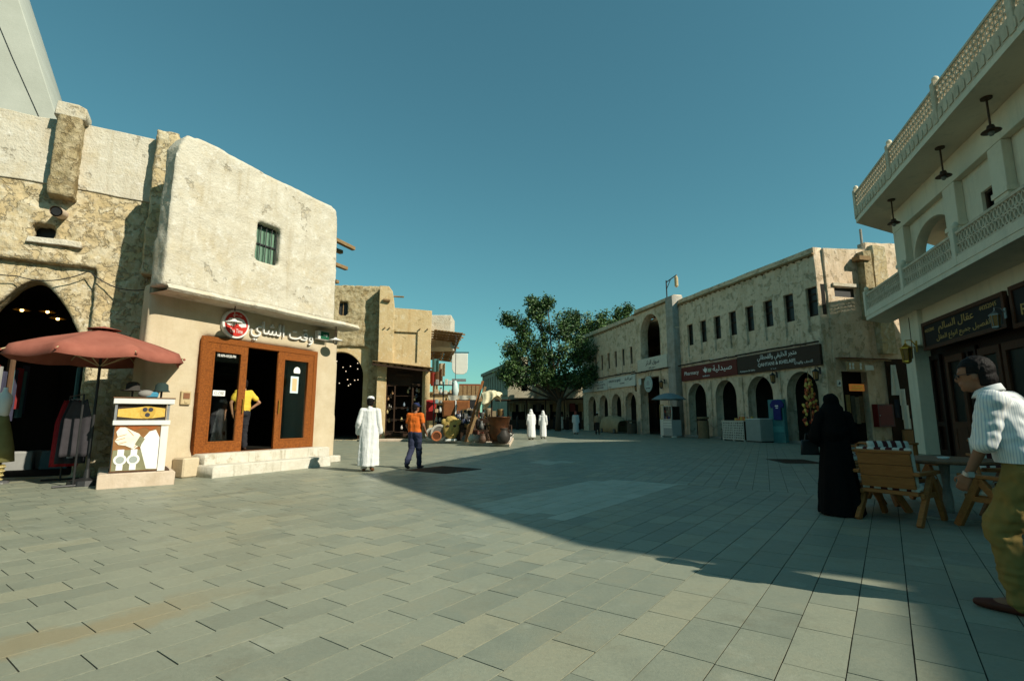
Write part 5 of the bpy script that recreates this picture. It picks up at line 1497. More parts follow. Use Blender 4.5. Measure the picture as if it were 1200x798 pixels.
# ------------------------------------------------------------------ buildings behind the trees
FB = (-0.5, 62.5, 0)
fb = thing('awning_arcade_building', 'low souq building with a long dark awning behind the trees', 'building', FB, R(0))
M_FAR = mat('far plaster', (0.42, 0.38, 0.28), (0.34, 0.30, 0.21), 1.0, 0.95, 0.4, 6, stain=(0.28, 0.2, 0.1), sscale=0.4, samt=0.5)
MB().plate([(0, 0), (12, 0), (12, 6.6), (0, 6.3)], [[(x, 0), (x + 1.6, 0), (x + 1.6, 2.9), (x, 2.9)] for x in (0.5, 2.8, 5.1, 7.4, 9.7)] + [[(1.6, 4.2), (2.4, 4.2), (2.4, 6), (1.6, 6)]], 0, 0.4, 0.02).build('wall', M_FAR, fb)
box_part('back', M_DARK, fb, 0, 12, 2.0, 2.1, 0, 6.2)
for k in range(6):
    MB().box(3.5 + k * 0.5, 3.75 + k * 0.5, -0.12, -0.004, 4.0, 6.0).build('pilaster', M_OCHRE, fb)
box_part('cornice', M_OCHRE, fb, 3.4, 6.4, -0.14, -0.004, 5.0, 5.2)
box_part('balcony_rail', M_FAR, fb, 0.8, 3.2, -0.5, -0.3, 3.7, 4.5)
MB().bar((-1.5, -1.3, 3.35), (12, -1.3, 3.6), 3.0, 0.12).build('awning', M_DARKWOOD, fb)
for k in range(6): MB().tube([(0 + k * 2.2, -2.6, 0), (0 + k * 2.2, -2.6, 3.4)], 0.08, 6).build('awning_post', M_DARKWOOD, fb)
box_part('shop_shelf', mat('far goods', (0.10, 0.06, 0.04), (0.05, 0.035, 0.025), 8), fb, 0, 12, -0.6, -0.1, 0, 1.1)
fr2 = random.Random(21)
for k in range(11):
    c = fr2.choice(((0.3, 0.08, 0.05), (0.3, 0.2, 0.1), (0.12, 0.1, 0.09), (0.4, 0.33, 0.2), (0.2, 0.05, 0.05)))
    o = MB().grid(lambda u, v: ((u - 0.5) * 0.7, 0.05 * math.sin(u * 9), -v * 1.0), 6, 3, 0.02).build('hung_textile', mat('textile %s' % str(c), c), None, loc=(FB[0] + 0.6 + k * 1.02, FB[1] - 0.7, 3.05))
    tag(o, 'dark textile hung under the long awning behind the trees', 'textile', 'textiles hung under the far awning')
GB = (1.2, 66.0, 0)
gbd = thing('colonnade_building', 'long pale building with tall narrow bays receding behind the trees', 'building', GB, frame_rot(166))
hs_ = [[(-26 + k * 1.9, 1.2 + 4.0), (-25.2 + k * 1.9, 5.2), (-25.2 + k * 1.9, 8.0), (-26 + k * 1.9, 8.0)] for k in range(14)]
MB().plate([(-27, 0), (1, 0), (1, 9.0), (-27, 9.0)], hs_, 0, 0.5, 0.02).build('wall', M_FAR, gbd)
box_part('back', M_WDARK, gbd, -27, 1, 0.6, 0.7, 0, 8.8)
box_part('cornice', M_FAR, gbd, -27, 1.2, -0.3, 0.0, 8.6, 9.1)
box_part('string_course', M_FAR, gbd, -27, 1.2, -0.2, 0.0, 4.5, 4.8)

LH = (-9.5, 48.5, 0)
lh = thing('low_market_hall', 'low plaster market hall closing the lane beyond the ochre house', 'building', LH, R(2))
MB().plate([(0, 0), (6.1, 0), (6.1, 3.5), (0, 3.6)], [[(x, 0), (x + 1.1, 0), (x + 1.1, 2.5), (x, 2.5)] for x in (0.6, 2.4, 4.4)], 0, 0.4, 0.02).build('wall', M_OCHRE, lh)
box_part('back', M_DARK, lh, 0, 6.0, 1.6, 1.7, 0, 3.4)
box_part('roof', M_BEAM, lh, -0.2, 6.2, -0.3, 4.0, 3.61, 3.72)
MB().bar((0, -0.8, 2.75), (6.0, -0.8, 2.7), 1.5, 0.06).build('awning', M_BEAM, lh)

# ------------------------------------------------------------------ trees
M_BARK = mat('bark', (0.10, 0.075, 0.05), (0.05, 0.04, 0.03), 10, 0.95, 0.5, 14)
M_LEAF = [mat('leaf green %d' % k, c, tuple(v * 0.65 for v in c), 1.2, 0.55, spec=0.4) for k, c in enumerate(((0.042, 0.092, 0.02), (0.072, 0.135, 0.032), (0.026, 0.058, 0.016)))]
def tree(loc, label, lobes, trunk_top, n_leaf, seed, droop=0.35, leaf=0.2):
    rg = random.Random(seed)
    t = thing('shade_tree', label, 'tree', loc)
    mb = MB()
    tp = Vector((0.2, 0, trunk_top))
    mb.tube([(0, 0, -0.05), (0.06, 0.02, trunk_top * 0.5), tp], [0.34, 0.26, 0.22], 9)
    verts, faces, mi = [], [], []
    for (cx, cy, cz, rx, ry, rz) in lobes:
        c = Vector((cx, cy, cz))
        mid = tp.lerp(c, 0.5) + Vector((rg.uniform(-.3, .3), rg.uniform(-.3, .3), -0.3))
        mb.tube([tp - Vector((0, 0, 0.3)), mid, c], [0.15, 0.09, 0.04], 6)
        vol = rx * ry * rz
        n_cl = int(24 + vol * 2.6)
        for k in range(n_cl):
            d = Vector((rg.gauss(0, 1), rg.gauss(0, 1), rg.gauss(0, 1))).normalized() * (rg.random() ** 0.42)
            cc = c + Vector((d.x * rx, d.y * ry, d.z * rz))
            if rg.random() < 0.2: mb.tube([c.lerp(cc, 0.25), cc], [0.03, 0.012], 4)
            cr = rg.uniform(0.28, 0.6)
            m_i = rg.choice((0, 0, 1, 1, 2))
            for q in range(n_leaf):
                e = Vector((rg.gauss(0, 1), rg.gauss(0, 1), rg.gauss(0, 0.8))) * cr * 0.6
                p = cc + e + Vector((0, 0, -droop * abs(rg.gauss(0, 0.5))))
                L = leaf * rg.uniform(0.6, 1.3)
                ax = Vector((rg.gauss(0, 1), rg.gauss(0, 1), rg.gauss(-0.5, 0.7))).normalized()
                sd = ax.cross(Vector((rg.gauss(0, 1), rg.gauss(0, 1), rg.gauss(0, 1)))).normalized() * L * 0.24
                b = len(verts)
                verts += [p - ax * L * 0.5, p + sd, p + ax * L * 0.6, p - sd]
                faces.append((b, b + 1, b + 2, b + 3))
                mi.append(m_i)
    mb.build('trunk', M_BARK, t, smooth=True)
    me = bpy.data.meshes.new('crown')
    me.from_pydata(verts, [], faces)
    for m in M_LEAF: me.materials.append(m)
    me.polygons.foreach_set('material_index', mi)
    link('crown', me, None, t)
    return t
tree((4.6, 52, 0), 'large drooping tree with a ragged open crown spreading over the plaza', [
    (-3.7, 0, 10.6, 1.0, 0.9, 1.3), (-3.0, 0.2, 9.0, 1.2, 1.2, 1.5), (-1.9, 0, 12.0, 1.1, 1.0, 1.2), (-2.6, 0, 6.6, 1.7, 1.4, 1.7), (-1.4, 0.3, 9.0, 1.3, 1.4, 1.8),
    (-3.4, 0.2, 5.4, 1.4, 1.2, 1.0), (-1.2, 0, 5.6, 1.7, 1.4, 1.6), (0.4, 0, 10.8, 1.3, 1.3, 1.5), (0.9, 0.3, 8.4, 1.7, 1.5, 2.0), (1.6, 0, 5.6, 1.9, 1.5, 1.7), (2.9, 0.2, 8.2, 1.3, 1.2, 1.6), (3.2, 0, 5.6, 1.2, 1.2, 1.3), (-5.0, 0, 11.4, 0.7, 0.6, 0.7), (-4.6, 0, 8.2, 0.9, 0.8, 1.0), (-5.0, 0, 5.4, 0.9, 0.8, 0.9), (-4.6, 0, 6.6, 1.0, 1.0, 1.0), (-1.4, 0.2, 7.4, 1.5, 1.4, 1.5), (0.6, 0, 5.2, 1.6, 1.3, 0.8), (-2.4, 0.2, 13.1, 0.7, 0.7, 0.9), (-0.9, 0, 13.2, 0.5, 0.5, 0.5)], 3.2, 46, 3, leaf=0.28)
tree((10.0, 60, 0), 'dense rounded tree between the drooping tree and the pharmacy row', [
    (-3.0, 0, 12.6, 1.3, 1.3, 1.4), (-1.8, 0, 11.6, 2.0, 1.6, 1.9), (0.6, 0.2, 12.4, 2.1, 1.8, 1.7), (2.2, 0, 11.4, 1.4, 1.4, 1.3), (0, 0, 9.4, 2.6, 2.0, 1.9), (2.0, 0, 9.4, 1.5, 1.4, 1.3), (-1.8, 0, 8.8, 1.3, 1.3, 1.5), (0.2, 0, 6.0, 2.0, 1.6, 1.4)], 4.0, 74, 4, leaf=0.3)
tree((14.2, 66, 0), 'slim tree whose top shows above the roof of the pharmacy row', [(0, 0, 14.2, 0.9, 0.8, 1.6), (0.9, 0, 15.2, 0.6, 0.5, 1.0), (-1.0, 0, 12.8, 1.1, 0.9, 1.2), (-2.2, 0, 12.0, 1.1, 0.9, 1.0)], 9.5, 60, 6, leaf=0.28)

# ------------------------------------------------------------------ watch kiosk, parasol and clothes by the pointed arch
KR = frame_rot(52)
KO = (-7.48, 9.55, 0)
kiosk = thing('watch_kiosk', 'white glass watch display kiosk with poster panels on a plaster plinth', 'kiosk', KO, KR)
MB().plate([(-0.02, 0), (1.14, 0), (1.14, 0.23), (1.12, 0.245), (0.0, 0.245), (-0.02, 0.23)], [], -0.02, 2.0, 0.015).build('plinth', M_PLINTH, kiosk)
MB().box(0.12, 1.06, 0.1, 0.9, 0.245, 0.29).build('base_rail', M_IRON, kiosk)
M_POST1 = mat('poster brown', (0.30, 0.15, 0.06), (0.2, 0.09, 0.03), 3, 0.35)
M_POST2 = mat('poster olive', (0.26, 0.25, 0.15), (0.17, 0.16, 0.09), 4, 0.35)
M_SKINP = mat('poster pale print', (0.78, 0.66, 0.50), (0.82, 0.76, 0.66), 3, 0.35)
lo = MB().box(0.14, 0.86, 0.1, 0.85, 0.29, 1.14).build('lower_case', M_POST1, kiosk)
MB().box(0.861, 0.98, 0.08, 0.85, 0.27, 1.12).build('side_strip', M_WHITE, kiosk)
MB().box(0.15, 0.85, 0.092, 0.099, 0.30, 0.68).build('lower_print', M_POST2, lo)
hand = [(0.17, 1.02), (0.2, 0.92), (0.16, 0.85), (0.22, 0.78), (0.33, 0.76), (0.46, 0.69), (0.55, 0.76), (0.6, 0.87), (0.52, 0.98), (0.44, 1.02), (0.3, 1.1), (0.22, 1.1)]
MB().plate(hand, [], 0.088, 0.004).build('hand_print', M_SKINP, lo)
M_LINE = mat('print line', (0.42, 0.24, 0.12), (0.34, 0.19, 0.09), 8, 0.4)
for a_, b_ in (((0.18, 0.92), (0.33, 0.97)), ((0.17, 0.86), (0.31, 0.9)), ((0.23, 0.8), (0.34, 0.83)), ((0.34, 1.06), (0.44, 0.94)), ((0.46, 0.72), (0.58, 0.86))):
    MB().bar((a_[0], 0.087, a_[1]), (b_[0], 0.087, b_[1]), 0.004, 0.011, (0, 0, 1)).build('crease_print', M_LINE, lo)
MB().plate([(0.47, 0.78), (0.55, 0.73), (0.62, 0.88), (0.54, 0.94)], [], 0.0835, 0.003).build('wrist_watch_print', M_POST2, lo)
MB().plate([(0.16, 1.02), (0.3, 1.13), (0.44, 1.04), (0.6, 1.1), (0.7, 1.04), (0.84, 1.13), (0.16, 1.13)], [], 0.094, 0.003).build('rust_print', mat('rust print', (0.34, 0.11, 0.03), (0.22, 0.06, 0.02), 5, 0.4), lo)
MB().plate([(0.56, 0.72), (0.68, 0.32), (0.85, 0.31), (0.85, 0.9), (0.78, 1.05), (0.68, 1.02), (0.6, 0.9)], [], 0.086, 0.004).build('sleeve_print', M_PAPER, lo)
for x, z, r in ((0.27, 0.5, 0.1), (0.47, 0.5, 0.1)):
    MB().plate([(x - 0.05, z - 0.19), (x + 0.05, z - 0.19), (x + 0.05, z + 0.19), (x - 0.05, z + 0.19)], [], 0.084, 0.004).build('strap_print', M_PAPER, lo)
    MB().plate([(x + p[0], z + p[1]) for p in disc(r, 20)], [], 0.080, 0.004).build('watch_print', M_PAPER, lo)
    MB().plate([(x + p[0], z + p[1]) for p in disc(r * 0.65, 20)], [], 0.076, 0.004).build('dial_print', mat('dial print', (0.35, 0.38, 0.35)), lo)
MB().box(0.1, 1.0, 0.06, 0.9, 1.141, 1.23).build('shelf_band', M_WHITE, kiosk, bevel=0.006)
up = MB().box(0.16, 0.92, 0.12, 0.85, 1.231, 1.54).build('upper_case', mat('poster black', (0.03, 0.03, 0.03), (0.06, 0.04, 0.02), 6, 0.3), kiosk)
MB().plate([(0.16, 1.3), (0.42, 1.27), (0.62, 1.26), (0.9, 1.3), (0.9, 1.46), (0.62, 1.5), (0.42, 1.47), (0.16, 1.44)], [], 0.112, 0.004).build('bracelet_print', mat('gold print', (0.68, 0.46, 0.12), (0.55, 0.33, 0.06), 20, 0.3), up)
MB().plate([(0.62 + p[0], 1.385 + p[1]) for p in disc(0.125, 24)], [], 0.106, 0.004).build('watch_print', mat('gold print2', (0.55, 0.36, 0.08), (0.4, 0.24, 0.04), 8, 0.3), up)
for dx, dz in ((-0.045, 0.05), (0.045, 0.05), (0.0, -0.05)):
    MB().plate([(0.62 + dx + p[0], 1.385 + dz + p[1]) for p in disc(0.04, 14)], [], 0.101, 0.004).build('dial_print', M_INK, up)
for x in (0.13, 0.95):
    MB().box(x - 0.02, x + 0.02, 0.08, 0.12, 1.231, 1.54).build('corner_post', M_STEEL, kiosk)
MB().box(0.08, 1.04, 0.04, 0.92, 1.541, 1.645).build('top_band', M_WHITE, kiosk, bevel=0.006)
MB().box(0.07, 1.05, 0.03, 0.93, 1.646, 1.665).build('counter_top', M_TEAKD, kiosk)
MB().plate([(0.0, 0.29), (0.75, 0.29), (0.75, 1.1), (0.0, 1.1)], [], 0, 0.02).build('side_poster', mat('side poster', (0.22, 0.24, 0.25), (0.10, 0.10, 0.10), 5, 0.4), kiosk).matrix_local = Matrix.Translation((0.13, 0.87, 0)) @ Matrix.Rotation(R(-90), 4, 'Z')
def k_at(s, y, z=0.0):
    return (KO[0] + s * math.cos(KR) - y * math.sin(KR), KO[1] + s * math.sin(KR) + y * math.cos(KR), z)
# hats and a sunglasses tree on the counter
for k, (s, y, lb, c) in enumerate(((0.36, 0.55, 'dark wide brimmed hat on the kiosk counter', (0.05, 0.045, 0.04)), (0.84, 0.6, 'dark green cap on the kiosk counter', (0.03, 0.05, 0.045)))):
    t = thing('display_hat', lb, 'hat', k_at(s, y, 1.665), KR)
    MB().tube([(0, 0, 0), (0, 0, 0.2)], 0.02, 8).build('stand', M_BLACK, t)
    MB().lathe([(0.2 - 0.05 * k, 0.14), (0.19 - 0.05 * k, 0.155), (0.12, 0.17), (0.11, 0.28), (0.06, 0.32), (0.0, 0.325)], 20).build('hat', mat('hat %d' % k, c), t, smooth=True)
t = thing('watch_cushion', 'blue and grey cloth roll with a watch on the kiosk counter', 'cushion', k_at(0.58, 0.4, 1.665), KR)
MB().ball((0, 0, 0.08), (0.14, 0.1, 0.08), 16, 10).build('roll', mat('grey cloth', (0.25, 0.24, 0.22)), t, smooth=True)
MB().box(-0.03, 0.2, -0.08, 0.05, 0.0, 0.12).build('blue_cloth', mat('blue cloth', (0.06, 0.25, 0.36), (0.04, 0.18, 0.28)), t, bevel=0.03)
# parasol
UM = (-8.2, 10.15, 0)
um = thing('red_parasol', 'faded red canvas parasol with sagging scalloped edge over the watch kiosk', 'parasol', UM, R(14))
NR = 8
def canopy(u, v):
    a = u * 2 * math.pi
    seg = (u * NR) % 1.0
    flat = math.cos(math.pi / NR) / math.cos((seg - 0.5) * 2 * math.pi / NR)
    sag = 1 - 0.045 * math.sin(seg * math.pi) * v
    r = 1.47 * v * flat * sag
    z = 3.02 - 0.47 * v ** 1.15 - 0.05 * math.sin(seg * math.pi) * v * v
    if v > 0.93: z -= 0.16 * (v - 0.93) / 0.07
    z += 0.012 * noise.noise((math.cos(a) * 3, math.sin(a) * 3, v * 4))
    return (r * math.cos(a), r * math.sin(a), z)
MB().grid(canopy, 64, 15, 0.006).build('canopy', M_CLOTHRED, um, smooth=True)
MB().grid(lambda u, v: (0.28 * v * math.cos(u * 6.2832), 0.28 * v * math.sin(u * 6.2832), 3.09 - 0.07 * v), 16, 3, 0.006).build('vent', M_CLOTHRED, um, smooth=True)
MB().tube([(0, 0, 0), (0, 0, 3.05)], 0.026, 10).build('pole', M_BLACK, um)
for k in range(NR):
    a = 2 * math.pi * k / NR
    c, s = math.cos(a), math.sin(a)
    rb_ = MB().tube([(0.05 * c, 0.05 * s, 2.97), (0.9 * c, 0.9 * s, 2.74), (1.47 * c, 1.47 * s, 2.47)], 0.012, 5).build('rib', M_BEIGE, um)
    MB().tube([(0.04 * c, 0.04 * s, 2.3), (0.9 * c, 0.9 * s, 2.73)], 0.01, 5).build('strut', M_BEIGE, rb_)
    MB().ball((1.48 * c, 1.48 * s, 2.46), 0.025, 8, 6).build('rib_tip', M_CLOTHRED, rb_)
MB().lathe([(0.3, 0), (0.28, 0.1), (0.06, 0.14), (0.04, 0.3)], 16).build('base', M_BLACK, um)
# clothes rail
RL = (-8.75, 10.35, 0)
rail = thing('clothes_rail', 'black clothes rail beside the watch kiosk', 'clothes rail', RL, R(-42))
MB().tube([(-0.75, 0, 0.0), (-0.75, 0, 1.72), (0.75, 0, 1.72), (0.75, 0, 0.0)], 0.018, 8).build('frame', M_BLACK, rail)
for x in (-0.75, 0.75): MB().tube([(x, -0.3, 0.03), (x, 0.3, 0.03)], 0.02, 6).build('foot', M_BLACK, rail)
def garment(x, c, w, L, lb, trim=None, seed=0):
    p = Matrix.Translation(RL) @ Matrix.Rotation(R(-42), 4, 'Z') @ Vector((x, 0, 1.70))
    t = thing('hanging_garment', lb, 'garment', p, R(-42) + R(70), 'garments on the clothes rail')
    def f(u, v):
        ww = w * (0.55 + 0.45 * min(1, v * 3)) * (1 + 0.12 * v)
        a = (u - 0.5) * 2
        return (a * ww / 2, 0.05 * math.cos(a * 1.4) + 0.025 * math.sin(u * 17 + seed) * v, -0.06 - L * v - 0.05 * (1 - abs(a)) * (1 - v))
    MB().grid(f, 20, 14, 0.012).build('cloth', mat('garment %s' % str(c), c, tuple(q * 0.7 for q in c), 6, 0.9), t, smooth=True)
    MB().tube([(-w * 0.3, 0.03, -0.12), (0, 0.03, -0.04), (w * 0.3, 0.03, -0.12)], 0.008, 5).build('hanger', M_STEEL, t)
    if trim:
        MB().grid(lambda u, v: ((u - 0.5) * 0.1 + trim[3], 0.028 - 0.055, -0.2 - (L - 0.25) * v), 2, 10, 0.01).build('embroidered_panel', mat('trim %s' % str(trim[:3]), trim[:3], (0.05, 0.05, 0.06), 9), t)
garment(-0.6, (0.32, 0.02, 0.025), 0.42, 1.35, 'crimson dress hanging at the outer end of the clothes rail', None, 1)
garment(-0.25, (0.22, 0.015, 0.02), 0.42, 1.2, 'dark red dress with a white embroidered strip on the clothes rail', (0.5, 0.5, 0.48, 0.08), 2)
garment(0.1, (0.03, 0.03, 0.035), 0.42, 1.25, 'black dress with a white embroidered strip on the clothes rail', (0.5, 0.5, 0.5, 0.0), 3)
garment(0.45, (0.05, 0.045, 0.05), 0.4, 1.1, 'plain black dress at the inner end of the clothes rail', None, 4)
# shop dummy at the arch
DM = (-10.2, 10.35, 0)
dm = thing('dress_dummy', 'dress dummy in a white top and olive skirt beside the pointed arch', 'mannequin', DM, R(-30))
MB().lathe([(0.34, 0.42), (0.3, 0.7), (0.22, 1.0), (0.14, 1.28), (0.13, 1.32)], 20, sy=0.8).build('skirt', mat('olive skirt', (0.20, 0.19, 0.08), (0.15, 0.14, 0.05), 4), dm, smooth=True)
MB().lathe([(0.13, 1.3), (0.15, 1.4), (0.18, 1.6), (0.16, 1.72), (0.06, 1.8), (0.05, 1.88)], 20, sy=0.7).build('top', M_WHITE, dm, smooth=True)
MB().lathe([(0.25, 0.0), (0.24, 0.03), (0.03, 0.05), (0.03, 0.5)], 16).build('stand', M_STEEL, dm)
bk = thing('wicker_basket', 'yellow woven basket under the dress dummy', 'basket', (-10.0, 10.05, 0), R(10))
MB().lathe([(0.16, 0.02), (0.2, 0.2), (0.22, 0.38), (0.2, 0.38), (0.17, 0.05)], 18).build('body', mat('wicker', (0.42, 0.34, 0.12), (0.28, 0.2, 0.06), 40, 0.8, 0.6, 50), bk)
for k in range(4): MB().lathe([(0.19 + 0.009 * k, 0.08 + 0.08 * k), (0.212 + 0.009 * k, 0.1 + 0.08 * k), (0.19 + 0.009 * k, 0.12 + 0.08 * k)], 18).build('band', mat('wicker2', (0.5, 0.42, 0.2)), bk)
# wares inside the arch, dim
ar = random.Random(14)
for k in range(18):
    side = k % 2
    s = -3.1 + 0.05 * ar.random() if side else -1.62 - 0.05 * ar.random()
    y = 0.9 + 0.28 * (k // 2)
    c = ar.choice(((0.25, 0.03, 0.03), (0.05, 0.05, 0.08), (0.3, 0.3, 0.28), (0.12, 0.07, 0.04), (0.08, 0.16, 0.16)))
    L = ar.uniform(0.9, 1.6)
    o = MB().grid(lambda u, v: (0.05 * math.sin(u * 8 + k), (u - 0.5) * 0.3, -v * L), 8, 5, 0.015).build('hanging_textile', mat('ware %s' % str(c), c), None, loc=aw_at(s, y, 2.5 + ar.uniform(-0.2, 0.3)), rz=AWR)
    tag(o, 'textile hanging along the %s wall inside the pointed arch' % ('outer' if side else 'inner'), 'textile', 'textiles inside the pointed arch')
for k in range(4):
    o = MB().plate([(-0.25, 0), (0.25, 0), (0.22, 0.4), (-0.22, 0.4)], [], 0, 0.4, 0.04).build('stock_bale', mat('bale %d' % k, ((0.3, 0.3, 0.28), (0.15, 0.12, 0.1), (0.1, 0.15, 0.16), (0.24, 0.08, 0.07))[k]), None, loc=aw_at(-2.9 + 0.35 * k, 2.6 + 0.3 * (k % 2), 0.013), rz=AWR)
    tag(o, ['grey bale of stock on the floor inside the pointed arch', 'brown bale of stock on the floor inside the pointed arch', 'teal bale of stock on the floor inside the pointed arch', 'red bale of stock on the floor inside the pointed arch'][k], 'bale')

# ------------------------------------------------------------------ cafe terrace
def cafe_chair(loc, rz, label):
    t = thing('cafe_armchair', label, 'chair', loc, rz, 'wooden cafe armchairs round the table')
    # faces +y ; raked back at -y
    box_part('seat', M_TEAK, t, -0.3, 0.3, -0.25, 0.33, 0.335, 0.385, 0.008)
    bp_ = MB(Matrix.Translation((0, -0.25, 0.4)) @ Matrix.Rotation(R(12), 4, 'X'))
    for k in range(3):
        MB(bp_.M).box(-0.29, 0.29, -0.02, 0.012, 0.02 + k * 0.145, 0.16 + k * 0.145).build('back_board', M_TEAK, t, bevel=0.004)
    MB(bp_.M).box(-0.31, 0.31, -0.025, 0.018, 0.455, 0.49).build('top_rail', M_TEAK, t, bevel=0.006)
    for s in (-1, 1):
        MB().bar((s * 0.325, 0.10, 0.575), (s * 0.325, 0.42, 0.0), 0.055, 0.085, (0, 1, 0)).build('leg', M_TEAK, t, bevel=0.006)
        MB().bar((s * 0.325, 0.10, 0.555), (s * 0.325, -0.40, 0.0), 0.055, 0.085, (0, 1, 0)).build('leg', M_TEAK, t, bevel=0.006)
        MB().bar((s * 0.325, -0.33, 0.60), (s * 0.325, 0.34, 0.60), 0.075, 0.045).build('armrest', M_TEAK, t, bevel=0.008)
        box_part('side_rail', M_TEAK, t, s * 0.325 - 0.022, s * 0.325 + 0.022, -0.22, 0.25, 0.31, 0.37, 0.004)
    # striped cushions
    m1, m2 = mat('cushion white', (0.58, 0.55, 0.47), (0.5, 0.47, 0.4), 12, 0.9, 0.3, 60), mat('cushion maroon', (0.08, 0.02, 0.02), (0.06, 0.015, 0.015), 12, 0.9, 0.3, 60)
    for nm, Mx, L in (('seat_cushion', Matrix.Translation((0, 0.04, 0.387)), 0.54), ('back_cushion', Matrix.Translation((0, -0.23, 0.44)) @ Matrix.Rotation(R(102), 4, 'X'), 0.47)):
        mb = MB(Mx)
        n = 6
        me = None
        if nm == 'seat_cushion':
            mb.grid(lambda u, v: ((u - 0.5) * 0.6, (v - 0.5) * L, 0.085 - 0.03 * (abs(u * 2 - 1) ** 6 + abs(v * 2 - 1) ** 6)), 24, 10)
            mb.grid(lambda u, v: ((u - 0.5) * 0.6, (0.5 - v) * L, 0.0), 24, 10)
        else:
            mb.grid(lambda u, v: ((u - 0.5) * 0.6, v * L, -0.085 + 0.03 * (abs(u * 2 - 1) ** 6 + abs(v * 2 - 1) ** 6)), 24, 10)
            mb.grid(lambda u, v: ((u - 0.5) * 0.6, (1 - v) * L, -0.004), 24, 10)
        be = [e for e in mb.bm.edges if len(e.link_faces) == 1]
        bmesh.ops.bridge_loops(mb.bm, edges=be)
        me = mb.finish(smooth=True)
        me.materials.append(m1); me.materials.append(m2)
        iv = Mx.inverted()
        for p in me.polygons:
            u = (iv @ p.center).x / 0.6 + 0.5
            p.material_index = int(u * 8.99) % 2
        link(nm, me, None, t)
    return t
cafe_chair((4.92, 6.74, 0), R(-56), 'teak armchair with striped cushions seen from behind next to the woman in black')
cafe_chair((5.05, 7.62, 0), R(-100), 'teak armchair with striped cushions half hidden behind the woman in black')
cafe_chair((6.0, 8.1, 0), R(172), 'teak armchair with striped cushions across the table against the alley')
cafe_chair((6.55, 6.6, 0), R(88), 'teak armchair with striped cushions tucked in on the shop front side of the table')
cafe_chair((5.75, 6.05, 0), R(8), 'teak armchair with striped cushions beside the walking man')
tb = thing('cafe_table', 'round dark wood cafe table among the striped armchairs', 'table', (5.72, 6.95, 0))
MB().lathe([(0.58, 0.70), (0.6, 0.715), (0.6, 0.735), (0.58, 0.745)], 40).build('table_top', M_TEAKD, tb)
MB().lathe([(0.05, 0.03), (0.06, 0.2), (0.04, 0.4), (0.06, 0.66), (0.1, 0.699)], 14).build('stem', M_PHARM2, tb, smooth=True)
MB().lathe([(0.36, 0), (0.35, 0.025), (0.06, 0.05)], 28).build('base', M_PHARM2, tb)
t = thing('ashtray', 'small white dish on the cafe table', 'dish', (5.6, 6.8, 0.745))
MB().lathe([(0.05, 0), (0.07, 0.03), (0.062, 0.03), (0.045, 0.006)], 18).build('dish', M_WHITE, t, smooth=True)
tb2 = thing('cafe_table', 'wooden cafe table standing in front of the alley display board', 'table', (8.3, 11.6, 0), R(15))
box_part('table_top', M_TEAK, tb2, -0.45, 0.45, -0.4, 0.4, 0.7, 0.745, 0.006)
for sx in (-1, 1):
    for sy in (-1, 1): box_part('leg', M_TEAK, tb2, sx * 0.4 - 0.03, sx * 0.4 + 0.03, sy * 0.35 - 0.03, sy * 0.35 + 0.03, 0, 0.7)
cafe_chair((8.0, 12.6, 0), R(190), 'teak armchair with striped cushions at the table by the alley')
cafe_chair((7.35, 11.4, 0), R(-80), 'teak armchair with striped cushions on the plaza side of the table by the alley')
cafe_chair((8.7, 9.4, 0), R(150), 'teak armchair with striped cushions between the two cafe tables')

# ------------------------------------------------------------------ counters and stands before the pharmacy row
cn = thing('lattice_counter', 'white lattice fronted counter with snacks under the brown sign', 'counter', ph_at(-3.35, -1.6, 0), PHR)
M_LATW = mat('white lattice', (0.55, 0.53, 0.45), (0.47, 0.45, 0.38), 6, 0.8)
box_part('body', M_DARKWOOD, cn, -1.35, 0.5, 0.03, 0.9, 0.08, 1.08)
for x in (-1.35, -0.42):
    h_ = []
    lr = random.Random(int(x * 100))
    for i in range(6):
        for j in range(7):
            cx, cz = x + 0.115 + i * 0.145, 0.19 + j * 0.135
            r = lr.uniform(0.05, 0.062)
            h_.append([(cx + r * math.cos(a) * lr.uniform(0.7, 1.2), cz + r * math.sin(a) * lr.uniform(0.7, 1.2)) for a in [k * math.pi / 3 for k in range(6)]])
    MB().plate([(x, 0.08), (x + 0.92, 0.08), (x + 0.92, 1.1), (x, 1.1)], h_, -0.01, 0.03).build('lattice_front', M_LATW, cn)
box_part('top', M_LATW, cn, -1.4, 0.55, -0.04, 0.95, 1.101, 1.14)
for x in (-1.3, -0.42, 0.46): box_part('foot', M_LATW, cn, x - 0.04, x + 0.04, 0.0, 0.1, 0, 0.08)
fz = thing('chest_freezer', 'grey green chest freezer standing beside the lattice counter', 'freezer', ph_at(-2.05, -1.55, 0), PHR)
box_part('body', mat('grey enamel', (0.26, 0.30, 0.28), (0.22, 0.26, 0.24), 3, 0.5), fz, -0.72, 0.42, 0, 0.85, 0.06, 1.2, 0.02)
box_part('lid', M_SIGNW, fz, -0.72, 0.42, 0, 0.85, 1.205, 1.26, 0.015)
box_part('plinth', M_BLACK, fz, -0.68, 0.38, 0.04, 0.8, 0, 0.058)
sr = random.Random(4)
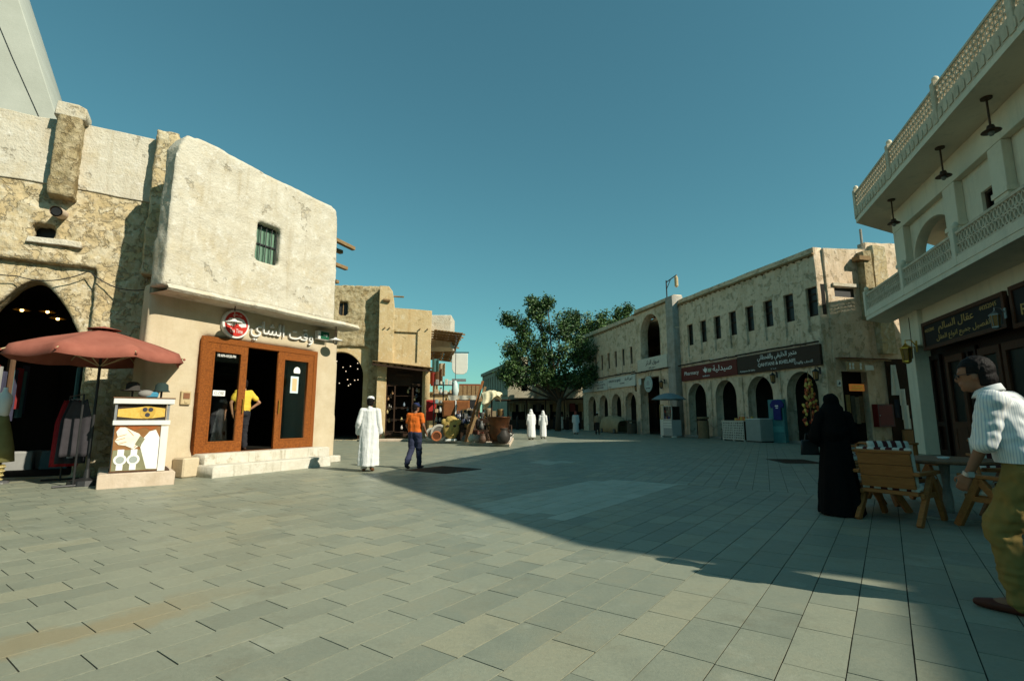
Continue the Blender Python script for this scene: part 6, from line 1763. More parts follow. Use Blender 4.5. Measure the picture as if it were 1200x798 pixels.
for k in range(22):
    c = sr.choice(((0.5, 0.16, 0.04), (0.55, 0.36, 0.08), (0.4, 0.05, 0.03), (0.5, 0.45, 0.3)))
    o = MB().box(-0.07, 0.07, -0.05, 0.05, 0, sr.uniform(0.1, 0.24)).build('snack_packet', mat('packet %s' % str(c), c, rough=0.4), None, bevel=0.015, loc=ph_at(-4.0 + (k % 8) * 0.17 + sr.uniform(-0.02, 0.02), -1.2 + 0.16 * (k // 8), 1.14 + 0.0), rz=PHR + sr.uniform(-0.3, 0.3))
    tag(o, 'small %s snack packet on the lattice counter' % {(0.5, 0.16, 0.04): 'orange', (0.55, 0.36, 0.08): 'yellow', (0.4, 0.05, 0.03): 'red', (0.5, 0.45, 0.3): 'cream'}[c], 'packet', 'snack packets on the lattice counter')
tbd = thing('teal_panel', 'tall teal display panel with a blue football shirt hung on it', 'display panel', ph_at(-1.35, -0.75, 0), PHR)
box_part('panel', mat('teal paint', (0.06, 0.20, 0.20), (0.04, 0.14, 0.15), 3, 0.5), tbd, -0.55, 0.55, 0, 0.2, 0.0, 2.25, 0.015)
box_part('band', mat('teal paint light', (0.09, 0.28, 0.27)), tbd, -0.5, 0.5, -0.012, -0.002, 0.55, 0.85)
js = thing('blue_shirt', 'dark blue short sleeved shirt with a white mark on the teal panel', 'shirt', ph_at(-1.15, -0.8, 1.2), PHR)
MB().plate([(-0.26, 0), (0.26, 0), (0.25, 0.65), (0.42, 0.62), (0.47, 0.78), (0.3, 0.98), (0.1, 1.02), (0, 0.97), (-0.1, 1.02), (-0.3, 0.98), (-0.47, 0.78), (-0.42, 0.62), (-0.25, 0.65)], [], -0.06, 0.06, 0.02).build('cloth', mat('navy shirt', (0.025, 0.03, 0.16), (0.02, 0.02, 0.11), 6), js)
MB().box(-0.1, 0.12, -0.066, -0.061, 0.68, 0.74).build('chest_mark', M_PAPER, js); MB().box(-0.06, 0.1, -0.066, -0.061, 0.58, 0.63).build('chest_mark', M_PAPER, js)
# bunch of garlands in the arch
ga = thing('garland_bunch', 'tall bunch of red and yellow wrapped sweets hanging by the right arch', 'garland', ph_at(0.55, -0.35, 0.9), PHR)
for k in range(90):
    z = sr.uniform(0, 2.3)
    w = 0.42 * (1 - (z / 2.5) ** 1.5) + 0.06
    c = sr.choice(((0.5, 0.12, 0.04), (0.6, 0.42, 0.1), (0.45, 0.3, 0.08), (0.35, 0.05, 0.03)))
    a = sr.uniform(0, 6.28)
    MB().ball((0, 0, 0), (0.075, 0.06, 0.085), 6, 5).build('sweet', mat('sweet %s' % str(c), c, rough=0.4), ga).location = (w * math.cos(a) * sr.random() ** 0.4, w * 0.7 * math.sin(a), z)
MB().tube([(0, 0, 0), (0, 0, 2.7)], 0.02, 6).build('string', M_BEAM, ga)
def litter_bin(loc, label, c, h=1.35, r=0.34):
    t = thing('litter_bin', label, 'bin', loc, PHR)
    MB().lathe([(r, 0.0), (r, h - 0.25), (r * 0.98, h - 0.24)], 20).build('body', mat('bin %s' % str(c), c, tuple(v * 0.7 for v in c), 6, 0.8), t, smooth=False)
    MB().lathe([(r + 0.03, h - 0.12), (r + 0.03, h), (r * 0.6, h + 0.02)], 20).build('lid', mat('bin %s' % str(c), c), t)
    for a in range(4):
        MB().box(r * 0.9 - 0.03, r * 0.9 + 0.03, -0.03, 0.03, h - 0.26, h - 0.11).build('lid_post', M_BLACK, t).rotation_euler = (0, 0, a * math.pi / 2 + 0.4)
    return t
litter_bin(ph_at(-7.6, -0.9, 0), 'brown cylindrical litter bin in front of the pharmacy arches', (0.22, 0.16, 0.09))
litter_bin(ph_at(-17.3, -1.0, 0), 'dark round bin beside the covered cart', (0.10, 0.085, 0.06), 1.1, 0.38)
# covered cart
cv = thing('covered_cart', 'cart under a draped beige tarpaulin before the far wing arches', 'cart', ph_at(-20.1, -1.2, 0), PHR)
def tarp(u, v):
    x = (u - 0.5) * 3.8
    top = 1.5 - 0.3 * (u - 0.4) ** 2 * 4
    a = v * math.pi
    y = -0.65 * math.cos(a)
    z = 0.08 + (top - 0.08) * math.sin(a) ** 0.4
    return (x, y + 0.05 * math.sin(u * 15 + v * 5), z + 0.05 * noise.noise((x * 2, y * 3, 2)) * math.sin(a))
MB().grid(tarp, 40, 22, 0.01).build('tarpaulin', mat('beige tarpaulin', (0.34, 0.29, 0.18), (0.26, 0.22, 0.13), 3, 0.9, 0.4, 12), cv, smooth=True)
for x in (-1.2, 1.3): MB().tube([(x, -0.72, 0.2), (x, -0.66, 0.2)], 0.2, 16).build('wheel', M_BLACK, cv)
MB().tube([(1.9, 0, 0.7), (1.2, 0, 0.7)], 0.03, 6).build('handle', M_IRON, cv)
# little vending stand with parasol
vs = thing('snack_stand', 'narrow white vending stand with shelves before the gateway', 'stand', ph_at(-9.9, -2.2, 0), PHR)
box_part('cabinet', mat('stand grey', (0.36, 0.38, 0.36), (0.3, 0.32, 0.3), 4), vs, -0.35, 0.75, 0, 0.7, 0.1, 1.15, 0.01)
for k in range(3):
    box_part('price_board', M_SIGNW, vs, -0.3, 0.7, -0.012, -0.002, 0.62 + k * 0.17, 0.75 + k * 0.17)
box_part('case', M_WDARK, vs, -0.3, 0.7, 0.1, 0.65, 1.16, 2.05)
MB().plate([(-0.35, 1.151), (0.75, 1.151), (0.75, 2.12), (-0.35, 2.12)], [[(-0.28, 1.22), (0.68, 1.22), (0.68, 2.05), (-0.28, 2.05)]], 0.02, 0.07).build('case_frame', M_STEEL, vs)
box_part('side_wing', M_SIGNW, vs, -0.85, -0.36, 0.05, 0.1, 0.1, 1.2, 0.01)
MB().plate([(-0.85, 1.2), (-0.37, 1.2), (-0.37, 2.2), (-0.85, 2.2)], [[(-0.79, 1.26), (-0.43, 1.26), (-0.43, 2.14), (-0.79, 2.14)]], 0.05, 0.05).build('side_frame', mat('stand gold', (0.45, 0.36, 0.16)), vs)
for x in (-0.75, 0.65): box_part('foot', M_SIGNW, vs, x - 0.1, x + 0.1, 0.05, 0.3, 0, 0.098)
for k in range(14):
    c = sr.choice(((0.08, 0.1, 0.25), (0.4, 0.35, 0.25), (0.3, 0.08, 0.06)))
    MB().lathe([(0.035, 0), (0.04, 0.12), (0.015, 0.16), (0.015, 0.2)], 8).build('bottle', mat('bottle %s' % str(c), c, rough=0.3), vs).location = (-0.22 + (k % 7) * 0.14, 0.085, 1.22 + 0.42 * (k // 7))
pu = thing('grey_parasol', 'small grey blue parasol over the narrow vending stand', 'parasol', ph_at(-9.6, -2.1, 0), PHR)
MB().grid(lambda u, v: (1.15 * v * math.cos(u * 6.2832), 1.15 * v * math.sin(u * 6.2832), 2.95 - 0.42 * v * v - 0.03 * abs(math.sin(u * 25.13)) * v), 32, 8, 0.008).build('canopy', mat('grey blue canvas', (0.20, 0.26, 0.27), (0.16, 0.21, 0.22), 3), pu, smooth=True)
MB().tube([(0, 0, 0), (0, 0, 3.0)], 0.025, 8).build('pole', M_STEEL, pu)
st_ = thing('step_stool', 'small dark stool beside the lattice counter under the arch', 'stool', ph_at(-5.2, -1.0, 0), PHR)
box_part('seat', M_DARKWOOD, st_, -0.2, 0.2, -0.2, 0.2, 0.6, 0.65)
for sx in (-1, 1):
    for sy in (-1, 1): MB().tube([(sx * 0.2, sy * 0.2, 0), (sx * 0.15, sy * 0.15, 0.6)], 0.02, 6).build('leg', M_DARKWOOD, st_)

# ------------------------------------------------------------------ people
def capsule(mb, p, q, r0, r1, n=12):
    p, q = Vector(p), Vector(q)
    d = q - p
    if d.length < 1e-5: d = Vector((0, 0, 1e-4))
    L = d.length
    dn = d.normalized()
    pts, rad = [], []
    for k in range(4):
        a = math.pi / 2 * (1 - k / 4)
        pts.append(p - dn * r0 * math.sin(a)); rad.append(max(r0 * math.cos(a), 0.0005))
    for t in (0, 0.25, 0.5, 0.75, 1):
        pts.append(p + d * t); rad.append(r0 + (r1 - r0) * t)
    for k in range(1, 5):
        a = math.pi / 2 * k / 4
        pts.append(q + dn * r1 * math.sin(a)); rad.append(max(r1 * math.cos(a), 0.0005))
    mb.tube(pts, rad, n)

BASE = dict(pelvis=(0, 0, 0.96), waist=(0, 0.0, 1.10), chest=(0, 0.0, 1.30), neck=(0, -0.01, 1.47), head=(0, 0.03, 1.62),
            sh_l=(-0.175, -0.01, 1.41), el_l=(-0.225, -0.03, 1.13), wr_l=(-0.235, 0.03, 0.89), sh_r=(0.175, -0.01, 1.41), el_r=(0.225, -0.03, 1.13), wr_r=(0.235, 0.03, 0.89),
            hip_l=(-0.09, 0, 0.92), kn_l=(-0.095, 0.02, 0.50), an_l=(-0.1, -0.02, 0.085), hip_r=(0.09, 0, 0.92), kn_r=(0.095, 0.02, 0.50), an_r=(0.1, -0.02, 0.085),
            toe_l=None, toe_r=None)
def lerp3(a, b, t): return tuple(a[i] + (b[i] - a[i]) * t for i in range(3))

def person(label, loc, rz, height=1.75, pose=None, kind='trousers', top=None, bottom=None, skin=None, hair='short', hair_m=None, shoe=None, voxel=0.016, girth=1.0,
           sleeve='long', group=None, head_yaw=0.0, head_pitch=0.0, hat=None, folds=1.0, extra=None):
    """local: faces +y, right hand at +x"""
    J = dict(BASE); J.update(pose or {})
    k = height / 1.75
    for s in ('l', 'r'):
        if J['toe_' + s] is None:
            a = J['an_' + s]; J['toe_' + s] = (a[0] * 1.15, a[1] + 0.17, 0.035)
    J = {n: Vector(v) * k for n, v in J.items()}
    t = thing('person', label, 'person', loc, rz, group)
    skin = skin or M_SKIN
    g = girth
    HR = Matrix.Translation(J['head']) @ Matrix.Rotation(head_yaw, 4, 'Z') @ Matrix.Rotation(head_pitch, 4, 'X')
    # --- body: one continuous surface
    mb = MB()
    for a, b, r0, r1 in (('pelvis', 'waist', .10, .088), ('waist', 'chest', .088, .092), ('chest', 'neck', .085, .052)):
        capsule(mb, J[a], J[b], r0 * k, r1 * k)
    capsule(mb, J['neck'], J['head'], .053 * k, .05 * k)
    for s in ('l', 'r'):
        capsule(mb, J['chest'].lerp(J['sh_' + s], 0.3), J['sh_' + s], .07 * k, .05 * k)
        capsule(mb, J['sh_' + s], J['el_' + s], .046 * k, .041 * k)
        capsule(mb, J['el_' + s], J['wr_' + s], .041 * k, .027 * k)
        capsule(mb, J['pelvis'], J['hip_' + s], .09 * k, .075 * k)
        capsule(mb, J['hip_' + s], J['kn_' + s], .07 * k, .05 * k)
        capsule(mb, J['kn_' + s], J['an_' + s], .048 * k, .036 * k)
        capsule(mb, J['an_' + s], J['toe_' + s], .04 * k, .03 * k)
        # hand: palm, four fingers, thumb
        w = J['wr_' + s]
        d = (w - J['el_' + s]).normalized()
        fw = Vector((0, 1, 0)); fw = (fw - d * fw.dot(d)).normalized()
        side = d.cross(fw) * (1 if s == 'l' else -1)              # towards the body
        palm = w + d * 0.075 * k
        for o_ in (-0.026, -0.009, 0.009, 0.026):
            capsule(mb, w + fw * o_ * 0.7 * k, palm + fw * o_ * k, .015 * k, .0125 * k, 8)
        for i, L in enumerate((.060, .078, .084, .076)):
            b0 = palm + fw * (-0.029 + 0.0195 * i) * k
            b1 = b0 + (d * 0.9 + side * 0.30).normalized() * L * 0.55 * k
            b2 = b1 + (d * 0.6 + side * 0.8).normalized() * L * 0.5 * k
            capsule(mb, b0, b1, .0095 * k, .0088 * k, 8); capsule(mb, b1, b2, .0088 * k, .0075 * k, 8)
        th0 = w + d * 0.03 * k + fw * 0.025 * k
        th1 = th0 + (d * 0.65 + fw * 0.6 + side * 0.25).normalized() * 0.045 * k
        capsule(mb, th0, th1, .0125 * k, .0105 * k, 8); capsule(mb, th1, th1 + (d * 0.9 + side * 0.4).normalized() * 0.032 * k, .0102 * k, .0085 * k, 8)
    hm = MB(HR)
    hm.ball((0, 0, 0.02 * k), (.076 * k, .096 * k, .105 * k), 20, 14)
    hm.ball((0, .035 * k, -.055 * k), (.056 * k, .062 * k, .06 * k), 16, 10)          # jaw
    hm.ball((0, .075 * k, -.085 * k), (.026 * k, .022 * k, .022 * k), 10, 8)           # chin
    hm.ball((0, .1 * k, -.012 * k), (.013 * k, .02 * k, .026 * k), 10, 8)             # nose
    hm.ball((0, .112 * k, -.022 * k), (.016 * k, .012 * k, .011 * k), 8, 6)
    hm.ball((0, .093 * k, -.052 * k), (.026 * k, .012 * k, .011 * k), 10, 6)           # lips
    hm.ball((0, .085 * k, .03 * k), (.05 * k, .014 * k, .012 * k), 12, 6)              # brow
    for s in (-1, 1):
        hm.ball((s * .079 * k, -.005 * k, -.008 * k), (.012 * k, .022 * k, .032 * k), 10, 8)  # ears
    tmp = mesh_of(hm.bm)
    mb.mesh(tmp)
    body = link('body', remesh(mb.finish(weld=False), voxel, 2), skin, t)
    for s in (-1, 1):
        MB(HR).ball((s * .031 * k, .088 * k, .006 * k), (.012 * k, .008 * k, .008 * k), 8, 6).build('eye', M_BLACK, body, smooth=True)
    # --- hair and hats
    hair_m = hair_m or M_HAIR
    if hair == 'short':
        h = MB(HR)
        h.ball((0, -.016 * k, .036 * k), (.09 * k, .106 * k, .108 * k), 24, 16)
        h.ball((0, -.045 * k, -.03 * k), (.079 * k, .075 * k, .075 * k), 18, 12)
        me = remesh(h.finish(weld=False), max(voxel * 0.7, 0.008), 1, lambda c, n: 0.004 * k * noise.noise(c * 60))
        bm = bmesh.new(); bm.from_mesh(me)
        iv = HR.inverted()
        kill = [v for v in bm.verts if ((iv @ v.co).y > 0.035 * k and (iv @ v.co).z < 0.062 * k) or ((iv @ v.co).y > -0.02 * k and (iv @ v.co).z < 0.0)]
        bmesh.ops.delete(bm, geom=kill, context='VERTS')
        bm.to_mesh(me); bm.free()
        link('hair', me, hair_m, t)
    if hat == 'cap_white':
        h = MB(HR); h.lathe([(.094 * k, .045 * k), (.096 * k, .075 * k), (.088 * k, .118 * k), (.05 * k, .142 * k), (.0, .148 * k)], 24, (0, -.005 * k, 0), 0.92, 1.08)
        h.build('skull_cap', M_THOBE, t, smooth=True)
    if hat == 'cap_blue':
        h = MB(HR); h.lathe([(.09 * k, .03 * k), (.093 * k, .07 * k), (.08 * k, .12 * k), (.04 * k, .14 * k), (0, .143 * k)], 24, (0, 0, 0), 0.95, 1.1)
        h.ball((0, .115 * k, .045 * k), (.07 * k, .075 * k, .012 * k), 16, 6)
        h.build('cap', mat('navy cap', (0.02, 0.03, 0.09), (0.015, 0.02, 0.06), 5), t, smooth=True)
    if hat == 'ghutra':
        h = MB(HR); h.ball((0, -.01 * k, .03 * k), (.098 * k, .115 * k, .12 * k), 20, 12)
        h.ball((0, -.05 * k, -.12 * k), (.14 * k, .075 * k, .16 * k), 20, 12)
        tm = remesh(h.finish(weld=False), 0.02, 2)
        link('headcloth', tm, extra or M_THOBE, t)
    fn = lambda c: 0.012 * folds * k * noise.noise(Vector((c.x * 5, c.y * 5, c.z * 9))) + 0.006 * folds * k * noise.noise(c * 22)
    # --- clothes
    def shirt(m, sleeve_to, infl=1.0):
        mb = MB()
        w, c, n, p = J['waist'], J['chest'], J['neck'], J['pelvis']
        for sx in (-1, 1):
            off = Vector((0.06 * k * sx * g, 0, 0))
            capsule(mb, p + Vector((0, 0, 0.01 * k)) + off, c + off, .128 * k * g * infl, .132 * k * g * infl, 16)
        capsule(mb, c, c.lerp(n, 0.62), .135 * k * g, .085 * k, 14)
        capsule(mb, p, c, .12 * k * g, .135 * k * g, 16)
        for s in ('l', 'r'):
            capsule(mb, c.lerp(n, 0.5), J['sh_' + s], .085 * k, .078 * k, 12)
            if sleeve_to == 'long':
                capsule(mb, J['sh_' + s], J['el_' + s], .072 * k, .06 * k, 14); capsule(mb, J['el_' + s], J['wr_' + s], .058 * k, .05 * k, 14)
            elif sleeve_to == 'rolled':
                e = J['sh_' + s].lerp(J['el_' + s], 0.98)
                capsule(mb, J['sh_' + s], e, .083 * k, .07 * k, 14)
                capsule(mb, J['sh_' + s].lerp(J['el_' + s], 0.8), e, .079 * k, .079 * k, 14)
            else:
                capsule(mb, J['sh_' + s], J['sh_' + s].lerp(J['el_' + s], 0.62), .076 * k, .068 * k, 14)
        return mb
    def clip_low(me, z):
        bm = bmesh.new(); bm.from_mesh(me)
        bmesh.ops.bisect_plane(bm, geom=bm.verts[:] + bm.edges[:] + bm.faces[:], plane_co=(0, 0, z), plane_no=(0, 0, 1), clear_inner=True)
        bm.to_mesh(me); bm.free()
        return me
    if kind == 'trousers':
        sm = remesh(shirt(top, sleeve).finish(weld=False), voxel, 2, lambda c, n: fn(c))
        link('shirt', clip_low(sm, J['waist'].z - 0.145 * k if girth <= 1.05 else J['waist'].z - 0.10 * k), top, t)
        mb = MB()
        p = J['pelvis']
        for sx in (-1, 1):
            capsule(mb, p + Vector((0.055 * k * sx * g, 0, 0.06 * k)), p + Vector((0.06 * k * sx * g, -0.015 * k, -0.05 * k)), .118 * k * g, .122 * k * g, 14)
        for s in ('l', 'r'):
            capsule(mb, J['hip_' + s], J['kn_' + s], .112 * k * g, .083 * k * g, 14)
            capsule(mb, J['kn_' + s], J['an_' + s].lerp(J['kn_' + s], 0.04), .083 * k * g, .072 * k * g, 14)
        me = remesh(mb.finish(weld=False), voxel, 2, lambda c, n: fn(c) * 1.3 + 0.008 * folds * k * noise.noise(Vector((c.x * 4, c.y * 4, c.z * 26))) * (1 if c.z < 0.6 * k else 0.3))
        tr = link('trousers', me, bottom, t)
    if kind in ('robe', 'abaya'):
        mb = MB()
        p, c, n = J['pelvis'], J['chest'], J['neck']
        ank = (J['an_l'] + J['an_r']) / 2
        hem = 0.13 * k if kind == 'robe' else 0.012 * k
        lo = J.get('hem', None)
        def ringpt(u, v):
            a = u * 2 * math.pi
            zz = hem + (1.42 * k - hem) * (1 - v)
            f = v
            cx = c.lerp(Vector((ank.x, ank.y, 0)), f)
            rx = (.155 + (.055 if kind == 'robe' else .16) * f ** 1.2 + .02 * math.sin(f * 3)) * k * g
            ry = (.11 + (.11 if kind == 'robe' else .19) * f ** 1.1) * k * g
            pl = 1 + (0.06 * f) * math.sin(a * 7 + f * 2) + 0.035 * f * math.sin(a * 12 + 1)
            return (cx.x + rx * pl * math.cos(a), cx.y + ry * pl * math.sin(a), zz)
        NU, NV = 72, 30
        V = [[mb._v(ringpt(i / NU, j / NV)) for j in range(NV + 1)] for i in range(NU)]
        for i in range(NU):
            for j in range(NV):
                mb.bm.faces.new((V[i][j], V[(i + 1) % NU][j], V[(i + 1) % NU][j + 1], V[i][j + 1]))
        mb.bm.faces.new([V[i][0] for i in range(NU)]); mb.bm.faces.new([V[i][NV] for i in reversed(range(NU))])
        capsule(mb, c, n - Vector((0, 0, 0.02 * k)), .125 * k * g, .075 * k, 14)
        for s in ('l', 'r'):
            capsule(mb, c.lerp(n, 0.45), J['sh_' + s], .09 * k, .08 * k, 12)
            wd_ = 1.0 if kind == 'robe' else 1.45
            capsule(mb, J['sh_' + s], J['el_' + s], .078 * k, .066 * k * wd_, 14)
            capsule(mb, J['el_' + s], J['wr_' + s].lerp(J['el_' + s], 0.03), .064 * k * wd_, .058 * k * wd_, 14)
            if kind == 'robe':
                capsule(mb, J['kn_' + s], J['an_' + s].lerp(J['kn_' + s], 0.05), .09 * k, .085 * k, 14)
        me = remesh(mb.finish(weld=False), voxel, 2, lambda c_, n_: fn(c_) * (0.3 if kind == 'robe' else 0.3) + (0.011 * noise.noise(Vector((c_.x * 12, c_.y * 12, c_.z * 1.2))) + 0.005 * noise.noise(Vector((c_.x * 26, c_.y * 26, c_.z * 4)))) * folds * k)
        link('robe' if kind == 'robe' else 'abaya', me, top, t)
    if kind == 'abaya':
        h = MB(HR)
        h.ball((0, -.015 * k, .03 * k), (.105 * k, .12 * k, .125 * k), 20, 14)
        h.ball((0, -.03 * k, -.1 * k), (.135 * k, .12 * k, .15 * k), 20, 14)
        capsule(h, (0, -0.03 * k, -.15 * k), (0, -0.06 * k, -.42 * k), .16 * k, .19 * k, 16)
        link('headscarf', remesh(h.finish(weld=False), voxel, 3, lambda c_, n_: fn(c_)), top, t)
    # --- shoes
    shoe = shoe or mat('dark shoe', (0.035, 0.018, 0.012), (0.02, 0.012, 0.01), 6, 0.4)
    for s in ('l', 'r'):
        a, b = J['an_' + s], J['toe_' + s]
        d = Vector((b.x - a.x, b.y - a.y, 0)).normalized()
        up_ = Vector((0, 0, 1))
        sl = (b.z - a.z) / max((Vector((b.x - a.x, b.y - a.y, 0))).length, 0.01)
        tilt = (a.z - 0.085 * k)
        mb = MB()
        heel = a - d * 0.045 * k - up_ * 0.045 * k
        ball_ = b + up_ * (0.0) 
        capsule(mb, heel, ball_ - d * 0.02 * k, .04 * k, .041 * k, 12)
        capsule(mb, ball_ - d * 0.02 * k, ball_ + d * 0.055 * k - up_ * 0.004 * k, .041 * k, .028 * k, 12)
        capsule(mb, a, a - up_ * 0.02 * k, .042 * k, .045 * k, 10)
        me = remesh(mb.finish(weld=False), min(voxel, 0.014), 1)
        zmin = 0.002
        if a.z < 0.13 * k:
            for v in me.vertices: v.co.z = max(v.co.z, zmin)
        link('shoe', me, shoe, t)
    return t, J, HR, k

M_BLUECHECK = mat('pale blue shirt base', (0.55, 0.60, 0.62), (0.50, 0.55, 0.58), 4, 0.9)
def striped(name, ca, cb, freq, wdt=0.72):
    m = bpy.data.materials.new(name); m.use_nodes = True
    n, l = m.node_tree.nodes, m.node_tree.links
    tc = n.new('ShaderNodeTexCoord'); wv = n.new('ShaderNodeTexWave')
    wv.wave_type = 'BANDS'; wv.bands_direction = 'X'
    mp = n.new('ShaderNodeMapping'); mp.inputs['Location'].default_value = (0, -0.09, 0)
    gr_ = n.new('ShaderNodeTexGradient'); gr_.gradient_type = 'RADIAL'
    l.new(tc.outputs['Object'], mp.inputs[0]); l.new(mp.outputs[0], gr_.inputs[0])
    cb_ = n.new('ShaderNodeCombineXYZ'); l.new(gr_.outputs['Fac'], cb_.inputs[0]); l.new(cb_.outputs[0], wv.inputs[0])
    wv.inputs['Scale'].default_value = freq; wv.inputs['Distortion'].default_value = 0.0
    rp = n.new('ShaderNodeValToRGB'); rp.color_ramp.elements[0].position = wdt; rp.color_ramp.elements[1].position = wdt + 0.12
    rp.color_ramp.elements[0].color = (*ca, 1); rp.color_ramp.elements[1].color = (*cb, 1)
    l.new(wv.outputs[0], rp.inputs[0]); l.new(rp.outputs[0], n['Principled BSDF'].inputs['Base Color'])
    n['Principled BSDF'].inputs['Roughness'].default_value = 0.85
    return m
M_STRIPE = striped('striped cotton', (0.66, 0.67, 0.64), (0.43, 0.47, 0.52), 30, 0.66)
M_KHAKI = mat('khaki twill', (0.25, 0.175, 0.055), (0.19, 0.13, 0.04), 3, 0.9, 0.15, 80)
M_ORANGE = mat('orange jersey', (0.62, 0.14, 0.02), (0.5, 0.105, 0.015), 3, 0.85)
M_DENIM = mat('dark denim', (0.035, 0.04, 0.075), (0.022, 0.026, 0.05), 6, 0.85)
M_ABAYA = mat('black crepe', (0.007, 0.006, 0.006), (0.005, 0.005, 0.005), 3, 0.9, spec=0.06)
M_BROWNSH = mat('brown leather', (0.10, 0.028, 0.018), (0.06, 0.018, 0.012), 6, 0.35)

# the man walking past the cafe
t, J, HR, k = person('man in a pale striped shirt and khaki trousers walking past the cafe tables', (3.47, 3.52, 0), R(34), 1.76,
    dict(pelvis=(0, 0.0, 0.95), waist=(0, 0.03, 1.07), chest=(0, 0.09, 1.27), neck=(0, 0.145, 1.44), head=(0, 0.215, 1.565),
         sh_l=(-0.185, 0.10, 1.375), el_l=(-0.225, 0.16, 1.10), wr_l=(-0.20, 0.27, 0.885), sh_r=(0.185, 0.10, 1.375), el_r=(0.235, -0.04, 1.13), wr_r=(0.225, -0.05, 0.9),
         hip_l=(-0.095, 0.0, 0.90), kn_l=(-0.1, 0.17, 0.51), an_l=(-0.1, 0.10, 0.085), toe_l=(-0.105, 0.28, 0.035),
         hip_r=(0.095, 0.0, 0.90), kn_r=(0.1, -0.02, 0.50), an_r=(0.1, -0.33, 0.16), toe_r=(0.11, -0.20, 0.04)),
    'trousers', M_STRIPE, M_KHAKI, M_SKIN, 'short', shoe=M_BROWNSH, voxel=0.0085, girth=1.1, sleeve='rolled', head_yaw=R(6), head_pitch=R(-6), folds=1.35)
# his glasses, belt, collar, watch
for s in (-1, 1):
    g_ = MB(HR)
    g_.tube([(s * .03 * k + .024 * k * math.cos(a), .104 * k, .006 * k + .018 * k * math.sin(a)) for a in [i * math.pi / 6 for i in range(13)]], .0025, 6, False)
    g_.tube([(s * .054 * k, .104 * k, .012 * k), (s * .083 * k, .05 * k, .012 * k), (s * .086 * k, -.015 * k, .008 * k)], .0028, 6)
    g_.build('glasses', M_BLACK, t)
mb = MB(); b0 = J['pelvis'] + Vector((0, 0.006, 0.085))
mb.lathe([(0.001, 0), (0.20, 0), (0.203, 0.008), (0.203, 0.03), (0.2, 0.038), (0.001, 0.038)], 32, (b0.x, b0.y + 0.004, b0.z - 0.0), 1.0, 0.70)
mb.build('belt', mat('black belt', (0.02, 0.015, 0.012)), t)
mb = MB(); nk = J['neck']
mb.grid(lambda u, v: (nk.x + (0.071 + 0.02 * v) * math.cos(u * 6.2832), nk.y + 0.012 + (0.068 + 0.02 * v) * math.sin(u * 6.2832), nk.z + 0.035 - 0.045 * v - 0.028 * math.sin(u * 6.2832)), 28, 3, 0.006)
mb.build('collar', M_STRIPE, t, smooth=True)
w_, e_ = J['wr_l'], J['el_l']
dv = (w_ - e_).normalized()
MB().tube([w_ - dv * 0.012, w_ + dv * 0.014], 0.034, 18).build('watch', M_STEEL, t)
MB().bar(w_ + Vector((-0.028, -0.02, 0)), w_ + Vector((-0.038, -0.026, 0)), 0.034, 0.034).build('watch_case', M_STEEL, t)

# the man in the white robe
person('man in a long white robe and white skull cap walking away past the tea shop', (-3.5, 12.75, 0), R(8), 1.80,
    dict(an_l=(-0.1, 0.06, 0.085), kn_l=(-0.1, 0.1, 0.5), an_r=(0.1, -0.12, 0.13), toe_r=(0.115, 0.02, 0.04), kn_r=(0.1, 0.02, 0.5), wr_l=(-0.27, 0.06, 0.88), el_l=(-0.25, -0.06, 1.13), wr_r=(0.26, 0.02, 0.9)),
    'robe', M_THOBE, None, M_SKIN, 'short', hat='cap_white', voxel=0.015, shoe=mat('tan sandal', (0.16, 0.07, 0.03)), girth=1.12, folds=1.5)
# the man in orange
person('man in an orange T shirt dark jeans and blue cap walking past the market', (-2.5, 13.4, 0), R(-14), 1.66,
    dict(an_l=(-0.09, -0.28, 0.15), kn_l=(-0.09, 0.0, 0.5), toe_l=(-0.1, -0.14, 0.045), an_r=(0.09, 0.12, 0.085), kn_r=(0.09, 0.1, 0.5), el_r=(0.26, -0.04, 1.14), wr_r=(0.29, 0.10, 0.93), el_l=(-0.23, -0.02, 1.13), wr_l=(-0.2, 0.14, 0.92)),
    'trousers', M_ORANGE, M_DENIM, M_SKIN, 'short', hat='cap_blue', voxel=0.015, sleeve='short', shoe=mat('black trainer', (0.03, 0.03, 0.04)), folds=1.2, head_yaw=R(-25))
# the woman in black
person('woman in a flowing black abaya and headscarf standing beside the cafe chairs', (4.40, 7.10, 0), R(-12), 1.62,
    dict(wr_l=(-0.12, 0.22, 1.02), el_l=(-0.26, 0.02, 1.1), wr_r=(0.13, 0.24, 1.05), el_r=(0.25, 0.03, 1.1), head=(0.01, 0.04, 1.60)),
    'abaya', M_ABAYA, None, M_SKINL, 'none', voxel=0.016, girth=0.92, folds=1.3, head_yaw=R(-30))
hb_ = thing('handbag', 'black handbag held by the woman in the abaya', 'bag', (4.16, 7.3, 0.78), R(-12))
MB().plate([(-0.1, 0), (0.1, 0), (0.085, 0.17), (-0.085, 0.17)], [], -0.035, 0.07, 0.015).build('body', mat('black leather', (0.02, 0.018, 0.018), rough=0.4), hb_)
MB().tube([(-0.06, 0, 0.16), (-0.04, 0, 0.27), (0.04, 0, 0.27), (0.06, 0, 0.16)], 0.01, 6).build('strap', M_BLACK, hb_)
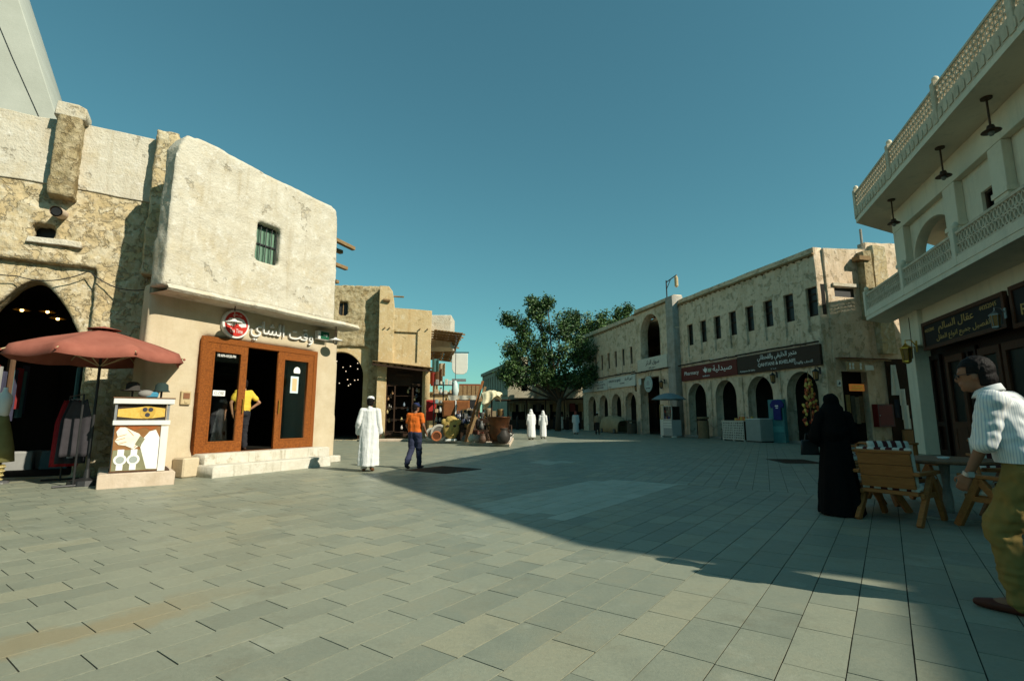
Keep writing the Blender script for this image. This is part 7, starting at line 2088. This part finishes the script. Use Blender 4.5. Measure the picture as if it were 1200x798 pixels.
# the pair in white further off
person('man in a white robe walking beside another in white across the sunlit strip', (1.15, 31.3, 0), R(15), 1.80, dict(an_l=(-0.1, -0.1, 0.1)), 'robe', M_THOBE, None, M_SKIN, 'none', hat='ghutra', voxel=0.03, girth=1.15)
person('slighter man in a white robe walking on the far side of his companion', (1.95, 32.6, 0), R(-10), 1.74, None, 'robe', M_THOBE, None, M_SKIN, 'none', hat='ghutra', voxel=0.03, girth=0.98)
person('man in a pale blue grey robe with a dark headcloth walking towards the plaza', (5.1, 41.5, 0), R(180), 1.82, None, 'robe', mat('pale blue cotton', (0.46, 0.55, 0.56), (0.4, 0.48, 0.5)), None, M_SKIN, 'none', hat='ghutra', extra=mat('red check cloth', (0.22, 0.06, 0.05)), voxel=0.03, girth=1.05)
person('man in a tan shirt and white cap walking by the far wing arches', (6.75, 41.0, 0), R(-20), 1.72, dict(an_l=(-0.09, -0.15, 0.1), an_r=(0.09, 0.14, 0.085)), 'trousers', mat('tan shirt', (0.24, 0.2, 0.13)), mat('dark trousers', (0.03, 0.027, 0.025)), M_SKIN, 'short', hat='cap_white', voxel=0.03)
person('vendor in dark clothes standing behind the copper cauldron', (-0.75, 29.5, 0), R(160), 1.7, dict(wr_r=(0.2, 0.3, 1.1)), 'trousers', mat('black shirt', (0.03, 0.025, 0.035)), mat('dark trousers', (0.03, 0.027, 0.025)), M_SKIN, 'short', voxel=0.03, sleeve='long')
# the two inside the tea shop
p_ = shop_at(1.66, 0.62, 0.447)
person('person in a yellow T shirt standing with hand on hip in the shop doorway', p_, R(60), 1.84,
    dict(el_r=(0.36, -0.12, 1.17), wr_r=(0.19, 0.0, 1.0), el_l=(-0.3, 0.02, 1.15)), 'trousers', mat('yellow jersey', (0.66, 0.46, 0.06), (0.58, 0.4, 0.05)), mat('black trousers', (0.025, 0.025, 0.03)), M_SKINL, 'short', voxel=0.016, sleeve='short')
p_ = shop_at(2.0, 2.2, 0.447)
person('person in dark clothes inside the tea shop', p_, R(200), 1.66, None, 'trousers', mat('charcoal shirt', (0.06, 0.055, 0.06)), mat('black trousers', (0.025, 0.025, 0.03)), M_SKIN, 'short', voxel=0.025, sleeve='short')

# the crowd under the far awning: four figures copied round with their own clothes
crowd = []
cr_ = random.Random(17)
cols = [('dark brown', (0.07, 0.04, 0.03)), ('black', (0.02, 0.02, 0.022)), ('grey', (0.16, 0.16, 0.16)), ('dull red', (0.25, 0.05, 0.035)), ('navy', (0.03, 0.035, 0.09)), ('white', (0.6, 0.6, 0.56))]
spots = [(-0.4, 57.5, 1), (0.6, 58.5, 0), (1.9, 57.8, 1), (3.1, 58.2, 2), (4.0, 57.2, 4), (4.8, 58.6, 1), (5.5, 57.4, 5), (6.2, 58.0, 0), (6.9, 56.8, 3), (7.6, 58.4, 1), (2.5, 59.2, 3), (8.2, 57.3, 2)]
proto = {}
for i, (x, y, ci) in enumerate(spots):
    nm, c = cols[ci]
    robe = ci in (1, 5)
    lb = ('figure in a %s robe under the far awning' if robe else 'figure in a %s shirt under the far awning') % nm
    if ci not in proto:
        proto[ci] = person(lb, (x, y, 0), cr_.uniform(0, 6.28), 1.7, None, 'robe' if robe else 'trousers', mat('crowd %s' % nm, c), mat('dark trousers', (0.03, 0.027, 0.025)), M_SKIN, 'short', voxel=0.04, group='crowd under the far awning')[0]
    else:
        copy_tree(proto[ci], None, (x, y, 0), cr_.uniform(0, 6.28), lb)
